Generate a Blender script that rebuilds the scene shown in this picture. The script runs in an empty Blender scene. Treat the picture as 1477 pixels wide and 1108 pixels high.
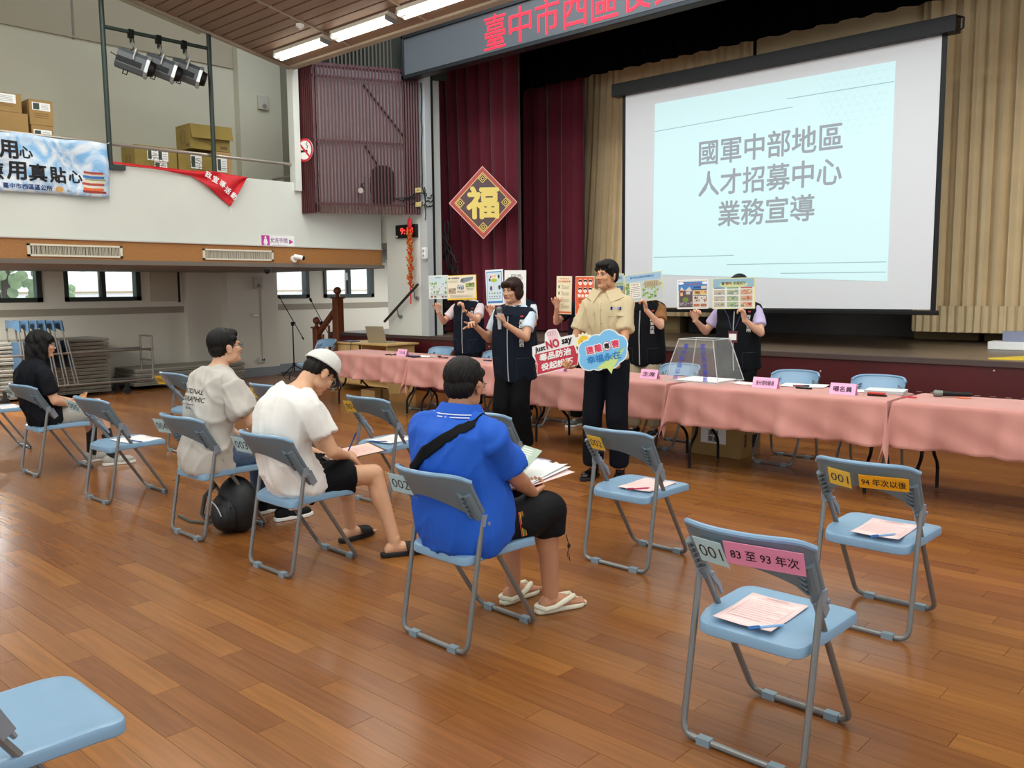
import bpy, bmesh, math, random
import numpy as np
from mathutils import Vector, Matrix
random.seed(7)
SC = bpy.context.scene
COL = SC.collection
R = math.radians

# ---------------------------------------------------------------- camera
cam_d = bpy.data.cameras.new('camera'); cam = bpy.data.objects.new('camera', cam_d); COL.objects.link(cam)
AX, AY, AZ = (0.73449611, 0.06704271, -0.67529308), (0.67855224, -0.08586116, 0.72951677), (-0.00907267, -0.99404886, -0.10855667)
Mc = Matrix(((AX[0], -AX[1], -AX[2], 0.0), (AY[0], -AY[1], -AY[2], 0.0), (AZ[0], -AZ[1], -AZ[2], 1.55), (0, 0, 0, 1)))
cam.matrix_world = Mc
cam_d.sensor_width = 36.0; cam_d.lens = 1249.0 * 36.0 / 1477.0; cam_d.clip_start = 0.05; cam_d.clip_end = 200
SC.camera = cam

# ---------------------------------------------------------------- world, exposure
SC.view_settings.view_transform = 'Standard'; SC.view_settings.look = 'None'
SC.view_settings.gamma = 1.0; SC.view_settings.use_curve_mapping = False
SC.view_settings.exposure = 0.0
w = bpy.data.worlds.new('sky'); SC.world = w; w.use_nodes = True
bg = w.node_tree.nodes['Background']; bg.inputs[0].default_value = (0.86, 0.93, 1.0, 1); bg.inputs[1].default_value = 3.0

LROW = (150, 185, 190, 190, 190)
# ---------------------------------------------------------------- materials
def lin(h):
    if isinstance(h, str):
        h = h.lstrip('#'); c = [int(h[i:i+2], 16)/255 for i in (0, 2, 4)]
        return tuple((x/12.92 if x <= 0.04045 else ((x+0.055)/1.055)**2.4) for x in c)
    return h
MATS = {}
def mat(name, color, rough=0.6, metal=0.0, noise=0.0, nscale=6.0, bump=0.0, bscale=40.0, emit=None, estr=0.0,
        stretch=None, spec=0.5, coat=0.0, sheen=0.0, alpha=None, trans=0.0, sss=0.0):
    if name in MATS: return MATS[name]
    m = bpy.data.materials.new(name); m.use_nodes = True; nt = m.node_tree; b = nt.nodes['Principled BSDF']
    c = lin(color)
    b.inputs['Base Color'].default_value = (*c, 1); b.inputs['Roughness'].default_value = rough
    b.inputs['Metallic'].default_value = metal; b.inputs['Specular IOR Level'].default_value = spec
    if coat: b.inputs['Coat Weight'].default_value = coat; b.inputs['Coat Roughness'].default_value = 0.12
    if sheen: b.inputs['Sheen Weight'].default_value = sheen
    if trans: b.inputs['Transmission Weight'].default_value = trans
    if sss:
        b.inputs['Subsurface Weight'].default_value = sss; b.inputs['Subsurface Radius'].default_value = (1, .4, .25); b.inputs['Subsurface Scale'].default_value = 0.01
    if alpha is not None: b.inputs['Alpha'].default_value = alpha
    if emit:
        b.inputs['Emission Color'].default_value = (*lin(emit), 1); b.inputs['Emission Strength'].default_value = estr
    if noise or bump:
        tc = nt.nodes.new('ShaderNodeTexCoord'); mp = nt.nodes.new('ShaderNodeMapping')
        nt.links.new(tc.outputs['Object'], mp.inputs[0])
        if stretch: mp.inputs['Scale'].default_value = stretch
        if noise:
            n = nt.nodes.new('ShaderNodeTexNoise'); n.inputs['Scale'].default_value = nscale; n.inputs['Detail'].default_value = 5
            nt.links.new(mp.outputs[0], n.inputs['Vector'])
            r = nt.nodes.new('ShaderNodeMapRange'); r.inputs[1].default_value = .3; r.inputs[2].default_value = .7
            r.inputs[3].default_value = 1-noise; r.inputs[4].default_value = 1+noise
            nt.links.new(n.outputs[0], r.inputs[0])
            mx = nt.nodes.new('ShaderNodeVectorMath'); mx.operation = 'SCALE'; mx.inputs[0].default_value = c
            nt.links.new(r.outputs[0], mx.inputs['Scale']); nt.links.new(mx.outputs[0], b.inputs['Base Color'])
        if bump:
            n2 = nt.nodes.new('ShaderNodeTexNoise'); n2.inputs['Scale'].default_value = bscale; n2.inputs['Detail'].default_value = 4
            nt.links.new(mp.outputs[0], n2.inputs['Vector'])
            bp = nt.nodes.new('ShaderNodeBump'); bp.inputs['Strength'].default_value = bump; bp.inputs['Distance'].default_value = 0.01
            nt.links.new(n2.outputs[0], bp.inputs['Height']); nt.links.new(bp.outputs[0], b.inputs['Normal'])
    MATS[name] = m; return m

# ---------------------------------------------------------------- geometry
def V(*a): return np.array(a, float)
def nrm(a): a = np.asarray(a, float); l = np.linalg.norm(a); return a/l if l > 1e-12 else a
def rot_z(a):
    c, s = math.cos(a), math.sin(a); return np.array([[c, -s, 0], [s, c, 0], [0, 0, 1.]])
def rot_x(a):
    c, s = math.cos(a), math.sin(a); return np.array([[1., 0, 0], [0, c, -s], [0, s, c]])
def rot_y(a):
    c, s = math.cos(a), math.sin(a); return np.array([[c, 0, s], [0, 1., 0], [-s, 0, c]])
def basis(d, up=(0, 0, 1)):
    d = nrm(d); u = np.asarray(up, float)
    if abs(np.dot(d, u)) > .95: u = V(0, 1, 0) if abs(d[1]) < .9 else V(1, 0, 0)
    a = nrm(np.cross(d, u)); b = np.cross(a, d); return a, b, d
class G:
    def __init__(s): s.v = []; s.f = []; s.m = []
    def add(s, vs, fs, mi=0):
        o = len(s.v); s.v += [tuple(map(float, p)) for p in vs]; s.f += [tuple(i+o for i in f) for f in fs]; s.m += [mi]*len(fs); return s
    def join(s, g, mi=None, M=None, t=None):
        vs = np.array(g.v)
        if M is not None: vs = vs @ np.asarray(M).T
        if t is not None: vs = vs + np.asarray(t)
        o = len(s.v); s.v += [tuple(p) for p in vs.tolist()]; s.f += [tuple(i+o for i in f) for f in g.f]
        s.m += (g.m if mi is None else [mi]*len(g.f)); return s
    def box(s, c, d, rot=None, mi=0):
        vs = np.array([[x, y, z] for x in (-.5, .5) for y in (-.5, .5) for z in (-.5, .5)])*np.asarray(d, float)
        if rot is not None: vs = vs @ np.asarray(rot).T
        vs = vs + np.asarray(c, float)
        return s.add(vs, [(0, 1, 3, 2), (4, 6, 7, 5), (0, 4, 5, 1), (2, 3, 7, 6), (0, 2, 6, 4), (1, 5, 7, 3)], mi)
    def b2(s, a, b, mi=0):
        a, b = np.minimum(a, b), np.maximum(a, b); return s.box((a+b)/2, b-a, None, mi)
    def cyl(s, p0, p1, r0, r1=None, n=12, mi=0):
        r1 = r0 if r1 is None else r1; p0, p1 = np.asarray(p0, float), np.asarray(p1, float)
        a, b, d = basis(p1-p0); vs = []
        for p, r in ((p0, r0), (p1, r1)):
            for k in range(n):
                t = 2*math.pi*k/n; vs.append(p+(a*math.cos(t)+b*math.sin(t))*r)
        fs = [(k, (k+1) % n, n+(k+1) % n, n+k) for k in range(n)]+[tuple(range(n))[::-1], tuple(range(n, 2*n))]
        return s.add(vs, fs, mi)
    def tube(s, pts, r, n=8, mi=0, closed=False):
        pts = [np.asarray(p, float) for p in pts]; N = len(pts); rr = r if hasattr(r, '__len__') else [r]*N
        vs = []; prev = None
        for i in range(N):
            if closed: d = nrm(pts[(i+1) % N]-pts[i-1])
            else: d = nrm(pts[min(i+1, N-1)]-pts[max(i-1, 0)])
            if prev is None: a, b, _ = basis(d)
            else:
                a = nrm(prev-d*np.dot(prev, d)); b = np.cross(a, d)*-1
                b = np.cross(d, a)
            prev = a
            if i == 0: b = np.cross(d, a)
            for k in range(n):
                t = 2*math.pi*k/n; vs.append(pts[i]+(a*math.cos(t)+b*math.sin(t))*rr[i])
        fs = []
        for i in range(N if closed else N-1):
            j = (i+1) % N
            for k in range(n): fs.append((i*n+k, i*n+(k+1) % n, j*n+(k+1) % n, j*n+k))
        if not closed: fs += [tuple(range(n))[::-1], tuple(range((N-1)*n, N*n))]
        return s.add(vs, fs, mi)
    def ell(s, c, r, rot=None, nu=16, nv=10, mi=0):
        r = np.asarray(r, float) if hasattr(r, '__len__') else np.array([r]*3, float)
        vs = [(0, 0, -1)]
        for j in range(1, nv):
            p = math.pi*j/nv
            for i in range(nu):
                t = 2*math.pi*i/nu; vs.append((math.sin(p)*math.cos(t), math.sin(p)*math.sin(t), -math.cos(p)))
        vs.append((0, 0, 1)); vs = np.array(vs)*r
        if rot is not None: vs = vs @ np.asarray(rot).T
        vs = vs+np.asarray(c, float); fs = []
        for i in range(nu): fs.append((0, 1+(i+1) % nu, 1+i))
        for j in range(nv-2):
            for i in range(nu):
                a = 1+j*nu+i; b = 1+j*nu+(i+1) % nu; fs.append((a, b, b+nu, a+nu))
        L = len(vs)-1; o = 1+(nv-2)*nu
        for i in range(nu): fs.append((L, o+i, o+(i+1) % nu))
        return s.add(vs, fs, mi)
    def loft(s, rings, mi=0, caps=True):
        n = len(rings[0]); vs = [p for r in rings for p in r]; fs = []
        for i in range(len(rings)-1):
            for k in range(n): fs.append((i*n+k, i*n+(k+1) % n, (i+1)*n+(k+1) % n, (i+1)*n+k))
        if caps: fs += [tuple(range(n))[::-1], tuple(range((len(rings)-1)*n, len(rings)*n))]
        return s.add(vs, fs, mi)
    def cap(s, p0, p1, r0, r1=None, n=14, mi=0):   # round-ended tapered limb
        r1 = r0 if r1 is None else r1; p0, p1 = np.asarray(p0, float), np.asarray(p1, float)
        a, b, d = basis(p1-p0); rings = []
        for k in range(4):
            t = math.pi/2*(1-k/4.0)*.97; rings.append((p0-d*r0*math.sin(t), r0*math.cos(t)))
        rings.append((p0, r0)); rings.append((p1, r1))
        for k in range(1, 5):
            t = math.pi/2*k/4.0*.97; rings.append((p1+d*r1*math.sin(t), r1*math.cos(t)))
        return s.loft([[c+(a*math.cos(2*math.pi*i/n)+b*math.sin(2*math.pi*i/n))*r for i in range(n)] for c, r in rings], mi)
    def grid(s, fn, nu, nv, mi=0):
        vs = [fn(i/nu, j/nv) for j in range(nv+1) for i in range(nu+1)]
        fs = [(j*(nu+1)+i, j*(nu+1)+i+1, (j+1)*(nu+1)+i+1, (j+1)*(nu+1)+i) for j in range(nv) for i in range(nu)]
        return s.add(vs, fs, mi)
    def prism(s, poly, o, ax, ay, th, mi=0, mside=None):
        o, ax, ay = np.asarray(o, float), np.asarray(ax, float), np.asarray(ay, float); nn = nrm(np.cross(ax, ay))*th
        n = len(poly); vs = [o+ax*p[0]+ay*p[1] for p in poly]+[o+ax*p[0]+ay*p[1]+nn for p in poly]
        s.add(vs, [tuple(range(n))[::-1], tuple(range(n, 2*n))], mi)
        o_ = len(s.v)-2*n
        s.f += [(o_+k, o_+(k+1) % n, o_+n+(k+1) % n, o_+n+k) for k in range(n)]; s.m += [mi if mside is None else mside]*n
        return s
    def flat(s, poly, o, ax, ay, mi=0):
        o, ax, ay = np.asarray(o, float), np.asarray(ax, float), np.asarray(ay, float)
        return s.add([o+ax*p[0]+ay*p[1] for p in poly], [tuple(range(len(poly)))], mi)
    def rect(s, x0, y0, x1, y1, o, ax, ay, mi=0): return s.flat([(x0, y0), (x1, y0), (x1, y1), (x0, y1)], o, ax, ay, mi)
def mesh(name, g, mats=(), smooth=True, ang=0.6):
    me = bpy.data.meshes.new(name); me.from_pydata(g.v, [], g.f)
    for m in mats: me.materials.append(m)
    if len(mats) > 1: me.polygons.foreach_set('material_index', g.m)
    if smooth:
        me.shade_smooth()
        me.set_sharp_from_angle(angle=ang)
    me.update(); return me
def link(name, me, parent=None, label=None, cat=None, group=None, kind=None):
    o = bpy.data.objects.new(name, me); COL.objects.link(o)
    if parent is not None: o.parent = parent
    if label: o['label'] = label
    if cat: o['category'] = cat
    if group: o['group'] = group
    if kind: o['kind'] = kind
    return o
def obj(name, g, mats, parent=None, label=None, cat=None, group=None, kind=None, smooth=True, bevel=0, ang=0.6, loc=None, rz=0):
    if not isinstance(mats, (list, tuple)): mats = [mats]
    o = link(name, mesh(name, g, mats, smooth, ang), parent, label, cat, group, kind)
    if bevel:
        b = o.modifiers.new('bevel', 'BEVEL'); b.width = bevel; b.segments = 2; b.limit_method = 'ANGLE'; b.angle_limit = 0.7
    if loc is not None: o.location = loc
    if rz: o.rotation_euler = (0, 0, rz)
    return o
def thing(name, label, cat, loc=(0, 0, 0), rz=0, group=None):
    o = link(name, None, None, label, cat, group); o.location = loc; o.rotation_euler = (0, 0, rz); o.empty_display_size = .1; return o
def dup_tree(o, parent=None):
    c = o.copy(); COL.objects.link(c); c.parent = parent
    for ch in KIDS.get(o.name, [k for k in COL.objects if k.parent == o]): dup_tree(ch, c)
    return c
KIDS = {}
_txt = {}
def text_geo(s, bold=0.0, shear=0.0):
    k = (s, bold, shear)
    if k in _txt: return _txt[k]
    cu = bpy.data.curves.new('t', 'FONT'); cu.body = s; cu.size = 1; cu.align_x = 'CENTER'; cu.align_y = 'CENTER'; cu.offset = bold; cu.shear = shear
    cu.resolution_u = 2; cu.fill_mode = 'FRONT'
    o = bpy.data.objects.new('t', cu); COL.objects.link(o)
    dg = bpy.context.evaluated_depsgraph_get(); me = bpy.data.meshes.new_from_object(o.evaluated_get(dg))
    g = G(); vs = [tuple(v.co) for v in me.vertices]
    g.add(vs, [tuple(p.vertices) for p in me.polygons]) if vs else None
    if vs:
        a = np.array(g.v); mn, mx = a.min(0), a.max(0); a -= (mn+mx)/2; g.v = [tuple(p) for p in a.tolist()]; g.size = (mx-mn)
    else: g.size = V(1, 1, 0)
    bpy.data.objects.remove(o); bpy.data.curves.remove(cu); bpy.data.meshes.remove(me)
    _txt[k] = g; return g
def put_text(g, s, o, ax, ay, height=None, width=None, mi=0, bold=0.0, shear=0.0, th=0):
    """text centred at o, ax/ay unit axes; sized by glyph box"""
    t = text_geo(s, 0.0, shear); sx = sy = None
    if height: sy = height/max(t.size[1], 1e-3)
    if width: sx = width/max(t.size[0], 1e-3)
    sx = sx or sy; sy = sy or sx
    ax, ay = np.asarray(ax, float), np.asarray(ay, float)
    o = np.asarray(o, float); b = bold*.9*min(sx, sy); nn = nrm(np.cross(ax, ay))
    vs = [o+ax*v[0]*sx+ay*v[1]*sy for v in t.v]
    if b > 0:
        for k in range(6):
            q = k*math.pi/3+.3; d = ax*math.cos(q)*b+ay*math.sin(q)*b+nn*.00005*(k+1); g.add([v+d for v in vs], t.f, mi)
    g.add(vs, t.f, mi)
    if th: g.add([v+nrm(np.cross(ax, ay))*-th for v in vs], [f[::-1] for f in t.f], mi)
    return g
# ---------------------------------------------------------------- palette
wall_w = mat('painted white wall', '#d7dbd3', .8, noise=.035, nscale=1.3, bump=.05, bscale=30)
wall_c = mat('painted cream wall', '#cfcabb', .8, noise=.03, nscale=1.1)
band_m = mat('taupe wall band', '#8f8778', .8)
grey_m = mat('grey skirting', '#7f858a', .7)
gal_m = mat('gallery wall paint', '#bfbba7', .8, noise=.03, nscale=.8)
wood_trim = mat('brown trim wood', '#a5713d', .5, noise=.12, nscale=5, stretch=(1, 8, 8))
dark_frame = mat('dark green window frame', '#1b2620', .45)
maroon = mat('maroon lattice paint', '#4a1a1f', .5, noise=.1, nscale=4)
lattice_back = mat('mauve grey lining', '#a89c9c', .85, noise=.08, nscale=1.2)
steel = mat('grey chair tube', '#7d7e7d', .36, metal=.45)
steel_d = mat('trolley tube steel', '#8a867f', .35, metal=.6)
black_m = mat('black paint', '#08090a', .5, spec=.3)
black_rub = mat('black rubber', '#121212', .7)
pl_blue = mat('pale blue plastic', '#7d9fbb', .3, noise=.03, nscale=8)
pl_back = mat('greyish blue plastic', '#67767f', .42, noise=.04, nscale=8)
white_p = mat('white paper', '#f2f2f0', .8)
pink_paper = mat('pale pink paper', '#f3d5d2', .8)
ink = mat('black ink', '#15151a', .7)
grey_ink = mat('grey print', '#9a9092', .8)
pink_sign = mat('pink card', '#f19ac4', .7)
pink_pale = mat('pale pink name card', '#f4b7dc', .7)
yellow_c = mat('yellow card', '#f8cf22', .7)
orange_c = mat('amber card', '#f6b017', .7)
aqua_c = mat('pale aqua card', '#b9e2ec', .7)
clear_p = mat('clear sleeve', '#e8eef2', .3, alpha=.08)
red_m = mat('red', '#d3202f', .6)
gold_m = mat('gold print', '#e9cb6b', .5)
card_m = mat('brown cardboard', '#a3824f', .85, noise=.06, nscale=5)
cloth_m = mat('salmon pink tablecloth', '#c68a80', .85, noise=.04, nscale=5, bump=.12, bscale=9, sheen=.2)
stage_red = mat('maroon stage front', '#4a0d12', .5, noise=.2, nscale=2)
stage_floor = mat('stage boards', '#6d5c4d', .35, noise=.15, nscale=3, stretch=(1, 10, 10))
red_cur = mat('burgundy velvet', '#640c24', .85, sheen=.25, noise=.06, nscale=4)
cream_cur = mat('cream curtain cloth', '#ead2a6', .8, noise=.05, nscale=3)
black_cl = mat('black stage drape', '#050506', .95, spec=.05)

def structure(name, g, m, **k): return obj(name, g, m, kind='structure', **k)

# ---------------------------------------------------------------- room light
def area(name, loc, rot, sx, sy, power, col=(1, 1, 1)):
    l = bpy.data.lights.new(name, 'AREA'); l.shape = 'RECTANGLE'; l.size = sx; l.size_y = sy; l.energy = power; l.color = col
    o = bpy.data.objects.new(name, l); COL.objects.link(o); o.location = loc; o.rotation_euler = rot; return o
SL = 0.19
def cz(y): return 4.74+SL*(7.24-y)
ROWS = (6.87, 4.4, 1.9, -0.6, -3.0)
for k, y in enumerate(ROWS):
    area('tube_row_light', (-4.0, y, cz(y)-.16), (0, 0, 0), 13.0, .12, LROW[k], (.97, 1.0, .96))
area('under_gallery_tube_light', (-12.8, 3.0, 1.84), (0, 0, 0), .12, 1.3, 210, (1.0, .985, .95))
area('under_gallery_tube_light', (-12.8, -1.5, 1.86), (0, 0, 0), .12, 1.3, 150, (1.0, .985, .95))
area('stair_lobby_fill', (-13.0, 11.3, 2.15), (0, 0, 0), .12, 1.3, 55, (1.0, .985, .95))  # added fill lamp to brighten the stair lobby, no fitting there
# ---------------------------------------------------------------- floor
PW, PLn = .1165, .9
def floor_mat():
    m = bpy.data.materials.new('varnished floor plank'); m.use_nodes = True; nt = m.node_tree; L = nt.links; b = nt.nodes['Principled BSDF']
    def N(t, **k):
        n = nt.nodes.new(t)
        for a, v in k.items(): setattr(n, a, v)
        return n
    geo = N('ShaderNodeNewGeometry'); sp = N('ShaderNodeSeparateXYZ'); L.new(geo.outputs['Position'], sp.inputs[0])
    def ma(op, a, b_=None, c=None):
        n = N('ShaderNodeMath', operation=op)
        for i, x in enumerate((a, b_, c)):
            if x is None: continue
            if isinstance(x, (int, float)): n.inputs[i].default_value = x
            else: L.new(x, n.inputs[i])
        return n.outputs[0]
    row = ma('FLOOR', ma('DIVIDE', ma('ADD', sp.outputs[1], 20*PW), PW))
    off = ma('MULTIPLY', ma('FRACT', ma('MULTIPLY', row, .381966)), PLn)
    colx = ma('FLOOR', ma('DIVIDE', ma('ADD', sp.outputs[0], ma('ADD', off, 30.0)), PLn))
    cb = N('ShaderNodeCombineXYZ'); L.new(row, cb.inputs[0]); L.new(colx, cb.inputs[1])
    wn = N('ShaderNodeTexWhiteNoise', noise_dimensions='3D'); L.new(cb.outputs[0], wn.inputs[0])
    ramp = N('ShaderNodeValToRGB'); L.new(wn.outputs[0], ramp.inputs[0])
    e = ramp.color_ramp.elements; e[0].color = (*lin('#7a4a23'), 1); e[1].color = (*lin('#925e2c'), 1)
    x = ramp.color_ramp.elements.new(.45); x.color = (*lin('#845227'), 1)
    x = ramp.color_ramp.elements.new(.75); x.color = (*lin('#8a5829'), 1)
    mp = N('ShaderNodeMapping'); mp.inputs['Scale'].default_value = (1.2, 22, 1)
    va = N('ShaderNodeVectorMath', operation='ADD'); L.new(geo.outputs['Position'], va.inputs[0])
    vs = N('ShaderNodeVectorMath', operation='SCALE'); L.new(wn.outputs['Color'], vs.inputs[0]); vs.inputs['Scale'].default_value = 9
    L.new(vs.outputs[0], va.inputs[1]); L.new(va.outputs[0], mp.inputs[0])
    ns = N('ShaderNodeTexNoise'); ns.inputs['Scale'].default_value = 2.2; ns.inputs['Detail'].default_value = 6; L.new(mp.outputs[0], ns.inputs['Vector'])
    mr = N('ShaderNodeMapRange'); mr.inputs[1].default_value = .3; mr.inputs[2].default_value = .7; mr.inputs[3].default_value = .84; mr.inputs[4].default_value = 1.13
    L.new(ns.outputs[0], mr.inputs[0])
    mx = N('ShaderNodeVectorMath', operation='SCALE'); L.new(ramp.outputs[0], mx.inputs[0]); L.new(mr.outputs[0], mx.inputs['Scale'])
    L.new(mx.outputs[0], b.inputs['Base Color'])
    n2 = N('ShaderNodeTexNoise'); n2.inputs['Scale'].default_value = 1.3; n2.inputs['Detail'].default_value = 2; L.new(geo.outputs['Position'], n2.inputs['Vector'])
    m2 = N('ShaderNodeMapRange'); m2.inputs[3].default_value = .2; m2.inputs[4].default_value = .30; L.new(n2.outputs[0], m2.inputs[0]); L.new(m2.outputs[0], b.inputs['Roughness'])
    b.inputs['Specular IOR Level'].default_value = .5
    return m
fm = floor_mat()
g = G(); g.b2((-14.7, -6, -.12), (5.0, 13.2, -.008))
floor = structure('floor', g, mat('dark subfloor', '#3a2416', .8))
plank_me = None; near = []; rest = G()
cosx, cosy = AX, AY
def to_px(x, y, z):
    q = [AX[i]*x+AY[i]*y+AZ[i]*(z-1.55) for i in range(3)]
    return (738.5+1249*q[0]/q[2], 554+1249*q[1]/q[2], q[2]) if q[2] > .05 else (0, 0, q[2])
for r in range(-30, 76):
    y0 = r*PW; rr = r+20
    off = (rr*.381966) % 1.0*PLn
    for c in range(-1, 40):
        x0 = -30.0-off+PLn*(c+16); x1 = x0+PLn
        if x1 < -14.65 or x0 > 4.9: continue
        p = to_px(x0+PLn/2, y0+PW/2, 0)
        vis = p[2] > .3 and -90 < p[0] < 1570 and p[1] < 1190
        (near.append((p[2], x0, y0)) if vis else rest.box((x0+PLn/2, y0+PW/2, -.005), (PLn-.0016, PW-.0014, .01)))
near.sort()
pg = G(); pg.box((PLn/2, PW/2, -.005), (PLn-.0016, PW-.0014, .01))
plank_me = mesh('plank', pg, [fm], smooth=False)
for k, (d, x0, y0) in enumerate(near):
    if k < 295:
        o = link('plank', plank_me, floor); o.location = (x0, y0, 0)
    else: rest.box((x0+PLn/2, y0+PW/2, -.005), (PLn-.0016, PW-.0014, .01))
obj('plank_field', rest, fm, floor, kind='stuff', smooth=False)

# ---------------------------------------------------------------- left wall with windows
def wall_x(name, x, th, y0, y1, z0, z1, holes, m, side=-1):
    g = G(); ys = sorted({y0, y1, *[h[0] for h in holes], *[h[1] for h in holes]})
    for a, b in zip(ys[:-1], ys[1:]):
        hs = [h for h in holes if h[0] <= a and h[1] >= b]
        zs = [z0]
        for h in hs: zs += [h[2], h[3]]
        zs.append(z1)
        for i in range(0, len(zs), 2): g.b2((x, a, zs[i]), (x+side*th, b, zs[i+1]))
    return structure(name, g, m)
WL = -14.6
wins = [(-.6, .55), (.8, 1.95), (2.0, 3.2), (3.75, 5.0), (5.33, 6.55), (8.3, 9.9), (10.25, 11.5), (11.95, 13.0)]
wz = (1.42, 2.35)
wall_left = wall_x('wall_left', WL, .2, -6, 13.2, 0, 2.6, [(a, b, *wz) for a, b in wins], wall_c)
ex_glass = mat('frosted daylight pane', '#dfeaf0', .3, alpha=.12)
latch_m = mat('grey aluminium', '#9aa09c', .4, metal=.5)
for k, (a, b) in enumerate(wins):
    if k < 3: pass
    wd = link('window_%d' % (k+1), None, None, kind='structure'); wd.location = (WL, a, wz[0])
    W, Hh = b-a, wz[1]-wz[0]; g = G()
    g.b2((-.12, 0, 0), (.03, W, .07)); g.b2((-.12, 0, Hh-.05), (.03, W, Hh)); g.b2((-.12, 0, 0), (.03, .06, Hh)); g.b2((-.12, W-.08, 0), (.03, W, Hh))
    g.b2((-.1, W/2-.035, 0), (.02, W/2+.035, Hh))
    obj('window_frame', g, dark_frame, wd, smooth=False)
    g = G(); g.b2((-.06, W/2-.06, .05), (-.03, W/2-.02, Hh)); g.b2((-.02, W/2-.075, .35), (.03, W/2-.05, .5)); obj('latch', g, latch_m, wd, smooth=False)
    for s in (0, 1):
        g = G(); g.b2((-.07, .04+s*(W/2), .04), (-.065, W/2-.03+s*(W/2), Hh-.03)); obj('window_pane', g, ex_glass, wd, smooth=False)
# taupe band, lower panel edge, skirting
g = G(); g.b2((WL+.001, -6, 1.20), (WL+.012, 13, 1.29)); g.b2((WL, -6, 1.29), (WL+.006, 13, 1.31)); structure('trim_1', g, band_m)
g = G(); g.b2((WL, -6, 0), (WL+.015, 13, .16)); g.b2((-14.25, 8.0, 0), (-14.235, 8.97, .16)); structure('baseboard_left', g, grey_m)
# pilaster on the left wall and blank covered window panel
g = G(); g.b2((WL, 7.95, 0), (-14.25, 8.97, 2.1)); pil = structure('trim_6', g, wall_c)
g = G(); g.b2((WL, 7.3, 0), (WL+.12, 7.95, 2.1)); structure('trim_7', g, wall_c)
g = G(); g.b2((WL, 6.72, 1.40), (WL+.02, 7.2, 2.05)); g.b2((WL, 7.2, 1.38), (WL+.05, 7.225, 2.1), 1); structure('trim_2', g, [mat('taupe panel', '#b3a995', .8), black_m])
for yy_, lab_ in ((3.0, 'fluorescent tube under the gallery above the chair trolley'), (-1.5, 'fluorescent tube under the gallery, out beyond the left edge')):
    t = thing('tube_light', lab_, 'light', (-12.8, yy_, 1.9)); g = G(); g.b2((-.06, -.66, -.04), (.06, .66, 0)); obj('housing', g, white_p, t, smooth=False); g = G(); g.cyl((0, -.6, -.06), (0, .6, -.06), .016); obj('tube', g, mat('lit tube', '#ffffff', .4, emit='#fff6e2', estr=5.5), t)
# outdoors beyond the windows
g = G(); g.b2((-24.5, -12, -.2), (-24.2, 9.2, 3.2)); g.b2((-24.2, -12, 1.55), (-24.15, 20, 1.6), 1); g.b2((-24.5, 9.2, -.2), (-24.2, 24, 3.2))
obj('neighbour_building', g, [mat('pale tiled facade', '#f4f7f9', .8, noise=.03, nscale=2), mat('facade line', '#b59f7c', .8)], label='pale building wall outside the windows on the left', cat='building')
g = G(); random.seed(3)
for k in range(220):
    c = V(-17.6, 5.6, 2.2)+V(random.gauss(0, .35), random.gauss(0, .55), random.gauss(0, .8))
    g.ell(c, (.05, .12, .1), rot_x(random.uniform(0, 3)), 6, 4)
for k in range(160):
    c = V(-17.6, 3.9, 2.0)+V(random.gauss(0, .3), random.gauss(0, .5), random.gauss(0, .8))
    g.ell(c, (.05, .12, .1), rot_x(random.uniform(0, 3)), 6, 4)
tr = thing('tree', 'leafy green tree outside the left windows', 'tree', (0, 0, 0))
obj('foliage', g, mat('leaf green', '#9dbb92', .8, noise=.3, nscale=5), tr, kind='stuff', smooth=False)
g = G(); g.cyl((-17.6, 5.5, -.2), (-17.6, 5.4, 2.4), .12, .08); g.cyl((-17.6, 3.9, -.2), (-17.6, 3.9, 2.2), .1, .07); obj('trunk', g, mat('bark', '#4b3d30', .9), tr)
g = G(); g.b2((-30, -14, -.3), (-14.85, 26, -.21)); structure('ground_outside', g, mat('pale paving', '#b9b9b6', .9))

# ---------------------------------------------------------------- gallery
XG = -11.0
g = G(); g.b2((XG-.15, -6, 2.19), (XG, 7.36, 3.12)); g.b2((XG-.15, 7.36, 2.19), (XG, 8.85, 3.0)); g.b2((XG-.15, 7.2, 2.1), (XG+.001, 7.36, 3.12))
structure('wall_left', g, wall_w)
g = G(); g.b2((XG-.06, -6, 1.95), (XG+.02, 8.84, 2.19)); structure('trim_3', g, wood_trim)
g = G(); g.b2((WL, -6, 1.9), (XG+.05, 8.86, 1.955)); g.b2((WL, 8.86, 2.2), (-10.9, 13.2, 2.3)); g.b2((XG+.02, -6, 2.19), (XG+.045, 8.84, 2.205), 1)
structure('ceiling', g, [mat('taupe soffit', '#6f675f', .8), mat('white lip', '#c8c6bd', .7)])
g = G(); g.b2((-12.9, -6, 2.0), (XG-.1, 9.0, 2.25)); structure('floor', g, wall_w)
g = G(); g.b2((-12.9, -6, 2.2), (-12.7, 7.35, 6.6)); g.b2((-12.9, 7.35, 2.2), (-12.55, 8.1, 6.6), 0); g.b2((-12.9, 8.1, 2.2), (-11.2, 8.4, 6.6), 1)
g.b2((-12.7, -6, 5.02), (-12.67, 7.35, 5.04), 2); g.b2((-12.7, -6, 5.04), (-12.685, 7.35, 6.6), 2)  # upper band: shadow on the gallery wall put into a darker colour
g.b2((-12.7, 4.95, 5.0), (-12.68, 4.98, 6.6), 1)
structure('wall_left', g, [gal_m, mat('shaded olive wall', '#7d7c6c', .8), mat('gallery wall in painted shade', '#a59c86', .8)])
g = G(); g.b2((-11.08, 7.26, 3.0), (XG+.06, 7.36, 4.75)); structure('trim_8', g, wall_w)
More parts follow.
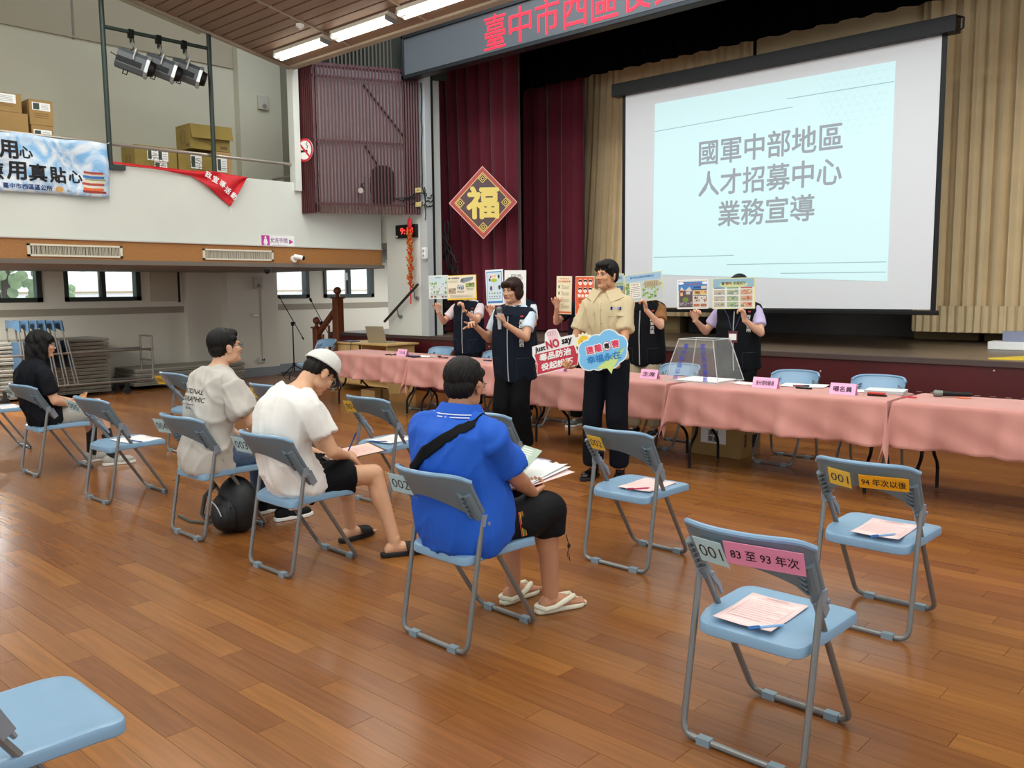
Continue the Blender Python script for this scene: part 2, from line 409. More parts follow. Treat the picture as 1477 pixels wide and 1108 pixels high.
g = G(); g.tube([(XG-.05, -6, 3.38), (XG-.05, 4.65, 3.38), (XG-.05, 7.3, 3.38)], .022); g.tube([(-12.6, 7.9, 3.36), (XG-.05, 7.9, 3.36)], .02)
for y in (-4, -1.5, 1.0, 3.0): g.cyl((XG-.05, y, 3.1), (XG-.05, y, 3.38), .015)
obj('handrail', g, mat('brushed rail', '#a39a90', .4, metal=.5), label='slim metal handrail along the top of the white gallery parapet', cat='handrail')
# vents
def vent(y0, y1, label, nm='air_vent'):
    t = thing(nm, label, 'air vent', (XG+.02, y0, 1.985), group='air vents in the wooden gallery trim'); W = y1-y0; Hh = .145
    g = G(); g.b2((0, 0, 0), (.02, W, .022)); g.b2((0, 0, Hh-.022), (.02, W, Hh)); g.b2((0, 0, 0), (.02, .03, Hh)); g.b2((0, W-.03, 0), (.02, W, Hh))
    obj('vent_frame', g, mat('ivory metal', '#d9d3c0', .6), t, smooth=False)
    g = G(); g.b2((-.012, .02, .02), (.002, W-.02, Hh-.02)); obj('backing', g, mat('dark vent inside', '#4a453d', .9), t, smooth=False)
    g = G(); n = int(W/.018)
    for k in range(n):
        y = .035+k*(W-.07)/(n-1); a = random.uniform(-.003, .003); g.box((.008, y+a, Hh/2), (.01, .0075, Hh-.045))
    obj('slat', g, mat('ivory slat', '#c9c2ae', .6), t, kind='stuff', smooth=False)
vent(3.63, 4.72, 'ivory slatted air vent in the wooden trim, left of the two'); vent(5.79, 6.86, 'ivory slatted air vent in the wooden trim, nearer the pink washroom sign')

# ---------------------------------------------------------------- ceiling
g = G()
def cslab(g, x0, x1, y0, y1, t0, t1, mi=0):
    g.add([(x0, y0, cz(y0)+t0), (x1, y0, cz(y0)+t0), (x1, y1, cz(y1)+t0), (x0, y1, cz(y1)+t0), (x0, y0, cz(y0)+t1), (x1, y0, cz(y0)+t1), (x1, y1, cz(y1)+t1), (x0, y1, cz(y1)+t1)],
          [(0, 1, 2, 3), (7, 6, 5, 4), (0, 4, 5, 1), (1, 5, 6, 2), (2, 6, 7, 3), (3, 7, 4, 0)], mi)
cslab(g, XG, 5, -6, 7.24, .03, .12)
ceiling = structure('ceiling', g, mat('dark ceiling gap', '#1d1714', .9))
cw = mat('ceiling board', '#8a6f5c', .5, noise=.12, nscale=3, stretch=(1, 12, 12))
def cboard(x0, x1, y1, w=.128):
    g = G(); cslab(g, x0, x1, y1-w, y1, 0, .02); return g
cm = {}; g = G()
k = 0; y = 7.22
while y > -5.8:
    for i in range(-1, 10):
        x0 = max(-9.5+1.5*(i-1), XG+.01)+.01; x1 = min(-9.5+1.5*i, 5)-.01
        if x1 <= x0: continue
        if y > 4.3 and i < 5: obj('ceiling_board', cboard(x0, x1, y), cw, ceiling, smooth=False)
        else: cslab(g, x0, x1, y-.128, y, 0, .02)
    y -= .15
obj('ceiling_board_field', g, cw, ceiling, kind='stuff', smooth=False)
g = G()
for i in range(0, 10): cslab(g, -9.5+1.5*i-.012, -9.5+1.5*i+.012, -5.8, 7.24, -.012, .02)
cslab(g, XG-.03, XG+.03, -6, 7.26, -.03, .14); cslab(g, XG, 5, 7.22, 7.3, -.03, .14)
structure('trim_4', g, mat('pale ceiling batten', '#a99c8a', .6))
# fluorescent fittings
tube_e = mat('lit tube', '#ffffff', .4, emit='#fff6e2', estr=5.5)
FLU = ['twin fluorescent light at the left end of the front ceiling row', 'twin fluorescent light second from the left in the front ceiling row', 'twin fluorescent light third from the left, cut by the top of the photo']
ft = None
for r, y in enumerate(ROWS):
    for i in range(0, 9):
        x = -10.1+1.3*i
        lab = FLU[min(i, 2)] if r == 0 and i < 3 else 'twin fluorescent ceiling light above the hall'
        t = thing('ceiling_light', lab, 'ceiling light', (x, y, cz(y)), group='twin fluorescent ceiling lights' if not (r == 0 and i < 3) else 'front row ceiling lights')
        t.rotation_euler = (-math.atan(SL), 0, 0)
        if ft is None:
            g = G(); g.box((0, 0, -.03), (1.15, .14, .05)); a = mesh('housing', g, [mat('ivory fitting', '#e6dfcf', .5)], False)
            g = G(); g.cyl((-.54, 0, -.09), (.54, 0, -.09), .016); b = mesh('tube', g, [tube_e])
            g = G(); g.box((0, 0, -.075), (.03, .16, .06)); c = mesh('tube_holder', g, [mat('grey holder', '#8d8f90', .5)], False)
            ft = (a, b, c)
        link('housing', ft[0], t)
        for s in (-1, 1): o = link('tube_holder', ft[2], t); o.location = (s*.555, 0, 0)
        for s in (-1, 1): o = link('tube', ft[1], t); o.location = (0, s*.045, 0)
t = thing('smoke_detector', 'white round smoke detector on the wooden ceiling', 'detector', (-9.58, 6.5, cz(6.5)))
g = G(); g.cyl((0, 0, 0), (0, 0, -.035), .055, .05, 20); obj('base', g, white_p, t); g = G(); g.cyl((0, 0, -.035), (0, 0, -.06), .035, .02, 16); obj('sensor', g, white_p, t)

# ---------------------------------------------------------------- rest of the shell (right and behind the camera)
g = G()
for a, b in ((-6, -5), (-2.6, -1.8), (.6, 1.4), (3.8, 4.6), (7.0, 9.0)): g.b2((4.8, a, 0), (5.0, b, 5.6))
g.b2((4.8, -6, 0), (5.0, 9, .9)); g.b2((4.8, -6, 3.3), (5.0, 9, 6.8)); structure('wall_right', g, wall_w)
g = G()
for a, b in ((-14.8, -11.5), (-9, -8), (-5.5, -4.5), (-2, -1), (1.5, 2.5), (4.5, 5)): g.b2((a, -6.2, 0), (b, -6, 7.5))
g.b2((-14.8, -6.2, 0), (5, -6, .9)); g.b2((-14.8, -6.2, 3.4), (5, -6, 7.5)); structure('wall_back', g, wall_w)
g = G(); g.b2((-14.8, -6, 6.6), (XG, 9, 6.8)); structure('ceiling', g, gal_m)
g = G(); cslab(g, XG-.2, XG-.05, -6, 6, -.001, .6); structure('trim_9', g, gal_m)

# ---------------------------------------------------------------- stage
YS, ZS = 8.88, .85
g = G(); g.b2((-12.5, YS, 0), (5, YS+.1, ZS-.05)); g.b2((-12.5, YS-.02, ZS-.05), (5, YS+.06, ZS), 1)
stage_front = structure('wall_front', g, [stage_red, mat('dark stage edge', '#4b3b37', .5)])
g = G(); random.seed(11)
for k in range(46):
    x = random.uniform(-11.5, -.5); z = random.uniform(.3, .78); n = 6; r = random.uniform(.004, .014)
    g.flat([(r*random.uniform(.5, 1.3)*math.cos(i), r*random.uniform(.5, 1.5)*math.sin(i)) for i in range(n)], (x, YS-.0015, z), (1, 0, 0), (0, 0, 1))
for x in np.arange(-11.5, 2, .13): g.rect(-.025, -.0015, .025, .0015, (x, YS-.0015, .52), (1, 0, 0), (0, 0, 1))
obj('paint_chips', g, mat('chipped paint', '#c9b3a6', .8), stage_front, kind='stuff', smooth=False)
g = G(); y = YS+.08
while y < 12.9:
    g.b2((-12.5, y, ZS-.03), (5, y+.196, ZS)); y += .2
structure('floor', g, stage_floor, smooth=False)
g = G(); g.b2((-12.5, 12.9, 0), (5, 13.1, 7)); structure('wall_front', g, mat('dark grey stage wall', '#3b3a3b', .9))
g = G(); g.b2((-12.5, 9.0, 6.4), (5, 13.1, 6.6)); g.b2((-9.8, 12.9, 0), (-9.6, 13, 6)); g.b2((3.2, 9, 0), (3.4, 13, 6.5)); structure('ceiling', g, black_cl)
# proscenium pier
g = G(); g.b2((-10.88, 8.86, ZS+.001), (-10.08, 9.3, 5.0)); structure('wall_front', g, wall_w)
g = G(); g.b2((-10.08, 8.86, ZS), (-9.92, 8.98, 4.9)); structure('trim_5', g, mat('grey white reveal', '#b9bdbd', .8))
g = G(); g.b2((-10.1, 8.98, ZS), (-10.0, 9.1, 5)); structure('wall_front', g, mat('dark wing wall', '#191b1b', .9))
g = G(); g.b2((-12.5, 8.9, 2.3), (-10.88, 9.0, 5)); structure('wall_front', g, wall_c)
# header above the proscenium, black teaser drapes
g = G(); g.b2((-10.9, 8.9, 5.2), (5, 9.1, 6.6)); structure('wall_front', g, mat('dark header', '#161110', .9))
g = G()
def pleat(g, x0, x1, y, z0, z1, amp, pitch, mi=0, zfn=None, dx=None, nz=10, seed=0, th=.02):
    rnd = random.Random(seed); n = int((x1-x0)/pitch*8); ph = 0; ys = []
    for i in range(n+1):
        ph += 2*math.pi/8*rnd.uniform(.6, 1.4); ys.append(amp*(math.sin(ph)+.3*math.sin(2.3*ph+1)))
    for face in (0, 1):
        def fn(u, v):
            i = min(int(round(u*n)), n); x = x0+(x1-x0)*u
            if dx: x += dx(u, v)
            return (x, y+ys[i]*(.55+.45*(1-v))+face*th, z0+(z1-z0)*v)
        g.grid(fn, n, nz, mi)
pleat(g, -9.9, -2.9, 10.3, 4.62, 6.35, .04, .3, seed=1)
obj('black_teaser', g, black_cl, label='black valance drape hanging across the top of the stage above the screen', cat='curtain')
# ---------------------------------------------------------------- stage dressing
UX, UZ, UY = V(1, 0, 0), V(0, 0, 1), V(0, 1, 0)
g = G(); pleat(g, -11.1, -9.03, 10.0, .87, 5.4, .075, .27, seed=4, dx=lambda u, v: .22*(1-u)*(1-v)**1.3)
obj('burgundy_curtain', g, red_cur, label='burgundy velvet side curtain behind the gold character diamond, nearest the white pier', cat='curtain')
g = G(); pleat(g, -9.9, -8.55, 10.95, .87, 5.8, .07, .26, seed=5)
obj('burgundy_curtain', g, red_cur, label='darker burgundy curtain set further back, beside the cream curtain', cat='curtain')
g = G(); pleat(g, -9.05, -6.0, 11.5, 1.12, 5.9, .04, .13, seed=6, dx=lambda u, v: -.3*(1-u)*(1-v)**1.5)
obj('cream_curtain', g, cream_cur, label='cream pleated curtain left of the projection screen', cat='curtain')
g = G(); pleat(g, -3.75, 3.2, 11.5, 1.0, 5.9, .04, .16, seed=8); pleat(g, -3.72, 3.2, 11.45, .98, 1.3, .02, .09, seed=9, nz=2)
obj('cream_curtain', g, cream_cur, label='cream pleated curtain right of the projection screen', cat='curtain')
g = G(); g.b2((-6.0, 11.6, 3.9), (-3.4, 11.7, 5.9)); structure('wall_front', g, cream_cur)
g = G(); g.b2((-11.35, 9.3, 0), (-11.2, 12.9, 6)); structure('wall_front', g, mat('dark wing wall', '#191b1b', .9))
g = G()
for k in range(5): g.b2((-3.9+k*.85, 12.1, .85), (-3.12+k*.85, 12.2, 2.2), 0)
g.b2((-6.5, 12.55, .85), (-3.9, 12.6, 2.2), 1)
structure('wall_front', g, [mat('brown backstage panel', '#7b6543', .8), mat('grey backstage panel', '#4e4a4a', .8)])
# props at the stage back under the screen
g = G(); g.b2((0, 0, 0), (.5, .35, .42)); g.b2((.03, -.004, .05), (.47, 0, .37), 1)
obj('storage_box', g, [mat('dull brown box', '#7d6a48', .9), mat('box front', '#8f7a55', .9)], label='dull brown box standing at the back of the stage under the screen', cat='box', loc=(-7.75, 11.7, .85), bevel=.004)
t = thing('loudspeaker', 'black loudspeaker cabinet at the back of the stage under the screen', 'loudspeaker', (-7.1, 11.7, .85))
g = G(); g.b2((0, 0, 0), (.36, .36, .7)); obj('cabinet', g, black_m, t, bevel=.01); g = G(); g.cyl((.18, -.005, .25), (.18, -.02, .25), .14, .12, 24); g.cyl((.18, -.005, .55), (.18, -.02, .55), .05, .04, 16); obj('speaker_cone', g, mat('dark grey cone', '#242424', .6), t)
t = thing('roller_blind_case', 'long white casing lying on the stage at the right edge', 'case', (-2.6, 10.45, .85))
g = G(); g.b2((0, 0, 0), (1.9, .22, .09)); obj('lid', g, white_p, t, bevel=.01); g = G(); g.b2((.12, .1, .09), (1.9, .2, .2)); obj('panel', g, mat('grey blue panel', '#8b90a8', .6), t, bevel=.004)
g = G(); g.prism([(0, 0), (.32, .75), (.75, .8), (.5, .05)], (-2.25, 9.1, ZS), UX, UY, .012); obj('yellow_mat', g, mat('yellow vinyl', '#e2c233', .5), label='yellow vinyl mat lying on the stage edge at right', cat='mat')
g = G(); g.prism([(0, 0), (.3, .7), (.6, .72), (.35, 0)], (-1.9, 9.0, ZS+.001), UX, UY, .012); obj('yellow_mat', g, mat('yellow vinyl', '#e2c233', .5), label='second yellow vinyl mat at the very right edge of the stage', cat='mat')
# projection screen
t = thing('projection_screen', 'large pull-down projection screen showing the recruitment slide', 'screen', (-4.95, 9.7, 1.27))
x0, x1, z0, z1 = -1.98, 2.03, 0, 2.82
g = G(); g.b2((x0+.05, -.004, .03), (x1-.05, .004, z1)); obj('fabric', g, mat('screen fabric', '#d3d5d8', .7), t, smooth=False)
for a_ in (x0, x1-.05): g = G(); g.b2((a_, -.006, .0), (a_+.05, .006, z1)); obj('black_border', g, black_m, t, smooth=False)
g = G(); g.b2((x0-.03, -.02, -.03), (x1+.03, .02, .02)); obj('bottom_bar', g, black_m, t, bevel=.008)
g = G(); g.b2((x0-.12, -.09, z1-.01), (x1+.1, .07, z1+.15)); g.tube([(x1+.1, -.02, z1+.14), (x1+.15, -.02, z1+.12), (x1+.15, -.02, z1+.02), (x1+.1, -.02, z1)], .012)
obj('roller_case', g, black_m, t, bevel=.015)
o = V(0, -.0065, 0)
g = G(); g.flat([(-1.49, .46), (1.53, .33), (1.53, 2.64), (-1.47, 2.64)], o, UX, UZ)
slide = obj('slide', g, mat('projected slide', '#9fb4b6', .7, emit='#cdeef0', estr=.55), t, smooth=False)
sm = mat('slide text', '#808890', .7, emit='#8c8f92', estr=.42)
g = G(); o = V(0, -.008, 0)
for s, xx, zz, ww, hh in (('國軍中部地區', -4.86, 3.21, 1.80, .30), ('人才招募中心', -4.86, 2.83, 1.80, .30), ('業務宣導', -4.87, 2.45, 1.22, .30)):
    put_text(g, s, V(xx+4.95, -.008, zz-1.27), UX, UZ, height=hh, width=ww, bold=.018)
obj('slide_text', g, sm, slide, smooth=False)
g = G()
def ln(g, p, q, w=.006, oo=-.0075, mi=0):
    p, q = V(p[0]+4.95, p[1]-1.27), V(q[0]+4.95, q[1]-1.27); d = nrm(q-p); n_ = V(-d[1], d[0])*w/2
    g.flat([tuple(p-n_), tuple(q-n_), tuple(q+n_), tuple(p+n_)], (0, oo, 0), UX, UZ, mi)
for a, b in (((-4.62, 3.7), (-3.43, 3.7)), ((-6.42, 3.56), (-4.55, 3.6)), ((-6.42, 1.95), (-5.26, 1.94)), ((-5.35, 1.83), (-3.44, 1.81)), ((-4.65, 1.71), (-3.44, 1.70))): g = G(); ln(g, a, b, .008); obj('slide_line', g, mat('slide line', '#7f9aa0', .7, emit='#86a9ac', estr=.4), slide, smooth=False)

g = G()
cx, cz_ = -3.85, 3.6
for i in range(-5, 6):
    for j in range(-5, 6):
        x = cx+i*.09+(j % 2)*.045; z = cz_+j*.078
        if (x-cx)**2+(z-cz_)**2 > .17 or x > -3.5 or z > 3.86: continue
        for a in (0, 60, 120):
            d = V(math.cos(R(a)), math.sin(R(a)))*.045
            ln(g, (x, z), (x+2*d[0] if x+2*d[0] < -3.44 else x+d[0], z+2*d[1]), .0035)
obj('slide_pattern', g, mat('slide pattern', '#a0c0c2', .7, emit='#a9cccf', estr=.55), slide, smooth=False)

# LED sign
t = thing('led_sign', 'long black electronic sign board with red scrolling characters over the stage', 'sign', (-10.12, 8.62, 4.64))
g = G(); g.b2((0, 0, 0), (15, .14, .62)); g.b2((0, -.03, 0), (15, 0, .05)); g.b2((0, -.03, .57), (15, 0, .62)); g.b2((0, -.03, 0), (.05, 0, .62))
obj('housing', g, mat('dark sign frame', '#2c3033', .35, metal=.3), t, bevel=.004)
g = G(); g.b2((.05, -.006, .05), (14.95, -.001, .57)); obj('display_panel', g, mat('grey black display', '#62686c', .3), t, smooth=False)
g = G(); g.b2((.05, -.032, .045), (14.9, -.03, .05)); obj('frame_edge', g, black_m, t, smooth=False)
g = G()
for s, x in zip('臺中市西區役男', (-8.26, -7.81, -7.36, -6.91, -6.46, -6.01, -5.56)):
    put_text(g, s, V(x+10.16, -.01, .31), UX, UZ, height=.44, width=.39, bold=.003)
obj('led_characters', g, mat('red led', '#ff2030', .5, emit='#ff1d38', estr=1.6), t, smooth=False)
# fluttering hangers above
# diamond sign
dr = nrm(V(.80, .60, 0)); dn = nrm(np.cross(dr, UZ)); c0 = V(-9.36, 9.5, 2.86)
t = thing('character_diamond', 'red and maroon diamond plaque with a gold good fortune character on the curtain', 'plaque', tuple(c0))
def dia(r): return [(0, r), (-r*.96, 0), (0, -r), (r*.96, 0)]
g = G(); g.prism(dia(.545), -dn*.02, dr, UZ, .02); obj('board', g, mat('pale edging', '#e9b9a8', .6), t, smooth=False)
g = G(); g.flat(dia(.53), dn*.002, dr, UZ, 0); g.flat(dia(.455), dn*.003, dr, UZ, 1); g.flat(dia(.44), dn*.004, dr, UZ, 2)
for a, b in ((0, .36), (-.345, 0), (0, -.36), (.345, 0)):
    for r, mi in ((.07, 1), (.055, 3), (.035, 1), (.02, 3)): g.flat([(a+p[0], b+p[1]) for p in dia(r)], dn*(.005+.0006*(.07-r)*30), dr, UZ, mi)
obj('border_print', g, [mat('brick red print', '#b64b46', .6), gold_m, mat('plum brown print', '#5a4146', .6), mat('dark print', '#2b1a16', .6)], t, smooth=False)
g = G(); put_text(g, '福', dn*.012, dr, UZ, height=.46, width=.47, bold=.04, th=.006); obj('gold_character', g, mat('gold character', '#e8cf6c', .4), t, smooth=False)
g = G(); g.cyl((0, .02, .54), (0, .3, 2.5), .003, n=6); obj('hanging_wire', g, black_m, t)

# lattice grille
t = thing('lattice_screen', 'maroon wooden lattice screen on the corner above the wooden trim', 'lattice', (0, 0, 0))
A, B, Cc, D = V(-11.0, 7.39, 0), V(-10.73, 7.44, 0), V(-10.14, 8.66, 0), V(-10.0, 8.80, 0)
ZB, ZT = 2.68, 4.80
slat_me = {}
def slats(p, q, n, z0, z1, w, m=maroon, nm='slat'):
    d = nrm(q-p); a = math.atan2(d[1], d[0]); key = (round(z0, 2), round(z1, 2), w, nm)
    if key not in slat_me:
        g = G(); g.box((0, 0, (z0+z1)/2), (w, .02, z1-z0)); slat_me[key] = mesh(nm, g, [m], False)
    for k in range(n):
        o = link(nm, slat_me[key], t); o.location = p+(q-p)*(k+.5)/n; o.rotation_euler = (0, 0, a)
slats(A, B, 7, ZB, ZT, .026); slats(B, Cc, 27, ZB, ZT, .021); slats(Cc, D, 5, ZB, ZT, .026)
olive = mat('olive dark slat', '#4f4a3d', .7)
slats(B+V(.0, .3, 0), Cc+V(0, .3, 0), 24, ZT+.02, 6.0, .022, olive, 'upper_slat')
g = G()
def bar(g, p, q, z, h, off=0, th=.02, mi=0):
    d = nrm(q-p); n_ = V(d[1], -d[0], 0)*off; a = math.atan2(d[1], d[0]); g.box((p+q)/2+n_+V(0, 0, z), (np.linalg.norm(q-p), th, h), rot_z(a), mi)
for z in (ZB+.14, 3.72, ZT-.05, ZT-.18): bar(g, B, Cc, z, .03, -.02)
for z in (ZT-.02,): bar(g, A, B, z, .03); bar(g, B, Cc, z, .04); bar(g, Cc, D, z, .03)
obj('rail', g, maroon, t, smooth=False)
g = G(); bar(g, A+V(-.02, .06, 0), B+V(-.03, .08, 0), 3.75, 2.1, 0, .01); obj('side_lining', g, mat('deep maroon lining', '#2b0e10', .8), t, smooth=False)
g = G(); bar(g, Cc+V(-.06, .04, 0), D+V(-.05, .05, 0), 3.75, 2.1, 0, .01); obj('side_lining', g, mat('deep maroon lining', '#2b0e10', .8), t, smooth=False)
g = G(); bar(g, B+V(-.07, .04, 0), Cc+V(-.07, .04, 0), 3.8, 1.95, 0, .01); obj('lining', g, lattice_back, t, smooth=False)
g = G(); d = nrm(Cc-B)
for (s0, z0_, s1, z1_) in ((.55, 4.55, .98, 3.85), (.55, 3.68, .7, 3.38)):
    p, q = B+(Cc-B)*s0+V(-.04, .025, z0_), B+(Cc-B)*s1+V(-.04, .025, z1_); g.tube([p, q], .014, 6)
obj('brace', g, mat('dark brace', '#231012', .7), t)
g = G(); c = B+(Cc-B)*.74+V(-.05, .03, 3.1); poly = [(.19*math.copysign(abs(math.cos(a))**.7, math.cos(a)), .3*math.copysign(abs(math.sin(a))**.7, math.sin(a))) for a in np.linspace(0, 2*math.pi, 28, endpoint=False)]
g.prism(poly, c, d, UZ, .03); obj('wall_speaker', g, mat('dark speaker', '#2a2022', .8), t)
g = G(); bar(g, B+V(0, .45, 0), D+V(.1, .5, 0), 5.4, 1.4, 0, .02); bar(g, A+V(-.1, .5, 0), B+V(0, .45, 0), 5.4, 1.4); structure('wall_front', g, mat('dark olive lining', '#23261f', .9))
t = thing('spotlight', 'small silver spotlight poking out of the maroon lattice', 'spotlight', tuple(B+(Cc-B)*.5+V(.05, -.03, 3.05)))
g = G(); g.cyl((0, 0, 0), (.1, -.1, -.05), .03, .045, 14); obj('body', g, black_m, t); g = G(); g.cyl((.1, -.1, -.05), (.112, -.112, -.056), .042, .04, 14); obj('lens', g, mat('bright lens', '#e8e8ea', .2, metal=.6), t)
g = G(); g.tube([(0, 0, 0), (-.02, .02, .06), (0, .05, .07)], .012); obj('bracket', g, black_m, t)
# no smoking sign on the lattice
nd = nrm(B-A); nn = nrm(np.cross(nd, UZ))
t = thing('no_smoking_sign', 'round red and white no smoking sign on the maroon lattice', 'sign', tuple((A+B)/2+nn*.03+V(-.02, 0, 3.58)))
circ = lambda r, n=28: [(r*math.cos(2*math.pi*k/n), r*math.sin(2*math.pi*k/n)) for k in range(n)]
g = G(); g.prism(circ(.165), -nn*.008, nd, UZ, .008); obj('disc', g, white_p, t, smooth=False)
g = G(); g.add([nd*a+UZ*b+nn*.002 for a, b in circ(.165)]+[nd*a+UZ*b+nn*.002 for a, b in circ(.135)], [(k, (k+1) % 28, 28+(k+1) % 28, 28+k) for k in range(28)])
g.flat([(-.105, .085), (-.085, .105), (.105, -.085), (.085, -.105)][::-1], nn*.003, nd, UZ); obj('red_ring', g, red_m, t, smooth=False)
g = G(); g.rect(-.08, -.03, .06, .0, nn*.002, nd, UZ); g.tube([nd*.05+UZ*.02+nn*.002, nd*.07+UZ*.05+nn*.002, nd*.03+UZ*.08+nn*.002, nd*.06+UZ*.11+nn*.002], .005, 5); obj('cigarette_print', g, ink, t, smooth=False)
# yellow cable tags and cables
t = thing('cable_tag', 'cream junction plate on the lattice corner, upper of the two', 'plate', (-9.99, 8.76, 3.04)); g = G(); g.b2((-.05, -.02, -.035), (.07, 0, .035)); obj('plate', g, mat('old cream plastic', '#c9b97b', .6), t, bevel=.004)
g = G(); put_text(g, '一號', V(.01, -.021, 0), UX, UZ, height=.03); obj('plate_text', g, ink, t, smooth=False)
t = thing('cable_tag', 'cream junction plate on the lattice corner, lower of the two', 'plate', (-9.99, 8.76, 2.83)); g = G(); g.b2((-.05, -.02, -.035), (.07, 0, .035)); obj('plate', g, mat('old cream plastic', '#c9b97b', .6), t, bevel=.004)
g = G(); random.seed(5)
def wobble(p, q, n=9, a=.03, sag=.05):
    p, q = V(*p), V(*q); return [p+(q-p)*k/n+V(random.uniform(-a, a), random.uniform(-a*.3, 0), random.uniform(-a, a)-sag*math.sin(math.pi*k/n)) for k in range(n+1)]
for z in (3.06, 3.0, 2.86): g.tube(wobble((-9.95, 8.8, z), (-9.86, 8.95, z-.05-random.random()*.1)), .01, 6)
g.tube(wobble((-9.93, 8.84, 3.1), (-9.9, 8.82, 2.6), a=.012, sag=0), .008, 6); g.tube(wobble((-9.97, 8.84, 4.6), (-9.96, 8.82, 3.1), a=.012, sag=0), .01, 6)
for k in range(5): g.tube(wobble((-10.35+.04*k, 8.35+.1*k, 2.98-.02*k), (-10.02, 8.72, 2.95+random.uniform(-.1, .1)), a=.02), .008, 5)
obj('cable_bundle', g, black_rub, label='tangle of black cables on the corner of the maroon lattice and white pier', cat='cable')
g = G(); random.seed(9)
for k in range(12): g.tube(wobble((-10.2+random.uniform(-.2, .2), 9.6, 2.7-.12*k), (-10.4+random.uniform(-.2, .3), 9.7, 2.1-.1*k), a=.06), .014, 5)
for k in range(10): g.tube(wobble((-10.55+random.uniform(-.1, .25), 9.55, .9+.04*k), (-10.3+random.uniform(-.2, .2), 9.62, .95+.07*k), a=.1), .014, 5)
obj('cable_bundle', g, mat('dark cable', '#2a2c2c', .6), label='dark coiled cables hanging in the wing behind the white pier', cat='cable')
t = thing('junction_box', 'white junction boxes on the right edge of the white pier', 'junction box', (-9.93, 8.84, 2.02)); g = G(); g.b2((-.03, -.06, 0), (.04, 0, .17)); obj('housing', g, white_p, t, bevel=.006); g = G(); g.b2((-.01, -.066, .1), (.03, -.06, .14)); g.b2((-.01, -.066, .03), (.03, -.06, .07)); obj('switch', g, mat('switch grey', '#a8aaa8', .6), t, smooth=False)

# digital clock, firecrackers, handrail on the pier
t = thing('digital_clock', 'small black digital wall clock with red numerals on the white pier', 'clock', (-10.35, 8.85, 2.455))
g = G(); g.b2((-.24, -.05, -.1), (.24, 0, .1)); obj('case', g, black_m, t, bevel=.006)
g = G(); put_text(g, '9:18', V(.03, -.052, .005), UX, UZ, height=.095, width=.3, bold=.02); obj('numerals', g, mat('red digits', '#ff3030', .5, emit='#ff3a30', estr=2.0), t, smooth=False)
g = G(); g.b2((-.22, -.053, -.085), (-.19, -.05, -.06)); obj('indicator', g, white_p, t, smooth=False)
t = thing('firecracker_string', 'hanging string of red and gold paper firecrackers in front of the clock', 'decoration', (-10.2, 8.76, 2.62))
g = G(); g.tube([(0, 0, .05), (-.01, 0, -.5), (0, 0, -1.05), (-.01, 0, -1.2)], .005, 6); obj('cord', g, red_m, t)
g = G(); g.ell((0, 0, -.06), (.045, .03, .09)); obj('lantern_top', g, red_m, t)
g = G(); g.cyl((-.01, 0, -1.02), (-.012, 0, -1.28), .012, .01, 8); obj('tassel', g, red_m, t)
crk = None; random.seed(2)
gm_ = [mat('red foil', '#c2331f', .35, metal=.2), mat('gold foil', '#c98f2f', .3, metal=.6)]
for k in range(44):
    g = G(); g.cyl((0, 0, -.035), (0, 0, .035), .014, .014, 8, 0); g.cyl((0, 0, -.037), (0, 0, -.02), .015, .015, 8, 1); g.cyl((0, 0, .02), (0, 0, .037), .015, .015, 8, 1)
    if crk is None: crk = (mesh('firecracker', g, gm_), mesh('firecracker', g, gm_[::-1]))
    o = link('firecracker', crk[int(random.random() > .45)], t); z = -.16-k*.0195; s = 1 if k % 2 else -1
    o.location = (s*.028*(1+.5*math.sin(k*.9)), random.uniform(-.02, .005), z); o.rotation_euler = (random.uniform(-.4, .4), s*.75, 0)
t = thing('stair_handrail', 'dark sloping handrail on the white pier below the clock', 'handrail', (0, 0, 0))
g = G(); g.tube([(-10.86, 8.76, 1.06), (-10.04, 8.76, 1.64)], .022, 10); obj('rail', g, mat('dark handrail', '#2a2224', .4), t)
for x, z in ((-10.55, 1.14), (-10.15, 1.43)):
    g = G(); g.cyl((x, 8.85, z), (x, 8.82, z), .03, .03, 12); g.tube([(x, 8.84, z), (x, 8.79, z), (x, 8.77, z+.12)], .008, 6); obj('bracket', g, mat('chrome', '#9aa0a2', .25, metal=.8), t)
# wash room sign
t = thing('washroom_sign', 'white and magenta ladies washroom sign on the gallery wall above the trim', 'sign', (XG+.002, 6.69, 2.18))
YX = V(0, 1, 0)
g = G(); g.b2((0, 0, 0), (.012, .54, .165)); obj('board', g, white_p, t, smooth=False)
g = G(); g.rect(0, 0, .13, .165, V(.013, 0, 0), YX, UZ, 0); g.flat([(.45, .05), (.45, .12), (.52, .085)][::-1], V(.013, 0, 0), YX, UZ, 0)
g.flat([(.065+.016*math.cos(a), .135+.016*math.sin(a)) for a in np.linspace(0, 6.28, 12)[:-1]], V(.0135, 0, 0), YX, UZ, 1); g.flat([(.045, .115), (.03, .05), (.1, .05), (.085, .115)][::1], V(.0135, 0, 0), YX, UZ, 1); g.rect(.045, .02, .06, .05, V(.0135, 0, 0), YX, UZ, 1); g.rect(.07, .02, .085, .05, V(.0135, 0, 0), YX, UZ, 1)
put_text(g, '女洗手間', V(.0135, .28, .1), YX, UZ, height=.07, width=.28, mi=2, bold=.01); put_text(g, 'Ladies\' Restroom', V(.0135, .28, .035), YX, UZ, height=.03, width=.27, mi=3)
obj('sign_print', g, [mat('magenta', '#c0379a', .6), white_p, mat('purple text', '#8a4a9a', .6), mat('pink text', '#c88ac0', .6)], t, smooth=False)
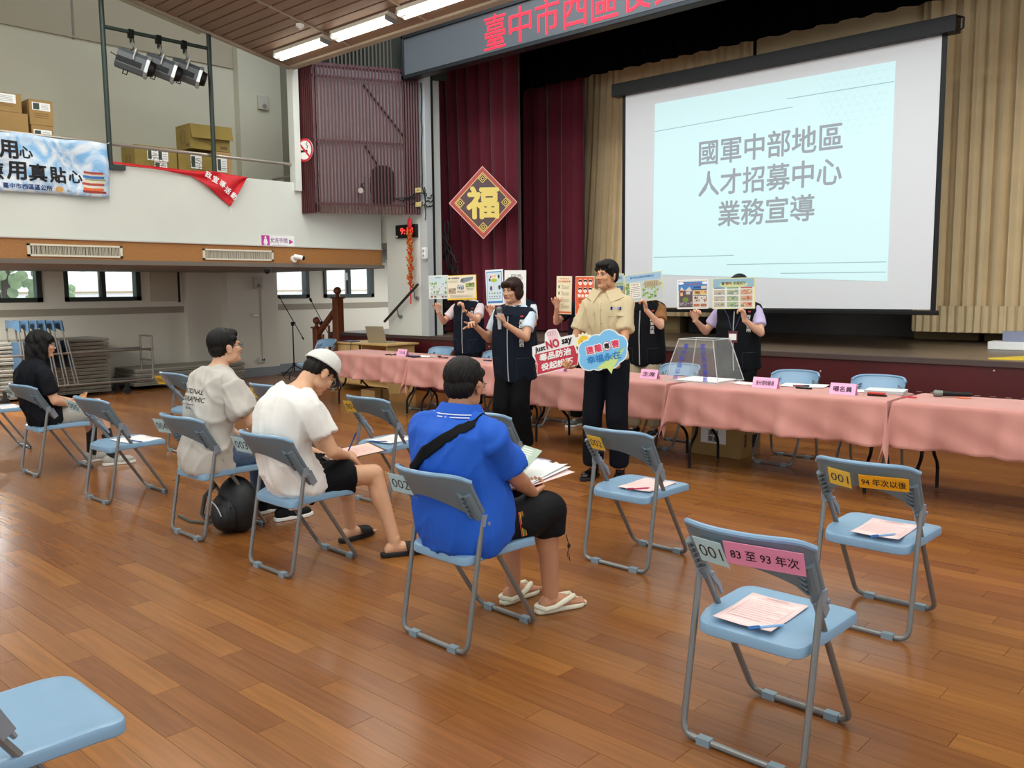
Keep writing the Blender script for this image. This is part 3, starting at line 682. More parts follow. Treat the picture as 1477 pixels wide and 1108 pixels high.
# security camera and dome
t = thing('security_camera', 'small white bullet security camera on the wooden trim', 'camera', (XG+.02, 7.2, 2.02))
g = G(); g.cyl((0, 0, 0), (.03, 0, 0), .05, .05, 16); g.tube([(.02, 0, 0), (.07, .02, .02)], .014); obj('mount', g, white_p, t)
g = G(); g.cyl((.04, -.01, .035), (.14, .07, .01), .035, .035, 16); obj('body', g, white_p, t); g = G(); g.cyl((.14, .07, .01), (.155, .08, .006), .033, .028, 16); obj('lens', g, black_m, t)
t = thing('dome_camera', 'dark dome camera under the gallery soffit', 'camera', (-11.6, 7.14, 1.9)); g = G(); g.cyl((0, 0, 0), (0, 0, -.02), .07, .07, 20); obj('base', g, mat('grey plastic', '#77787a', .5), t); g = G(); g.ell((0, 0, -.03), (.05, .05, .055)); obj('dome', g, mat('smoked dome', '#161616', .15), t)
# emergency lamp and switch on pilaster, exit lamps
for nm, lab, loc in (('emergency_light', 'small grey emergency lamp high on the pilaster under the gallery', (-14.25, 8.55, 1.72)), ('emergency_light', 'small emergency lamp high on the upper gallery wall', (-12.55, 7.75, 4.55))):
    t = thing(nm, lab, 'lamp', loc); g = G(); g.b2((0, -.09, -.12), (.06, .09, .1)); obj('housing', g, mat('warm grey plastic', '#b5b0a2', .6), t, bevel=.01)
    g = G(); g.cyl((.06, 0, -.06), (.09, 0, -.07), .035, .03, 12); obj('lamp_head', g, mat('lamp grey', '#8f8d84', .5), t)
t = thing('wall_switch', 'small grey switch plate on the pilaster', 'switch', (-14.25, 8.5, 1.12)); g = G(); g.b2((0, -.08, -.03), (.012, .08, .03)); obj('plate', g, mat('plate grey', '#c4c2bb', .6), t, bevel=.003); g = G(); g.b2((.012, -.05, -.015), (.018, .05, .015)); obj('button', g, white_p, t)
g = G(); g.b2((-14.25, 8.62, .3), (-14.23, 8.65, 1.65)); obj('cable_duct', g, wall_c, label='thin white cable duct running down the pilaster', cat='duct')
t = thing('wall_socket', 'grey wall socket near the foot of the pilaster', 'socket', (-14.25, 8.6, .3)); g = G(); g.b2((0, -.07, -.05), (.03, .07, .05)); obj('plate', g, mat('plate grey', '#c4c2bb', .6), t, bevel=.003); g = G(); g.b2((.03, -.03, -.02), (.034, -.01, .02)); g.b2((.03, .01, -.02), (.034, .03, .02)); obj('outlet', g, black_m, t)

# ---------------------------------------------------------------- gallery things
t = thing('light_bar_frame', 'dark green pipe frame standing on the gallery parapet', 'pipe frame', (XG, 0, 0))
gp = mat('dark green pipe', '#26352f', .5)
for y in (4.65, 6.03): g = G(); g.cyl((0, y, 3.1), (0, y, cz(y)+.0), .03, n=12); g.b2((-.06, y-.03, 3.12), (.03, y+.03, 3.15)); (g.b2((-.06, y-.03, 3.06), (.06, y+.16, 3.12)) if y < 5 else None); obj('post', g, gp, t)
g = G(); g.cyl((0, 4.65, 4.76), (0, 6.03, 4.76), .024, n=12); obj('crossbar', g, gp, t)
sp_lab = ['grey stage spotlight hanging from the gallery pipe frame, left of three', 'grey stage spotlight hanging from the gallery pipe frame, middle of three', 'grey stage spotlight hanging from the gallery pipe frame, right of three']
for k, y in enumerate((4.99, 5.34, 5.68)):
    t = thing('stage_spotlight', sp_lab[k], 'spotlight', (XG, y, 4.76), group='stage spotlights on the gallery pipe'); sy = mat('spotlight grey', '#555a5e', .5, metal=.2)
    Mr = rot_z(-.5) @ rot_x(-.33); c = V(.03, .0, -.37)
    g = G(); oct_ = [(.085, .0), (.085, .07), (.05, .12), (-.05, .12), (-.085, .07), (-.085, -.07), (-.05, -.12), (.05, -.12), (.085, -.07)]
    g.loft([[c+Mr @ V(a, yy, b) for a, b in oct_] for yy in (-.19, .15)]); obj('body', g, sy, t, smooth=False)
    g = G(); g.loft([[c+Mr @ V(a*1.12, yy, b*1.12) for a, b in oct_] for yy in (.15, .19)]); obj('colour_frame', g, mat('silver trim', '#a9adae', .3, metal=.6), t, smooth=False)
    g = G(); g.cyl(c+Mr @ V(0, .19, 0), c+Mr @ V(0, .25, 0), .1, .085, 16); obj('barrel', g, black_m, t)
    g = G(); [g.box(c+Mr @ V(.086, yy, zz), (.004, .075, .008), Mr) for yy in (-.13, -.04, .05) for zz in (-.045, -.025, -.005)]; g.box(c+Mr @ V(.084, -.04, -.025), (.003, .3, .07), Mr); obj('cooling_slots', g, black_m, t, smooth=False)
    g = G(); g.box((0, 0, -.02), (.06, .06, .1)); g.tube([(0, 0, -.05), (0, 0, -.13)], .018); obj('clamp', g, black_m, t)
    g = G(); g.tube([c+Mr @ V(.1, 0, .02), c+Mr @ V(.11, 0, .15), V(.03, 0, -.13), c+Mr @ V(-.11, 0, .15), c+Mr @ V(-.1, 0, .02)], .012, 8); obj('yoke', g, mat('silver yoke', '#b9bcbb', .3, metal=.6), t)
    g = G(); g.tube([c+Mr @ V(0, -.08, -.12), c+Mr @ V(0, -.08, -.17), c+Mr @ V(0, -.03, -.17), c+Mr @ V(0, -.03, -.12)], .008, 6); g.tube([c+Mr @ V(0, -.18, 0), c+Mr @ V(.02, -.27, .02)], .006, 6); obj('handle', g, black_m, t)
    g = G(); g.tube([(0, .02, -.01), (-.03, .05, -.1), (-.02, .03, -.2), c+Mr @ V(-.03, -.15, .08)], .006, 6); obj('power_cord', g, black_rub, t)
g = G(); g.b2((-12.2, 2.2, 2.25), (-11.17, 7.0, 3.06)); structure('trim_10', g, wall_w)
def carton(y0, y1, z0, z1, label, m=card_m, x=-11.22, depth=.4, labels=(), txt=None, flap=False, mark=False, rz=0):
    t = thing('cardboard_box', label, 'box', (x, y0, z0), group='cardboard boxes on the gallery', rz=rz); W, Hh = y1-y0, z1-z0
    g = G(); g.b2((-depth, 0, 0), (0, W, Hh)); obj('carton', g, m, t, bevel=.004)
    g = G(); g.b2((.0005, -.0, 0), (.001, .004, Hh)); g.b2((-depth, 0, Hh), (.0, W, Hh+.002)); g.rect(-depth*.5-.03, .02, -depth*.5+.03, Hh-.0, V(0, -.001, 0), UX, UZ); obj('packing_tape', g, mat('tan tape', '#8f6f3f', .4), t, smooth=False)
    if labels:
        g = G()
        for (a, b, c_, d) in labels:
            g.rect(a, b, c_, d, V(.002, 0, 0), YX, UZ, 0); w_ = c_-a
            g.rect(a+.06*w_, b+.1*(d-b), a+.4*w_, d-.1*(d-b), V(.003, 0, 0), YX, UZ, 1)
            for q in range(4): g.rect(a+.5*w_, b+(.2+.18*q)*(d-b), a+.9*w_, b+(.25+.18*q)*(d-b), V(.003, 0, 0), YX, UZ, 2)
        obj('shipping_label', g, [white_p, mat('label dark green', '#3c4a40', .7), mat('label grey', '#9a9ea2', .7)], t, smooth=False)
    g = G()
    if txt: put_text(g, txt, V(.003, W*.5 if txt != 'WY' else W-.26, Hh*.4 if txt != 'WY' else .17), YX, UZ, height=.07, bold=.01)
    if txt == 'WY':
        for p, q in (((W-.45, .17), (W-.26, .26)), ((W-.26, .26), (W-.07, .17)), ((W-.07, .17), (W-.26, .08)), ((W-.26, .08), (W-.45, .17))):
            p, q = V(*p), V(*q); d_ = nrm(q-p); n_ = V(-d_[1], d_[0])*.004; g.flat([tuple(p-n_), tuple(q-n_), tuple(q+n_), tuple(p+n_)], V(.003, 0, 0), YX, UZ)
    if mark:
        for face in ((V(.003, W*.5, Hh*.5), YX), (V(-depth*.5, -.003, Hh*.5), UX)):
            for r in (.05, .09):
                n = 20; a = [face[0]+face[1]*(r*math.cos(6.283*k/n))+UZ*(r*math.sin(6.283*k/n)) for k in range(n)]; b = [face[0]+face[1]*((r-.006)*math.cos(6.283*k/n))+UZ*((r-.006)*math.sin(6.283*k/n)) for k in range(n)]
                g.add(a+b, [(k, (k+1) % n, n+(k+1) % n, n+k) for k in range(n)])
        g.rect(W*.75, .03, W*.93, .07, V(.003, 0, 0), YX, UZ); g.rect(-depth*.3, .03, -depth*.1, .07, V(0, -.003, 0), UX, UZ)
    for q in range(3): g.rect(W*.2, Hh*(.3+.08*q), W*.8, Hh*(.315+.08*q), V(.0025, 0, 0), YX, UZ)
    obj('box_print', g, mat('brown print', '#6a5230', .8), t, smooth=False)
    if flap:
        g = G(); g.prism([(0, 0), (W+.04, -.02), (W+.02, .18), (0, .2)], V(.0, -.0, Hh), YX, nrm(V(.35, 0, -1)), .006); obj('flap', g, m, t)
    return t
card2 = mat('olive cardboard', '#8f7b3c', .85, noise=.06, nscale=5); card3 = mat('pale cardboard', '#b08d62', .85, noise=.06, nscale=5)
carton(2.9, 3.82, 3.06, 3.64, 'large cardboard box marked with a diamond and WY, behind the blue banner', txt='WY')
carton(3.3, 3.76, 3.642, 3.85, 'cardboard box with a white shipping label on top of the WY box', labels=((.06, .1, .4, .2),), depth=.38)
carton(3.85, 4.09, 3.06, 3.53, 'cardboard box at the bottom of the right stack beside the WY box', labels=((.02, .3, .22, .42),), depth=.3)
carton(3.84, 4.10, 3.532, 3.82, 'cardboard box on top of the right stack beside the WY box', labels=((.03, .17, .23, .26),), depth=.3)
carton(5.06, 5.62, 3.06, 3.44, 'olive cardboard box with white labels, left end of the row by the pipe frame', card2, labels=((.16, .2, .3, .36), (.3, .2, .44, .36), (.25, .06, .42, .19)), mark=True)
carton(5.64, 6.14, 3.06, 3.43, 'olive cardboard box with one square label, middle of the row by the pipe frame', card2, labels=((.17, .15, .33, .33),), mark=True)
carton(6.16, 6.42, 3.06, 3.47, 'paler cardboard box at the right end of the row behind the pipe post', card3, labels=((.03, .14, .18, .33),), depth=.3)
carton(5.82, 6.40, 3.475, 3.80, 'open olive cardboard box with a drooping flap, stacked on the row of boxes', card2, flap=True, mark=True)
# blue banner
t = thing('banner', 'long pale blue cloth banner with black characters tied along the gallery parapet', 'banner', (-10.955, 0, 0))
def bnr():
    m = bpy.data.materials.new('blue swirl banner'); m.use_nodes = True; nt = m.node_tree; L = nt.links; b = nt.nodes['Principled BSDF']; b.inputs['Roughness'].default_value = .55
    tc = nt.nodes.new('ShaderNodeTexCoord'); wv = nt.nodes.new('ShaderNodeTexNoise'); wv.inputs['Scale'].default_value = 3.0; wv.inputs['Distortion'].default_value = 2.5; wv.inputs['Detail'].default_value = 3
    L.new(tc.outputs['Object'], wv.inputs['Vector']); rp = nt.nodes.new('ShaderNodeValToRGB'); L.new(wv.outputs[0], rp.inputs[0])
    rp.color_ramp.elements[0].position = .35; rp.color_ramp.elements[0].color = (*lin('#7fb6e4'), 1); rp.color_ramp.elements[1].position = .6; rp.color_ramp.elements[1].color = (*lin('#dfe8f0'), 1); L.new(rp.outputs[0], b.inputs['Base Color']); return m
random.seed(1)
def bx(y, z): return .012*math.sin(3.1*(y+z*1.3)*2)+.01*math.sin(9*y-4*z)+.006
g = G(); g.grid(lambda u, v: (bx(1.6+3.0*u, v), 1.6+3.0*u, 2.71+v*.65-.012*math.sin(u*25)*v), 60, 12)
bo = obj('cloth', g, bnr(), t); s = bo.modifiers.new('s', 'SOLIDIFY'); s.thickness = .002
g = G()
def wrap(gg):
    gg.v = [(bx(p[1], (p[2]-2.71)/.65)+.004, p[1], p[2]) for p in gg.v]; return gg
for s_, y, z, h in (('用', 3.5, 3.175, .19), ('心', 3.68, 3.16, .13), ('應', 3.34, 2.93, .19), ('用', 3.57, 2.945, .19), ('真', 3.79, 2.94, .19), ('貼', 4.01, 2.935, .18), ('心', 4.21, 2.93, .14), ('心', 3.2, 3.17, .19), ('用', 3.0, 3.17, .19), ('務', 3.1, 2.93, .19), ('服', 2.85, 2.93, .19)):
    put_text(g, s_, V(0, y, z), YX, UZ, height=h, mi=0, bold=.035)
put_text(g, '臺中市西區區公所', V(0, 3.68, 2.775), YX, UZ, height=.06, width=.52, mi=1, bold=.03); put_text(g, '敬上', V(0, 4.13, 2.76), YX, UZ, height=.025, mi=0)
obj('banner_print', wrap(g), [ink, mat('navy print', '#24356f', .6)], t, smooth=False)
g = G(); stack = [('#8f2f24', 4.28, 4.56, 2.755, .03), ('#d9632b', 4.29, 4.53, 2.785, .032), ('#d8d2c2', 4.29, 4.56, 2.817, .03), ('#a9483c', 4.28, 4.54, 2.847, .03), ('#d8cdb4', 4.30, 4.56, 2.877, .03), ('#8f9a86', 4.32, 4.56, 2.907, .025), ('#2f6fb5', 4.30, 4.54, 2.932, .03), ('#c9c4b4', 4.31, 4.55, 2.962, .02), ('#a8433c', 4.31, 4.53, 2.982, .028)]
ms = []
for k, (c_, a, b, z, h) in enumerate(stack): g.flat([(a, z), (a+.08, z-.008), (b, z), (b, z+h*.9), (a+.08, z+h*.8), (a, z+h)], (0, 0, 0), YX, UZ, k); ms.append(mat('book print %d' % k, c_, .6))
g.flat([(4.02+.045*math.cos(a), 2.77+.035*math.sin(a)) for a in np.linspace(0, 6.28, 14)[:-1]], (0, 0, 0), YX, UZ, 9); ms.append(mat('small emblem', '#d8a866', .6))
obj('book_picture', wrap(g), ms, t, smooth=False)
g = G(); g.tube([(.0, 4.6, 3.36), (-.02, 4.64, 3.38)], .004, 5); g.tube([(.0, 4.6, 2.72), (-.02, 4.65, 3.1)], .003, 5); obj('tie_cord', g, white_p, t)
# red banner, folded
t = thing('red_banner', 'crumpled red cloth banner drooping to a point over the gallery parapet', 'banner', (-10.965, 0, 0))
g = G()
top = [(4.66, 3.155), (5.3, 3.145), (5.7, 3.14), (5.9, 3.15), (6.05, 3.16), (6.2, 3.14), (6.5, 3.12)]; bot = [(4.66, 3.13), (5.3, 3.11), (5.68, 3.07), (5.85, 2.98), (6.0, 2.87), (6.22, 2.71), (6.46, 3.09)]
def rb(u, v):
    s_ = u*6; i = min(int(s_), 5); f_ = s_-i; a = V(*top[i])*(1-f_)+V(*top[i+1])*f_; b = V(*bot[i])*(1-f_)+V(*bot[i+1])*f_; p = a+(b-a)*v
    return (.01+.02*math.sin(v*7+u*14)*min(1, u*2), p[0], p[1])
g.grid(rb, 42, 10); ro = obj('cloth', g, mat('bright red cloth', '#d0202c', .6, bump=.2, bscale=8), t); s = ro.modifiers.new('s', 'SOLIDIFY'); s.thickness = .003
g = G()
for s_, y, z, r in (('政', 5.9, 3.1, -.3), ('宣', 6.0, 3.05, -.4), ('導', 6.1, 3.0, -.5), ('活', 6.17, 2.92, -.6), ('動', 6.26, 2.85, -.7)):
    ax, ay = V(0, math.cos(r), math.sin(r)), V(0, -math.sin(r), math.cos(r)); put_text(g, s_, V(.04, y, z), ax, ay, height=.085, bold=.03)
obj('banner_print', g, white_p, t, smooth=False)
g = G(); g.tube([(0, 6.22, 2.71), (0, 6.23, 2.64), (.0, 6.2, 2.6)], .004, 5); obj('tie_cord', g, white_p, t)

# ---------------------------------------------------------------- stairs at left of the stage
wd = mat('reddish stair wood', '#7c4120', .4, noise=.12, nscale=4, stretch=(8, 8, 1))
t = thing('stair_balustrade', 'dark wooden stair balustrade with ball finials left of the stage', 'balustrade', (0, 0, 0))
for x, z0, z1, w_ in ((-12.28, 0, 1.50, .14), (-12.92, 0, .98, .12)):
    g = G(); g.b2((x-w_/2, 8.9-w_/2, z0), (x+w_/2, 8.9+w_/2, z1-.08)); g.b2((x-w_/2-.02, 8.9-w_/2-.02, z1-.08), (x+w_/2+.02, 8.9+w_/2+.02, z1-.05)); n_ = obj('newel_post', g, wd, t, bevel=.008)
    g = G(); g.cyl((x, 8.9, z1-.05), (x, 8.9, z1), .045, .025, 16); g.ell((x, 8.9, z1+.055), .068, nu=20, nv=14); obj('ball_finial', g, wd, n_)
g = G(); g.box((-12.60, 8.9, 1.03), (.88, .07, .09), rot_y(-math.atan2(.5, .62))); obj('rail', g, wd, t, bevel=.01)
for x, z in ((-12.74, .80), (-12.56, .96), (-12.42, 1.1)): g = G(); g.cyl((x, 8.9, z-.5), (x, 8.9, z), .022, .022, 10); g.cyl((x, 8.9, z-.35), (x, 8.9, z-.15), .03, .022, 10); obj('baluster', g, wd, t)
g = G()
for k in range(5): g.b2((-12.5-.2*(k+1), 8.98, 0), (-12.5-.2*k, 9.9, .85-.17*(k+1)+.0))
structure('floor', g, wd)
# microphone stands
def mic_stand(x, y, lab, top_, rz):
    t = thing('microphone_stand', lab, 'microphone stand', (x, y, 0), rz)
    for k in range(3): a = 2.1*k+.4; g = G(); g.tube([(0, 0, .22), (.3*math.cos(a), .3*math.sin(a), .015)], .01, 8); g.ell((.3*math.cos(a), .3*math.sin(a), .016), .015); obj('leg', g, black_m, t)
    g = G(); g.cyl((0, 0, .1), (0, 0, .95), .012, n=10); obj('pole', g, black_m, t)
    g = G(); g.cyl((0, 0, .93), (0, 0, 1.0), .028, .028, 12); g.cyl((0, 0, .2), (0, 0, .26), .025, .025, 12); g.cyl((-.03, 0, .98), (.05, 0, .98), .02, .02, 10); obj('clutch', g, black_m, t)
    g = G(); g.cyl((.19, 0, .68), (-top_[0], 0, top_[1]), .008, n=8); g.cyl((.19, 0, .68), (.16, 0, .73), .014, n=8); obj('boom', g, black_m, t)
    g = G(); g.cyl((-top_[0], 0, top_[1]), (-top_[0]-.03, 0, top_[1]+.06), .02, .025, 10); obj('mic_clip', g, black_m, t)
mic_stand(-13.6, 8.85, 'black microphone stand with a tall boom, standing left of the stair newel', (.2, 1.42), .8)
mic_stand(-13.45, 9.35, 'black microphone stand with a shorter boom, partly behind the stair newel', (.16, 1.36), .6)
# desk with laptop and folding chair
dk = mat('pale beech desk', '#c9a56a', .5, noise=.06, nscale=4, stretch=(1, 8, 8))
t = thing('desk', 'pale wooden desk standing in front of the stage under the laptop', 'desk', (-11.35, 8.15, 0))
g = G(); g.b2((0, -.02, .73), (1.32, .6, .755)); obj('desk_top', g, dk, t, bevel=.003)
g = G(); g.b2((.04, .02, 0), (.06, .56, .73)); g.b2((1.24, .02, 0), (1.26, .56, .73)); g.b2((.06, .5, .1), (1.24, .52, .73)); g.b2((.62, .03, .1), (.64, .5, .73)); g.b2((.06, .03, .1), (1.24, .5, .12)); obj('carcass', g, dk, t, bevel=.002)
for k, x in enumerate((.07, .34)): g = G(); g.b2((x, .0, .12), (x+.26, .02, .72)); dd = obj('door', g, dk, t, bevel=.003); g = G(); g.cyl((x+.22-.18*k, 0, .5), (x+.22-.18*k, -.02, .5), .012); obj('knob', g, steel, dd)
t = thing('laptop', 'open silver laptop seen from behind on the pale desk', 'laptop', (-10.78, 8.42, .756), rz=.1)
g = G(); g.b2((.07, -.13, 0), (.42, .12, .018)); obj('base', g, mat('silver laptop', '#a9a595', .35, metal=.5), t, bevel=.005)
g = G(); g.box((.02, -.15, .135), (.35, .01, .25), rot_x(.28)); g2 = G(); g2.join(g, M=rot_z(.12), t=(.22, .0, 0)); obj('screen_lid', g2, mat('champagne lid', '#a79f88', .35, metal=.4), t, bevel=.004)
t = thing('tablet', 'dark blue tablet with a cable on the pale desk', 'tablet', (-11.15, 8.3, .756)); g = G(); g.b2((-.13, -.09, 0), (.13, .09, .012)); obj('case', g, mat('navy case', '#2c3556', .4), t, bevel=.003); g = G(); g.tube([(.13, 0, .01), (.2, -.1, .008), (.24, -.17, .004), (.25, -.19, -.1), (.26, -.19, -.2)], .004, 6); obj('cable', g, black_rub, t)
# ---------------------------------------------------------------- folding chairs
def arc_path(pts, r=.05, n=5):
    out = [V(*pts[0])]
    for i in range(1, len(pts)-1):
        p, a, b = V(*pts[i]), V(*pts[i-1]), V(*pts[i+1]); u, v = nrm(a-p), nrm(b-p); rr = min(r, np.linalg.norm(a-p)*.45, np.linalg.norm(b-p)*.45)
        for k in range(n+1):
            s = k/n; out.append((p+u*rr)*(1-s)**2+p*2*s*(1-s)+(p+v*rr)*s*s)
    out.append(V(*pts[-1])); return out
def tl(z): return -.12-(z-.565)*.62      # line of the front tube, side view
CH = {}
def chair_meshes():
    g = G()                                                     # seat
    def rr(u, r, e=.16):
        a = 2*math.pi*u; c, s = math.cos(a), math.sin(a); p = (abs(c)**e2)*math.copysign(1, c), (abs(s)**e2)*math.copysign(1, s); return p[0]*r, p[1]*r
    e2 = .22; rings = []
    prof = [(0, .430), (.5, .431), (.86, .434), (.95, .436), (.985, .434), (1, .428), (1, .402), (.985, .398), (.96, .404), (.9, .418), (0, .42)]
    n = 56
    for r, z in prof:
        ring = []
        for k in range(n):
            x, y = rr(k/n, r); w_ = .212+.004*y
            zz = z+(-.012 if y < -.55 else 0)*(-y-.55)/.45*2+(-.008*(y-.6)/.4 if y > .6 else 0)
            ring.append((x*w_*(1 if y > -.3 else 1-.09*(-y-.3)), .02+y*.215, zz))
        rings.append(ring)
    g.loft(rings, caps=False); CH['seat'] = mesh('seat', g, [pl_blue])
    g = G(); NU, NV = 30, 8                                      # backrest shell
    def sh(off):
        def fn(u, v):
            s = 2*u-1; zt = .787-.006*s*s-.030*abs(s)**10; zb = .676-.118*abs(s)**2.3; z = zt+(zb-zt)*v
            x = s*.226*(1-.02*v); y = tl(z)-.085*(1-abs(s)**2.2)+.016-off+(.008*(1-v)**6)
            y += .02*abs(s)**8
            return (x, y, z)
        return fn
    g.grid(sh(0), NU, NV, 1); o_ = len(g.v); g.grid(sh(.014), NU, NV); g.f[-NU*NV:] = [f[::-1] for f in g.f[-NU*NV:]]
    per = [(i, 0) for i in range(NU)]+[(NU, j) for j in range(NV)]+[(i, NV) for i in range(NU, 0, -1)]+[(0, j) for j in range(NV, 0, -1)]
    ids = [j*(NU+1)+i for i, j in per]
    for k in range(len(ids)):
        a, b = ids[k], ids[(k+1) % len(ids)]; g.f.append((b, a, a+o_, b+o_)); g.m.append(0)
    top = [V(*sh(.005)(i/20, 0)) for i in range(21)]; g.tube(top, .0105, 8, 1)
    for s in (-1, 1):                                            # sockets down the tubes
        g.tube([V(s*.205, tl(.70), .70), V(s*.2, tl(.60), .60), V(s*.197, tl(.555), .555)], [.02, .021, .017], 10)
        for k in range(6):
            z = .705-.021*k; p = V(s*(.178), tl(z)-.016-.006, z); g.box(p, (.062-.004*k, .018, .006), rot_y(s*.5))
    CH['backrest'] = mesh('backrest', g, [pl_back, pl_blue])
    g = G(); R1 = .0115                                          # front frame
    g.tube(arc_path([(-.195, tl(.6), .6), (-.195, tl(.565), .565), (-.188, .235, .013), (.188, .235, .013), (.195, tl(.565), .565), (.195, tl(.6), .6)], .055), R1, 10)
    CH['front_frame'] = mesh('front_frame', g, [steel])
    g = G(); g.tube(arc_path([(-.216, -.122, .585), (-.216, -.225, .013), (.216, -.225, .013), (.216, -.122, .585)], .05), R1, 10)
    g.cyl((-.2, -.07, .40), (.2, -.07, .40), .006, n=8)
    CH['rear_frame'] = mesh('rear_frame', g, [steel])
    for s in (-1, 1):
        g = G(); g.box((s*.214, -.118, .575), (.03, .034, .05)); g.tube([V(s*.19, -.13, .585), V(s*.181, -.06, .515), V(s*.181, -.035, .475)], [.008, .012, .007], 8); g.cyl((s*.175, -.1, .56), (s*.236, -.1, .56), .009, n=10)
        g.prism([(-.02, .03), (.025, .02), (.06, -.05), (.03, -.07), (-.005, -.02)], (s*.206, -.1, .56), V(0, 1, 0), UZ, .006*s)
        CH['hinge%d' % s] = mesh('hinge', g, [mat('hinge grey', '#8a929c', .45, metal=.2)], smooth=True)
    g = G(); g.b2((-.025, -.016, 0), (.025, .016, .026)); CH['foot_cap'] = mesh('foot_cap', g, [mat('blue grey foot cap', '#7d909b', .5)], False)
chair_meshes()
def back_pt(s, z):
    zt = .785; return V(s*.226, tl(z)-.085*(1-abs(s)**2.2)-.003, z)
def card_part(t, s, w_, h_, col, txt, tm, z=.70, tilt=0.0, bold=0, nm='number_card'):
    p = back_pt(s, z)+V(0, -.021, 0) if s > -.5 else V(s*.226+.035, tl(z)-.082, z); m = .28 if s < -.5 else -.12 if s < 0 else .18; ax = nrm(V(1, m, 0)); ay = nrm(V(0, -.62, 1)); ay = nrm(ay-ax*np.dot(ax, ay))
    ax, ay = ax*math.cos(tilt)+ay*math.sin(tilt), ay*math.cos(tilt)-ax*math.sin(tilt); nn = nrm(np.cross(ax, ay))
    g = G(); g.prism([(-w_/2, -h_/2), (w_/2, -h_/2), (w_/2, h_/2), (-w_/2, h_/2)], p, ax, ay, .001); c = obj(nm, g, col, t, smooth=False)
    if nm == 'number_card': g = G(); g.rect(-w_/2-.012, -h_/2-.014, w_/2+.02, h_/2+.012, p+nn*.0035, ax, ay); obj('clear_sleeve', g, clear_p, c, smooth=False)
    g = G(); put_text(g, txt, p+nn*.0022, ax, ay, height=tm[1], width=tm[0], bold=bold); obj('card_text', g, ink, c, smooth=False)
def chair(x, y, rz, label, group, loc_z=0, cards=(), parent=None, cat='chair'):
    t = thing('folding_chair', label, 'chair', (x, y, loc_z), rz, group=group)
    for k in ('seat', 'backrest', 'front_frame', 'rear_frame', 'hinge-1', 'hinge1'): link(k.rstrip('-1'), CH[k], t)
    for a, b in ((-.13, -.225), (.13, -.225), (-.12, .235), (.12, .235)): o = link('foot_cap', CH['foot_cap'], t); o.location = (a, b, 0)
    for c in cards: card_part(t, *c)
    return t
GR = 'numbered folding chairs set out in two rows'
N_ = lambda s, col, txt, tilt=0, w_=.108, h_=.108, z=.71: (s, w_, h_, col, txt, (w_*.8, h_*.5), z, tilt)
chair(-1.30, 2.72, 0, 'pale blue folding chair with aqua 001 card and long pink card', GR, cards=[N_(-.30, aqua_c, '001', -.02), (.50, .245, .10, pink_sign, '83 至 93 年次', (.21, .045), .725, -.02, .01, 'age_card')])
chair(-2.75, 2.68, -.03, 'folding chair with aqua 002 card, under the man in the blue shirt', GR, cards=[N_(-.70, aqua_c, '002', -.12)])
chair(-4.175, 2.74, 0, 'folding chair with aqua 003 card, under the man in the white cap', GR, cards=[N_(-.74, aqua_c, '003', -.1)])
chair(-5.19, 2.77, 0, 'folding chair with aqua 004 card, under the man in the pale grey shirt', GR, cards=[N_(-.74, aqua_c, '004', -.06)])
chair(-6.61, 2.78, .02, 'empty folding chair with aqua 005 card, in front of the long-haired youth', GR, cards=[N_(-.9, aqua_c, '005', -.3)])
chair(-8.05, 2.79, 0, 'folding chair with aqua 006 card, under the long-haired youth in black', GR, cards=[N_(-.85, aqua_c, '006', 0, .07)])
chair(-9.55, 2.78, 0, 'folding chair cut by the left edge of the photo, papers on its seat', GR, cards=[N_(-.7, aqua_c, '007')])
chair(-1.42, 4.05, 0, 'pale blue folding chair with yellow 001 card and long amber card', GR, cards=[N_(-.32, yellow_c, '001', -.14, .1, .095, .71), (.50, .2, .075, orange_c, '94 年次以後', (.18, .04), .71, 0, .01, 'age_card')])
chair(-2.78, 4.06, 0, 'empty folding chair with yellow 002 card, nearest the standing man in beige', GR, cards=[N_(-.28, yellow_c, '002', -.06, .1, .095)])
chair(-3.83, 4.08, 0, 'empty folding chair half hidden behind the man in the blue shirt', GR, cards=[N_(-.3, yellow_c, '003', 0, .1, .095)])
chair(-5.03, 4.1, 0, 'empty folding chair with yellow 004 card, to the right of the white cap', GR, cards=[N_(-.62, yellow_c, '004', -.04, .1, .1)])
chair(-6.38, 4.1, 0, 'empty folding chair with yellow 005 card, between the grey and white shirts', GR, cards=[N_(-.62, yellow_c, '005', 0, .1, .1)])
chair(-8.02, 4.1, 0, 'empty folding chair with yellow 006 card, at the far left of its row', GR, cards=[N_(-.82, yellow_c, '006', 0, .1, .1)])
chair(-2.44, .68, 0, 'empty folding chair cut by the bottom left corner, only its seat showing', GR)
GB = 'folding chairs behind the pink tables'
for x, lab in ((-8.53, 'folding chair behind the far left pink table'), (-7.43, 'folding chair behind the pink table, left of the standing woman'), (-6.5, 'folding chair behind the pink table, hidden by the standing woman'), (-4.63, 'folding chair behind the clear ballot box'), (-3.42, 'folding chair behind the pink table, right of the person in lavender'), (-2.68, 'folding chair behind the pink table, at the right end of its row')):
    chair(x, 7.62 if x < -8 else 7.55 if x < -6 else 7.27, math.pi, lab, GB)
chair(-11.45, 7.85, math.pi, 'folding chair in front of the pale wooden desk', GB)
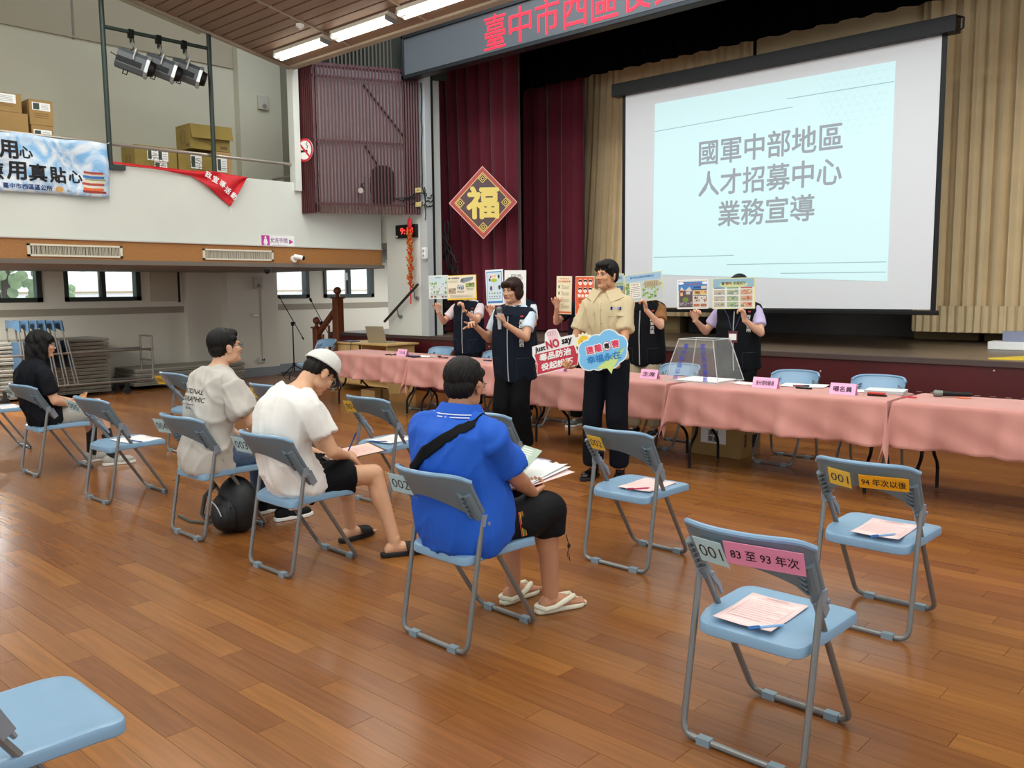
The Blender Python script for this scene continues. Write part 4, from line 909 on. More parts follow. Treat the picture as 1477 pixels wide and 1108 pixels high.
# papers and pens
form_grey = mat('form lines', '#c9a5a5', .8)
def sheet(x, y, z, w_, h_, rz, label, m=pink_paper, cat='paper', lines=True, nm='paper_form', curl=.004, group=None):
    t = thing(nm, label, cat, (x, y, z), rz, group=group)
    g = G(); g.grid(lambda u, v: ((u-.5)*w_, (v-.5)*h_, .0012+curl*abs(u-.5)*2*abs(v-.5)*2), 6, 6); o = obj('sheet', g, m, t); s = o.modifiers.new('s', 'SOLIDIFY'); s.thickness = .0008
    if lines:
        g = G(); zz = .0022+curl*.25
        for k in range(11): g.rect(-w_*.38, h_*(.36-.065*k), w_*(.38-.2*(k % 3 == 1)), h_*(.36-.065*k)+.0025, (0, 0, zz), UX, UY)
        for a in (-.4, .4): g.rect(a*w_-.0008, -h_*.3, a*w_+.0008, h_*.4, (0, 0, zz), UX, UY)
        for b in (-.3, .4): g.rect(-.4*w_, b*h_-.0008, .4*w_, b*h_+.0008, (0, 0, zz), UX, UY)
        g.rect(-w_*.2, h_*.43, w_*.2, h_*.45, (0, 0, zz), UX, UY); obj('form_print', g, form_grey, t, smooth=False)
    return t
def pen(x, y, z, rz, label, col, group=None):
    t = thing('pen', label, 'pen', (x, y, z+.0045), rz, group=group)
    g = G(); g.cyl((-.06, 0, 0), (.05, 0, 0), .0045, n=8); g.cyl((.05, 0, 0), (.066, 0, 0), .0045, .001, 8); obj('barrel', g, col, t)
    g = G(); g.cyl((-.07, 0, 0), (-.03, 0, 0), .0052, n=8); g.box((-.05, 0, .006), (.035, .003, .0015)); obj('cap', g, mat('pen cap blue', '#2a6fb8', .4) if col is not RED else mat('pen cap red', '#b3304a', .4), t)
BLUE = mat('pen blue', '#7fb0dc', .4); RED = mat('pen magenta', '#c23a66', .4); sz = .4335
gp_ = 'pink forms on the chair seats'; gpen = 'pens on the chair seats'
sheet(-1.335, 2.70, sz, .21, .30, .02, 'pale pink form on the seat of the chair with the long pink card', group=gp_); pen(-1.25, 2.58, sz+.003, .95, 'blue pen on the form of the chair with the long pink card', BLUE, gpen)
sheet(-1.39, 4.03, sz, .21, .30, .03, 'pale pink form on the seat of the chair with the long amber card', group=gp_); pen(-1.35, 3.9, sz+.003, 1.05, 'blue pen on the form of the chair with the long amber card', BLUE, gpen)
sheet(-2.73, 4.08, sz, .21, .30, .05, 'pale pink form under a magenta pen on an empty chair', group=gp_); pen(-2.7, 3.95, sz+.003, .95, 'magenta pen on the form of the yellow 002 chair', RED, gpen)
sheet(-3.7, 4.1, sz, .21, .30, -.05, 'pale form on the seat of the chair behind the man in blue', group=gp_)
sheet(-5.05, 4.12, sz, .26, .30, .1, 'white form on the empty seat right of the white cap', white_p, group=gp_); pen(-5.02, 3.97, sz+.003, .6, 'dark blue pen on the empty seat right of the white cap', mat('pen navy', '#2d4f8e', .4), gpen)
sheet(-6.35, 4.1, sz, .24, .3, .05, 'white form on the seat between the grey and white shirts', white_p, group=gp_)
sheet(-7.95, 4.12, sz, .24, .3, .1, 'pale form under an orange pen on the far seat left of the grey shirt', white_p, group=gp_); pen(-7.93, 4.02, sz+.003, .5, 'orange pen on the form of the yellow 006 chair', mat('pen orange', '#e39a3a', .4), gpen)
sheet(-6.57, 2.85, sz, .3, .26, .1, 'white form on the empty chair in front of the long-haired youth', white_p, group=gp_); pen(-6.45, 2.8, sz+.003, .3, 'blue pen on the form in front of the long-haired youth', mat('pen navy', '#2d4f8e', .4), gpen)
sheet(-9.5, 2.83, sz, .3, .28, 0, 'white form on the seat of the chair at the left edge', white_p, group=gp_)

# ---------------------------------------------------------------- tables with pink cloths
TB = [(-9.02, 7.28, .03, 'far left pink covered table'), (-7.2, 7.17, .05, 'pink covered table behind the standing woman'), (-4.98, 6.76, .05, 'pink covered table behind the man in beige'), (-3.13, 6.68, -.02, 'pink covered table under the clear ballot box'), (-1.30, 6.74, .0, 'pink covered table at the right edge')]
TW, TD, TH = 1.76, .60, .72
wt = mat('table top board', '#b9a27c', .6)
lt = None
for k, (x, y, rz, lab) in enumerate(TB):
    t = thing('folding_table', 'long folding table with black bent legs, the '+lab, 'table', (x, y, 0), -rz)
    g = G(); g.b2((-TW/2, -TD/2, TH-.045), (TW/2, TD/2, TH-.006)); obj('table_top', g, wt, t, bevel=.004)
    for s in (-1, 1):
        xx = s*(TW/2-.14)
        for q in (-1, 1):
            g = G(); g.tube(arc_path([(xx, q*.06, TH-.05), (xx, q*.06, .5), (xx, q*.13, .42), (xx, q*.13, .3), (xx, q*.25, .2), (xx, q*.25, .01)], .06), .013, 8); obj('leg', g, black_m, t)
        g = G(); g.cyl((xx, -.13, .38), (xx, .13, .38), .01, n=8); g.cyl((xx, 0, TH-.06), (s*.35, 0, TH-.06), .009, n=8); g.tube([(xx, 0, .42), (s*.4, 0, TH-.06)], .009, 8); obj('cross_brace', g, black_m, t)
    # cloth
    CWd = TW+(.34 if k < 4 else .5); hw, hd, drop = TW/2+.006, TD/2+.006, .335
    rnd = random.Random(40+k); ph = [rnd.uniform(0, 6.28) for _ in range(8)]
    def cl(u, v):
        X = (u-.5)*(TW+2*.34); Y = (v-.5)*(TD+2*(drop)); ox = max(abs(X)-hw, 0); oy = max(abs(Y)-hd, 0); sx, sy = math.copysign(1, X), math.copysign(1, Y)
        x_, y_, z_ = X, Y, TH
        wv = .012*math.sin(X*9+ph[0])+.008*math.sin(X*21+ph[1])+.005*math.sin(X*37+ph[6])
        if ox > 0 and oy > 0:
            a = math.atan2(oy, ox); d = math.hypot(ox, oy); f = .35+.22*math.sin(2*a)-.12*math.sin(4*a)
            x_ = sx*(hw+.012+.10*min(ox, .4)*f*2*math.cos(a)); y_ = sy*(hd+.012+.17*min(oy, .4)*f*2*math.sin(a)+.0); z_ = TH-d*.97
            x_ += sx*.02*math.sin(2*a)*d/.4; y_ += sy*.05*math.sin(2*a)*d/.4
        elif ox > 0: x_ = sx*(hw+.006+.02*(ox/.3)+.012*math.sin(Y*14+ph[2])*ox/.3); z_ = TH-ox
        elif oy > 0: y_ = sy*(hd+.006+(.03+wv*2.6+.01*math.sin(X*13+Y*30+ph[5]))*(oy/.3)); z_ = TH-oy*.995; x_ = X
        else: z_ = TH+.0015+.0012*math.sin(X*11+ph[3])*math.sin(Y*13+ph[4])
        return (x_, y_, z_)
    g = G(); g.grid(cl, 110, 56); o = obj('tablecloth', g, cloth_m, None, label='salmon pink cloth over the '+lab, cat='tablecloth', group='salmon pink tablecloths', loc=(x, y, 0), rz=-rz, ang=1.3)
    s = o.modifiers.new('s', 'SOLIDIFY'); s.thickness = .003; s.offset = 1
# things on the tables
def tent(x, y, rz, txt, label, z=TH+.006, col=pink_pale, w_=.19):
    t = thing('name_card', label, 'name card', (x, y, z), rz, group='folded pink name cards on the tables')
    g = G()
    for s in (-1, 1): g.add([(-w_/2, s*.03, 0), (w_/2, s*.03, 0), (w_/2, 0, .085), (-w_/2, 0, .085), (-w_/2, s*.0285, 0), (w_/2, s*.0285, 0), (w_/2, 0, .083), (-w_/2, 0, .083)], [(0, 1, 2, 3), (7, 6, 5, 4)])
    obj('card', g, col, t, smooth=False); ay = nrm(V(0, .03, .085)); g = G(); put_text(g, txt, V(0, -.0175, .042), UX, ay, height=.042, width=w_*.72, bold=.02 if len(txt) < 4 else .006); obj('card_text', g, mat('dark plum ink', '#3a1d3a', .7), t, smooth=False)
tent(-8.45, 7.1, -.05, '工作人員', 'pink name card on the far left table')
tent(-5.58, 6.72, -.05, '唱票員', 'pink name card on the table between the woman and the man in beige')
tent(-4.44, 6.66, -.05, '主席', 'pink name card reading 主席, beside the clear ballot box')
tent(-3.28, 6.62, .0, '身分證收驗員', 'pink name card reading 身分證收驗員 on the table right of the ballot box', w_=.22)
tent(-2.62, 6.58, 0, '唱名員', 'pink name card reading 唱名員, near the right end of the table', w_=.2)
zt = TH+.007
sheet(-8.15, 7.2, zt, .3, .2, .1, 'white papers beside the name card on the far left table', white_p, lines=False)
t = thing('ink_pad', 'dark blue flat case on the far left table', 'case', (-8.2, 7.05, zt+.004)); g = G(); g.b2((-.09, -.05, 0), (.09, .05, .014)); obj('case', g, mat('navy case', '#2c3556', .4), t, bevel=.003); g = G(); g.b2((-.09, -.051, .006), (.09, -.05, .008)); obj('seam', g, black_m, t)
g = G(); g.tube([(0, 0, .006), (.05, .04, .01), (.1, .02, .006), (.14, .06, .012), (.08, .09, .006)], .008, 6); obj('spectacles_case_strap', g, mat('dark brown strap', '#3b2a22', .6), label='small dark strap lying left of the name card on the far left table', cat='strap', loc=(-8.72, 7.03, zt))
def marker(x, y, rz, col, label, L=.13):
    t = thing('marker_pen', label, 'pen', (x, y, zt+.008), rz); g = G(); g.cyl((-L/2, 0, 0), (L/2-.04, 0, 0), .008, n=10); obj('barrel', g, col, t); g = G(); g.cyl((L/2-.045, 0, 0), (L/2, 0, 0), .009, .008, 10); obj('cap', g, black_m, t)
marker(-7.72, 7.12, .3, mat('brown stamp', '#7a3a2c', .5), 'brown stamp lying on the pink table, left of the man in blue\'s head')
marker(-7.95, 7.2, .9, mat('silver pen', '#b9bcc0', .3, metal=.5), 'thin silver pen beside the papers on the far left table', .14)
marker(-7.4, 7.2, .2, red_m, 'red marker on the pink table behind the head of the man in blue'); marker(-7.0, 7.15, 0, mat('navy marker', '#22305e', .5), 'navy marker on the pink table left of the standing woman')
marker(-3.0, 6.72, .1, black_m, 'black marker on the pink table between two name cards'); marker(-3.08, 6.85, .4, mat('dark red marker', '#7a1f2c', .5), 'dark red marker behind the black marker on the pink table')
t = thing('stapler', 'red stapler in front of the notebook on the pink table', 'stapler', (-2.38, 6.62, zt), .05); g = G(); g.b2((-.07, -.015, 0), (.07, .015, .01)); obj('base', g, black_m, t, bevel=.003); g = G(); g.b2((-.07, -.014, .012), (.06, .014, .028)); obj('arm', g, mat('stapler red', '#c0392b', .4), t, bevel=.005)
g = G(); g.tube([(.03*math.cos(a), .014*math.sin(a), 0) for a in np.linspace(0, 6.28, 16)[:-1]], .004, 6, closed=True); g.box((-.05, 0, 0), (.05, .01, .006)); obj('scissors', g, red_m, label='small red handled clip on the pink table, right of the stapler', cat='clip', loc=(-2.14, 6.66, zt+.005), rz=.5)
sheet(-3.1, 6.95, zt, .36, .26, .2, 'white papers in front of the empty chairs on the pink table', white_p, lines=False); sheet(-3.55, 6.8, zt, .22, .16, .1, 'white slip of paper beside the ballot box', white_p, lines=False)
sheet(-2.62, 6.85, zt, .28, .2, .1, 'white papers behind the name card reading 唱名員', white_p, lines=False)
t = thing('notebook', 'pale grey notebook with white cover on the pink table', 'notebook', (-2.4, 6.86, zt), .15); g = G(); g.b2((-.14, -.1, 0), (.14, .1, .022)); obj('pages', g, mat('page edge', '#b9c0c0', .7), t, smooth=False); g = G(); g.b2((-.143, -.103, .022), (.143, .103, .026)); obj('cover', g, mat('cover grey', '#d5dadb', .5), t, bevel=.002)
t = thing('wireless_microphone', 'wireless microphone lying on the right hand pink table', 'microphone', (-2.02, 6.86, zt+.024), .25); g = G(); g.cyl((.03, 0, 0), (.22, 0, 0), .02, .016, 14); obj('body', g, black_m, t); g = G(); g.cyl((-.02, 0, 0), (.03, 0, 0), .026, .022, 16); g.ell((-.02, 0, 0), (.018, .026, .026)); obj('grille', g, mat('mic grille', '#77807a', .45, metal=.4), t)
g = G(); g.prism([(-.05, .0), (.0, .02), (.05, .015), (.02, -.005), (.01, -.03), (-.01, -.008)], (0, 0, 0), UX, UY, .006); obj('tape_scrap', g, mat('orange scrap', '#e0702f', .6), label='small orange scrap lying right of the wireless microphone', cat='scrap', loc=(-1.85, 6.86, zt))
# ballot box
t = thing('ballot_box', 'clear acrylic ballot box with blue lettering on the pink table', 'ballot box', (-3.98, 6.83, zt), .0)
acr = bpy.data.materials.new('clear acrylic'); acr.use_nodes = True; b = acr.node_tree.nodes['Principled BSDF']; b.inputs['Base Color'].default_value = (.9, .95, .95, 1); b.inputs['Roughness'].default_value = .05; b.inputs['Alpha'].default_value = .045
W0, W1, Hb = .27, .17, .37
def ring(w_, d_, z): return [(-w_, -d_, z), (w_, -d_, z), (w_, d_, z), (-w_, d_, z)]
lo, hi = ring(W0, .23, 0), ring(W1, .15, Hb)
for k in range(4):
    a, b_, c_, d_ = V(*lo[k]), V(*lo[(k+1) % 4]), V(*hi[(k+1) % 4]), V(*hi[k]); n_ = nrm(np.cross(b_-a, d_-a))*.004
    g = G(); g.add([a, b_, c_, d_, a-n_, b_-n_, c_-n_, d_-n_], [(0, 1, 2, 3), (7, 6, 5, 4), (0, 4, 5, 1), (1, 5, 6, 2), (2, 6, 7, 3), (3, 7, 4, 0)]); obj('side_pane', g, acr, t, smooth=False)
g = G(); g.b2((-W1-.01, -.16, Hb), (W1+.01, .16, Hb+.005)); obj('lid', g, acr, t, smooth=False)
g = G(); g.b2((-.1, -.03, Hb+.005), (.1, .03, Hb+.008)); obj('slot_plate', g, mat('slot grey', '#a9b0b0', .4), t, smooth=False)
g = G()
for k in range(4): g.tube([lo[k], hi[k]], .004, 6); g.tube([hi[k], hi[(k+1) % 4]], .004, 6); g.tube([lo[k], lo[(k+1) % 4]], .004, 6)
obj('edge', g, mat('bright acrylic edge', '#d8dedc', .2, alpha=.75), t)
g = G(); bs = nrm(V(0, .08, Hb))
for s in (-1, 1):
    for q, ch in enumerate('臺中西區公所'[::1] if s < 0 else '區公所投票匭'): put_text(g, ch, V(s*(.15-.013*(5-q)), -.23+.08*(.31-.058*q)/Hb-.004, .31-.055*q), UX, bs, height=.045, bold=.012)
obj('blue_lettering', g, mat('royal blue', '#2a3cc0', .5), t, smooth=False)
g = G(); g.b2((-.2, -.18, .002), (.22, .18, .01)); obj('papers_inside', g, white_p, t, smooth=False)
# cardboard box under the table
t = thing('cardboard_box', 'cardboard box with a white printed sheet, on the floor under the pink table', 'box', (-3.95, 7.05, 0), .0)
g = G(); g.b2((-.28, 0, 0), (.22, .4, .3)); obj('carton', g, card_m, t, bevel=.004); g = G(); g.rect(-.18, .12, .08, .28, V(0, -.002, 0), UX, UZ); obj('printed_sheet', g, white_p, t, smooth=False)
g = G(); put_text(g, '選舉', V(-.05, -.004, .22), UX, UZ, height=.05, bold=.02); put_text(g, '票匭', V(-.05, -.004, .16), UX, UZ, height=.05, bold=.02); put_text(g, '易碎品', V(.222, .1, .16), V(0, 0, -1), V(0, 1, 0), height=.04, bold=.02); g.rect(.23, .08, .33, .2, V(.222, 0, 0), YX, UZ); obj('box_print', g, ink, t, smooth=False)
t = thing('cardboard_box', 'small pale box on the floor under the far left pink table', 'box', (-9.6, 7.3, 0)); g = G(); g.b2((0, 0, 0), (.3, .25, .2)); obj('carton', g, mat('pale beech desk', '#c9a56a'), t, bevel=.003); g = G(); g.b2((-.002, .1, .0), (.302, .14, .202)); obj('packing_tape', g, mat('tan tape', '#8f6f3f', .4), t, smooth=False)

# ---------------------------------------------------------------- platform panels and chair trolley
pm = mat('grey platform panel', '#9b978a', .6, noise=.05, nscale=3); pe = mat('platform edge', '#7d7a70', .5)
ORD = ['top', 'second', 'third', 'fourth', 'fifth', 'sixth', 'seventh', 'eighth', 'ninth', 'tenth', 'eleventh', 'twelfth', 'thirteenth', 'fourteenth', 'fifteenth']
random.seed(21)
def panel(x, y, z, L, W, h, label, group):
    t = thing('platform_panel', label, 'panel', (x+random.uniform(-.02, .02), y+random.uniform(-.02, .02), z), group=group)
    g = G(); g.b2((-W/2, 0, .004), (W/2, L, h-.006)); obj('deck', g, pm, t, bevel=.004); g = G(); g.b2((-W/2-.004, -.004, h*.3), (W/2+.004, L+.004, h*.62)); obj('edge_rail', g, pe, t, bevel=.002)
for k in range(15): panel(-14.1, 3.9, .03+.056*k, 1.7, .8, .054, ORD[14-k]+' grey panel of the tall stack behind the long-haired youth', 'grey panels in the tall stack')
for k in range(15): panel(-13.9, 1.95, .03+.056*k, 1.83, .8, .054, ORD[14-k]+' grey panel of the stack at the left edge, behind the trolley hoop', 'grey panels in the left edge stack')
for k in range(4): panel(-14.1, 6.0, .06+.07*k, 1.9, .8, .068, ORD[3-k]+' grey panel of the low stack beside the pilaster', 'grey panels in the low stack')
t = thing('chair_trolley', 'steel tube chair trolley on castors with an end ladder', 'trolley', (0, 0, 0))
g = G()
for x in (-13.35, -13.75): g.tube(arc_path([(x, 3.6, .22), (x, 6.02, .2), (x, 6.12, .2), (x, 6.12, .88)], .1), .018, 8)
for z in (.88, .5, .66): g.cyl((-13.35, 6.12, z), (-13.75, 6.12, z), .015, n=8)
for x in (-13.35, -13.75): g.cyl((x, 3.6, .68), (x, 6.14, .68), .017, n=8)
for y in (4.6, 5.4, 3.7): g.cyl((-13.35, y, .2), (-13.75, y, .2), .015, n=8)
obj('frame', g, steel_d, t)
g = G(); g.tube(arc_path([(-13.35, 3.6, .2), (-13.35, 3.6, .85), (-13.75, 3.6, .85), (-13.75, 3.6, .2)], .08), .018, 8); obj('end_hoop', g, steel_d, t)
for x in (-13.35, -13.75):
    for y in (4.0, 5.7):
        g = G(); g.cyl((x-.015, y, .06), (x+.015, y, .06), .055, n=14); g.b2((x-.025, y-.02, .06), (x+.025, y+.02, .19)); obj('castor', g, black_rub, t)
fold = {}
g = G()
g.tube(arc_path([(-.19, .0, .98), (-.19, .02, 0), (.19, .02, 0), (.19, .0, .98)], .05), .0115, 8); fold['front_frame'] = mesh('front_frame', g, [steel_d])
g = G(); g.tube(arc_path([(-.21, .03, .72), (-.21, .06, .03), (.21, .06, .03), (.21, .03, .72)], .05), .0115, 8); fold['rear_frame'] = mesh('rear_frame', g, [steel_d])
g = G(); g.grid(lambda u, v: ((u-.5)*.45, .015-.045*(1-(2*u-1)**2), 1.0-.09*v-.07*v*abs(2*u-1)**2), 18, 4); g.grid(lambda u, v: ((u-.5)*.45, -.0-.045*(1-(2*u-1)**2), 1.0-.09*v-.07*v*abs(2*u-1)**2), 18, 4); g.tube([((u-.5)*.45, .008-.045*(1-(2*u-1)**2), 1.0) for u in np.linspace(0, 1, 14)], .011, 8); fold['backrest'] = mesh('backrest', g, [mat('slate blue plastic', '#3f5a72', .4)])
g = G(); g.b2((-.2, .035, .30), (.2, .06, .70)); fold['seat'] = mesh('seat', g, [mat('slate blue plastic', '#3f5a72', .4)], False)
for k in range(6):
    t2 = thing('folded_chair', ORD[5-k].replace('top', 'first')+' folded slate blue chair on the trolley, counted from the ladder end', 'chair', (-13.55, 4.22+.14*k, .165), .25, group='folded chairs on the trolley')
    t2.rotation_euler = (.0+.03*k, 0, .1)
    for nm in ('front_frame', 'rear_frame', 'backrest', 'seat'): link(nm, fold[nm], t2)
# backpack
PI_ = math.pi
t = thing('backpack', 'black backpack on the floor under the aqua 004 chair with a trailing strap', 'backpack', (-5.08, 2.84, 0), -.1)
g = G(); g.ell((0, 0, .17), (.17, .12, .19), nu=24, nv=16); g.ell((.0, -.08, .13), (.14, .08, .13)); g.ell((0, 0, .1), (.15, .115, .1)); g.v = [(x, y, max(z, .004)) for x, y, z in g.v]; obj('body', g, mat('black nylon', '#15171a', .55, bump=.4, bscale=12), t)
g = G(); g.ell((.02, -.11, .12), (.11, .07, .1)); obj('front_pocket', g, mat('black nylon', '#15171a', .55), t)
g = G(); g.tube([(-.1, -.1, .3), (-.18, -.14, .22), (-.2, -.16, .1), (-.16, -.12, .03)], .014, 6); g.tube([(-.16, -.1, .1), (-.28, -.1, .012), (-.4, -.16, .008), (-.62, -.16, .008)], .01, 6); obj('strap', g, mat('grey strap', '#4a4a46', .7), t)
g = G(); g.tube([(.115*math.cos(a), -.155-.02*math.sin(a), .12+.10*math.sin(a)) for a in np.linspace(.2, PI_-.2, 12)], .004, 5); obj('zip', g, mat('zip grey', '#b9bcbc', .4), t)
g = G(); g.tube([(0, -.05, .33), (0, 0, .36), (0, .05, .33)], .008, 6); obj('handle', g, black_rub, t)
for k in range(3): g = G(); g.tube([(.12, -.1, .2), (.16, -.12, .19-.03*k), (.2, -.12, .21-.04*k)], .003, 5); obj('lace', g, black_rub, t)
# ---------------------------------------------------------------- people
from mathutils.bvhtree import BVHTree
def remesh(g, vox, it=4, adapt=0):
    me = bpy.data.meshes.new('r'); me.from_pydata(g.v, [], g.f); o = bpy.data.objects.new('r', me); TMP.objects.link(o)
    m = o.modifiers.new('r', 'REMESH'); m.mode = 'VOXEL'; m.voxel_size = vox; m.use_smooth_shade = True
    s = o.modifiers.new('s', 'SMOOTH'); s.iterations = it; s.factor = .5
    dg = VLY(); e = o.evaluated_get(dg); q = e.to_mesh()
    n = len(q.vertices); v = np.empty(n*3); q.vertices.foreach_get('co', v); v = v.reshape(-1, 3)
    nn = np.empty(n*3); q.vertices.foreach_get('normal', nn); nn = nn.reshape(-1, 3)
    f = [tuple(p.vertices) for p in q.polygons]
    e.to_mesh_clear(); bpy.data.objects.remove(o); bpy.data.meshes.remove(me)
    return v, f, nn
TMPS = bpy.data.scenes.new('tmp'); TMP = TMPS.collection
def VLY():
    vl = TMPS.view_layers[0]; dg = vl.depsgraph; vl.update(); return vl.depsgraph
def wrinkle(v, nn, amp, fr, seed=0, st=(1, 1, .5)):
    r = np.random.RandomState(seed); q = v*np.array(st)*fr; w_ = np.zeros(len(v))
    for k in range(7):
        d = r.normal(size=3); d /= np.linalg.norm(d); f_ = r.uniform(.6, 2.2); d2 = r.normal(size=3)
        w_ += np.sin(q @ d*f_+1.6*np.sin(q @ d2*.5+r.uniform(0, 6))+r.uniform(0, 6))/f_
    w_ = w_/2.2; w_ = np.sign(w_)*np.abs(w_)**.8
    for k in range(4):
        d = r.normal(size=3)*(1, 1, .9); d /= np.linalg.norm(d); d2 = r.normal(size=3); env = .5+.5*np.sin(q @ r.normal(size=3)*.35+r.uniform(0, 6))
        w_ += 1.1*env*(1-np.abs(np.sin(q @ d*1.5+1.8*np.sin(q @ d2*.3+r.uniform(0, 6))+r.uniform(0, 6))))**3
    return v+nn*(w_*amp)[:, None]
def ik(a, c, l1, l2, pole):
    a, c, pole = map(lambda x: np.asarray(x, float), (a, c, pole)); d = c-a; L = np.linalg.norm(d)
    if L > (l1+l2)*.995: c = a+d/L*(l1+l2)*.995; d = c-a; L = np.linalg.norm(d)
    x = (l1*l1-l2*l2+L*L)/(2*L); h = math.sqrt(max(l1*l1-x*x, 0)); u = d/L; p = pole-a; p = nrm(p-u*np.dot(p, u))
    return a+u*x+p*h, c
class Body: pass
def torso(B, t):
    P, C_, N_ = B.P, B.C, B.N
    c = P*(1-t)**2*1+(2*C_-.5*P-.5*N_)*2*t*(1-t)+N_*t*t
    d = nrm(((2*C_-.5*P-.5*N_)-P)*2*(1-t)+(N_-(2*C_-.5*P-.5*N_))*2*t); tw = B.twist*t
    r = nrm(V(math.cos(tw), math.sin(tw), 0)); r = nrm(r-d*np.dot(r, d)); f = nrm(np.cross(d, r))
    T = [-.28, -.12, 0, .3, .6, .82, .95, 1.05, 1.16]; HW = [.150, .165, .168, .145, .158, .175, .150, .075, .055]; HD = [.10, .112, .115, .098, .115, .112, .085, .062, .05]
    hw = np.interp(t, T, HW)*B.w; hd = np.interp(t, T, HD)*B.w
    bl = B.belly*math.exp(-((t-.25)/.28)**2); hd += bl*.5; hw += bl*.35; c = c+f*bl*.35
    return c, r, f, hw, hd, d
def surf_on(B, t, ang, off=.003):
    c = Vector(torso(B, min(t, 1.05))[0]); p = Vector(surf(B, t, ang, 0)); d = p-c; L = d.length; d.normalize(); q = c+d*(L+.10)
    if t < 0: c = Vector(torso(B, t)[0])
    h = B.bvh.ray_cast(q, -d, .2)
    return np.array(h[0]+d*off) if h[0] else surf(B, t, ang, .03+off)
def surf(B, t, ang, infl=0.0):
    c, r, f, hw, hd, d = torso(B, t); return c+r*(hw+infl)*math.sin(ang)+f*(hd+infl)*math.cos(ang)
def tor_loft(g, B, t0, t1, infl, n=26, flare=0.0, box=False):
    rings = []; K = 14
    for k in range(K+1):
        t = t0+(t1-t0)*k/K; c, r, f, hw, hd, d = torso(B, t); e = infl+flare*min(max(0, (.45-t)), .6)
        if box and t < .6: hw = max(hw, .170*B.w); hd = max(hd, .124*B.w)
        rings.append([c+r*(hw+e)*math.copysign(abs(math.sin(a))**.85, math.sin(a))+f*(hd+e)*math.copysign(abs(math.cos(a))**.9, math.cos(a)) for a in np.linspace(0, 2*math.pi, n, endpoint=False)])
    g.loft(rings)
def hand(g, wr, d, pn, side, curl=.5, tcurl=.5, s=1.0, point=False):
    """wr wrist, d hand direction, pn palm facing direction, side +1: thumb towards cross(d, pn)"""
    d = nrm(d); pn = nrm(np.asarray(pn, float)-d*np.dot(pn, d)); w_ = np.cross(d, pn)*side
    def ringp(c, a, b): return [c+w_*a*math.cos(q)+pn*b*math.sin(q) for q in np.linspace(0, 2*math.pi, 12, endpoint=False)]
    g.loft([ringp(wr-d*.02*s, .026*s, .019*s), ringp(wr+d*.01*s, .029*s, .018*s), ringp(wr+d*.05*s, .040*s, .017*s), ringp(wr+d*.085*s, .041*s, .013*s), ringp(wr+d*.095*s, .038*s, .010*s)])
    for k, (o_, L) in enumerate(((.030, .070), (.010, .080), (-.010, .074), (-.029, .058))):
        p = wr+d*(.086-.004*abs(k-1))*s+w_*o_*s; a = 0; cc = curl*(1+.12*k)
        if point and k == 0: cc = .08
        g.ell(p, (.0105*s,)*3, nu=10, nv=8)
        for j, fr_ in enumerate((.45, .31, .24)):
            a += cc*(1.0, 1.15, .8)[j]; dd = d*math.cos(a)+pn*math.sin(a)+w_*.05*(1.5-k); q = p+nrm(dd)*L*fr_*s; g.cap(p, q, (.0094-.0009*j)*s, (.0086-.0009*j)*s, 10); p = q
    p = wr+d*.025*s+w_*.026*s; a = .75
    for j, L in enumerate((.042, .034, .027)):
        aa = a-.28*j*tcurl; dd = d*math.cos(aa)+w_*math.sin(aa)*.9+pn*(.25+.55*tcurl*j); q = p+nrm(dd)*L*s; g.cap(p, q, (.013-.0017*j)*s, (.0115-.0017*j)*s, 10); p = q
def foot(g, an, toe_dir, s=1.0, r=.04):
    td = nrm(V(toe_dir[0], toe_dir[1], 0)); sd = V(td[1], -td[0], 0); z0 = .012
    def rg(c, a, b): return [c+sd*a*math.cos(q)+UZ*b*math.sin(q) for q in np.linspace(0, 2*math.pi, 12, endpoint=False)]
    b_ = V(an[0], an[1], 0)
    g.loft([rg(b_-td*.062*s+UZ*(z0+.026), .018*s, .02), rg(b_-td*.045*s+UZ*(z0+.034), .03*s, .034), rg(b_+UZ*(z0+.042), .034*s, .042), rg(b_+td*.06*s+UZ*(z0+.034), .038*s, .034), rg(b_+td*.12*s+UZ*(z0+.021), .045*s, .021), rg(b_+td*.16*s+UZ*(z0+.014), .044*s, .014)])
    for k, (o_, L) in enumerate(((-.028, .048), (-.012, .04), (.002, .036), (.015, .031), (.028, .025))): g.cap(b_+td*.15*s+sd*o_*s*B_SIDE[0]+UZ*(z0+.011), b_+td*(.15+L)*s+sd*o_*s*B_SIDE[0]+UZ*(z0+.009), .011*s, .009*s, 8)
    g.cap(V(*an)+UZ*.02, b_+UZ*(z0+.045), .034, .036)
B_SIDE = [1]
def head_geo(g, B, s=1.0):
    M = B.HM; c = B.H
    def e(p, r, rx=0, ry=0, rz=0): g.ell(c+M @ (V(*p)*s), V(*r)*s, M @ rot_z(rz) @ rot_y(ry) @ rot_x(rx), 20, 14)
    e((0, -.014, .035), (.073, .091, .083)); e((0, .022, -.028), (.061, .067, .083)); e((0, .042, -.078), (.040, .043, .033)); e((0, .0, -.055), (.056, .06, .05))
    for q in (-1, 1):
        e((q*.034, .061, -.022), (.025, .026, .025)); e((q*.026, .079, .020), (.026, .012, .009)); e((q*.045, .012, -.065), (.016, .045, .03), rx=.35)
        e((q*.074, -.006, -.012), (.009, .020, .031), rz=-q*.35); e((q*.077, -.012, .004), (.008, .016, .016), rz=-q*.4); e((q*.012, .096, -.028), (.009, .011, .008))
    g.cap(c+M @ (V(0, .082, .012)*s), c+M @ (V(0, .098, -.022)*s), .0065*s, .0095*s); e((0, .101, -.026), (.0105, .011, .008))
    e((0, .084, -.052), (.022, .012, .014)); e((0, .078, -.088), (.02, .014, .016))
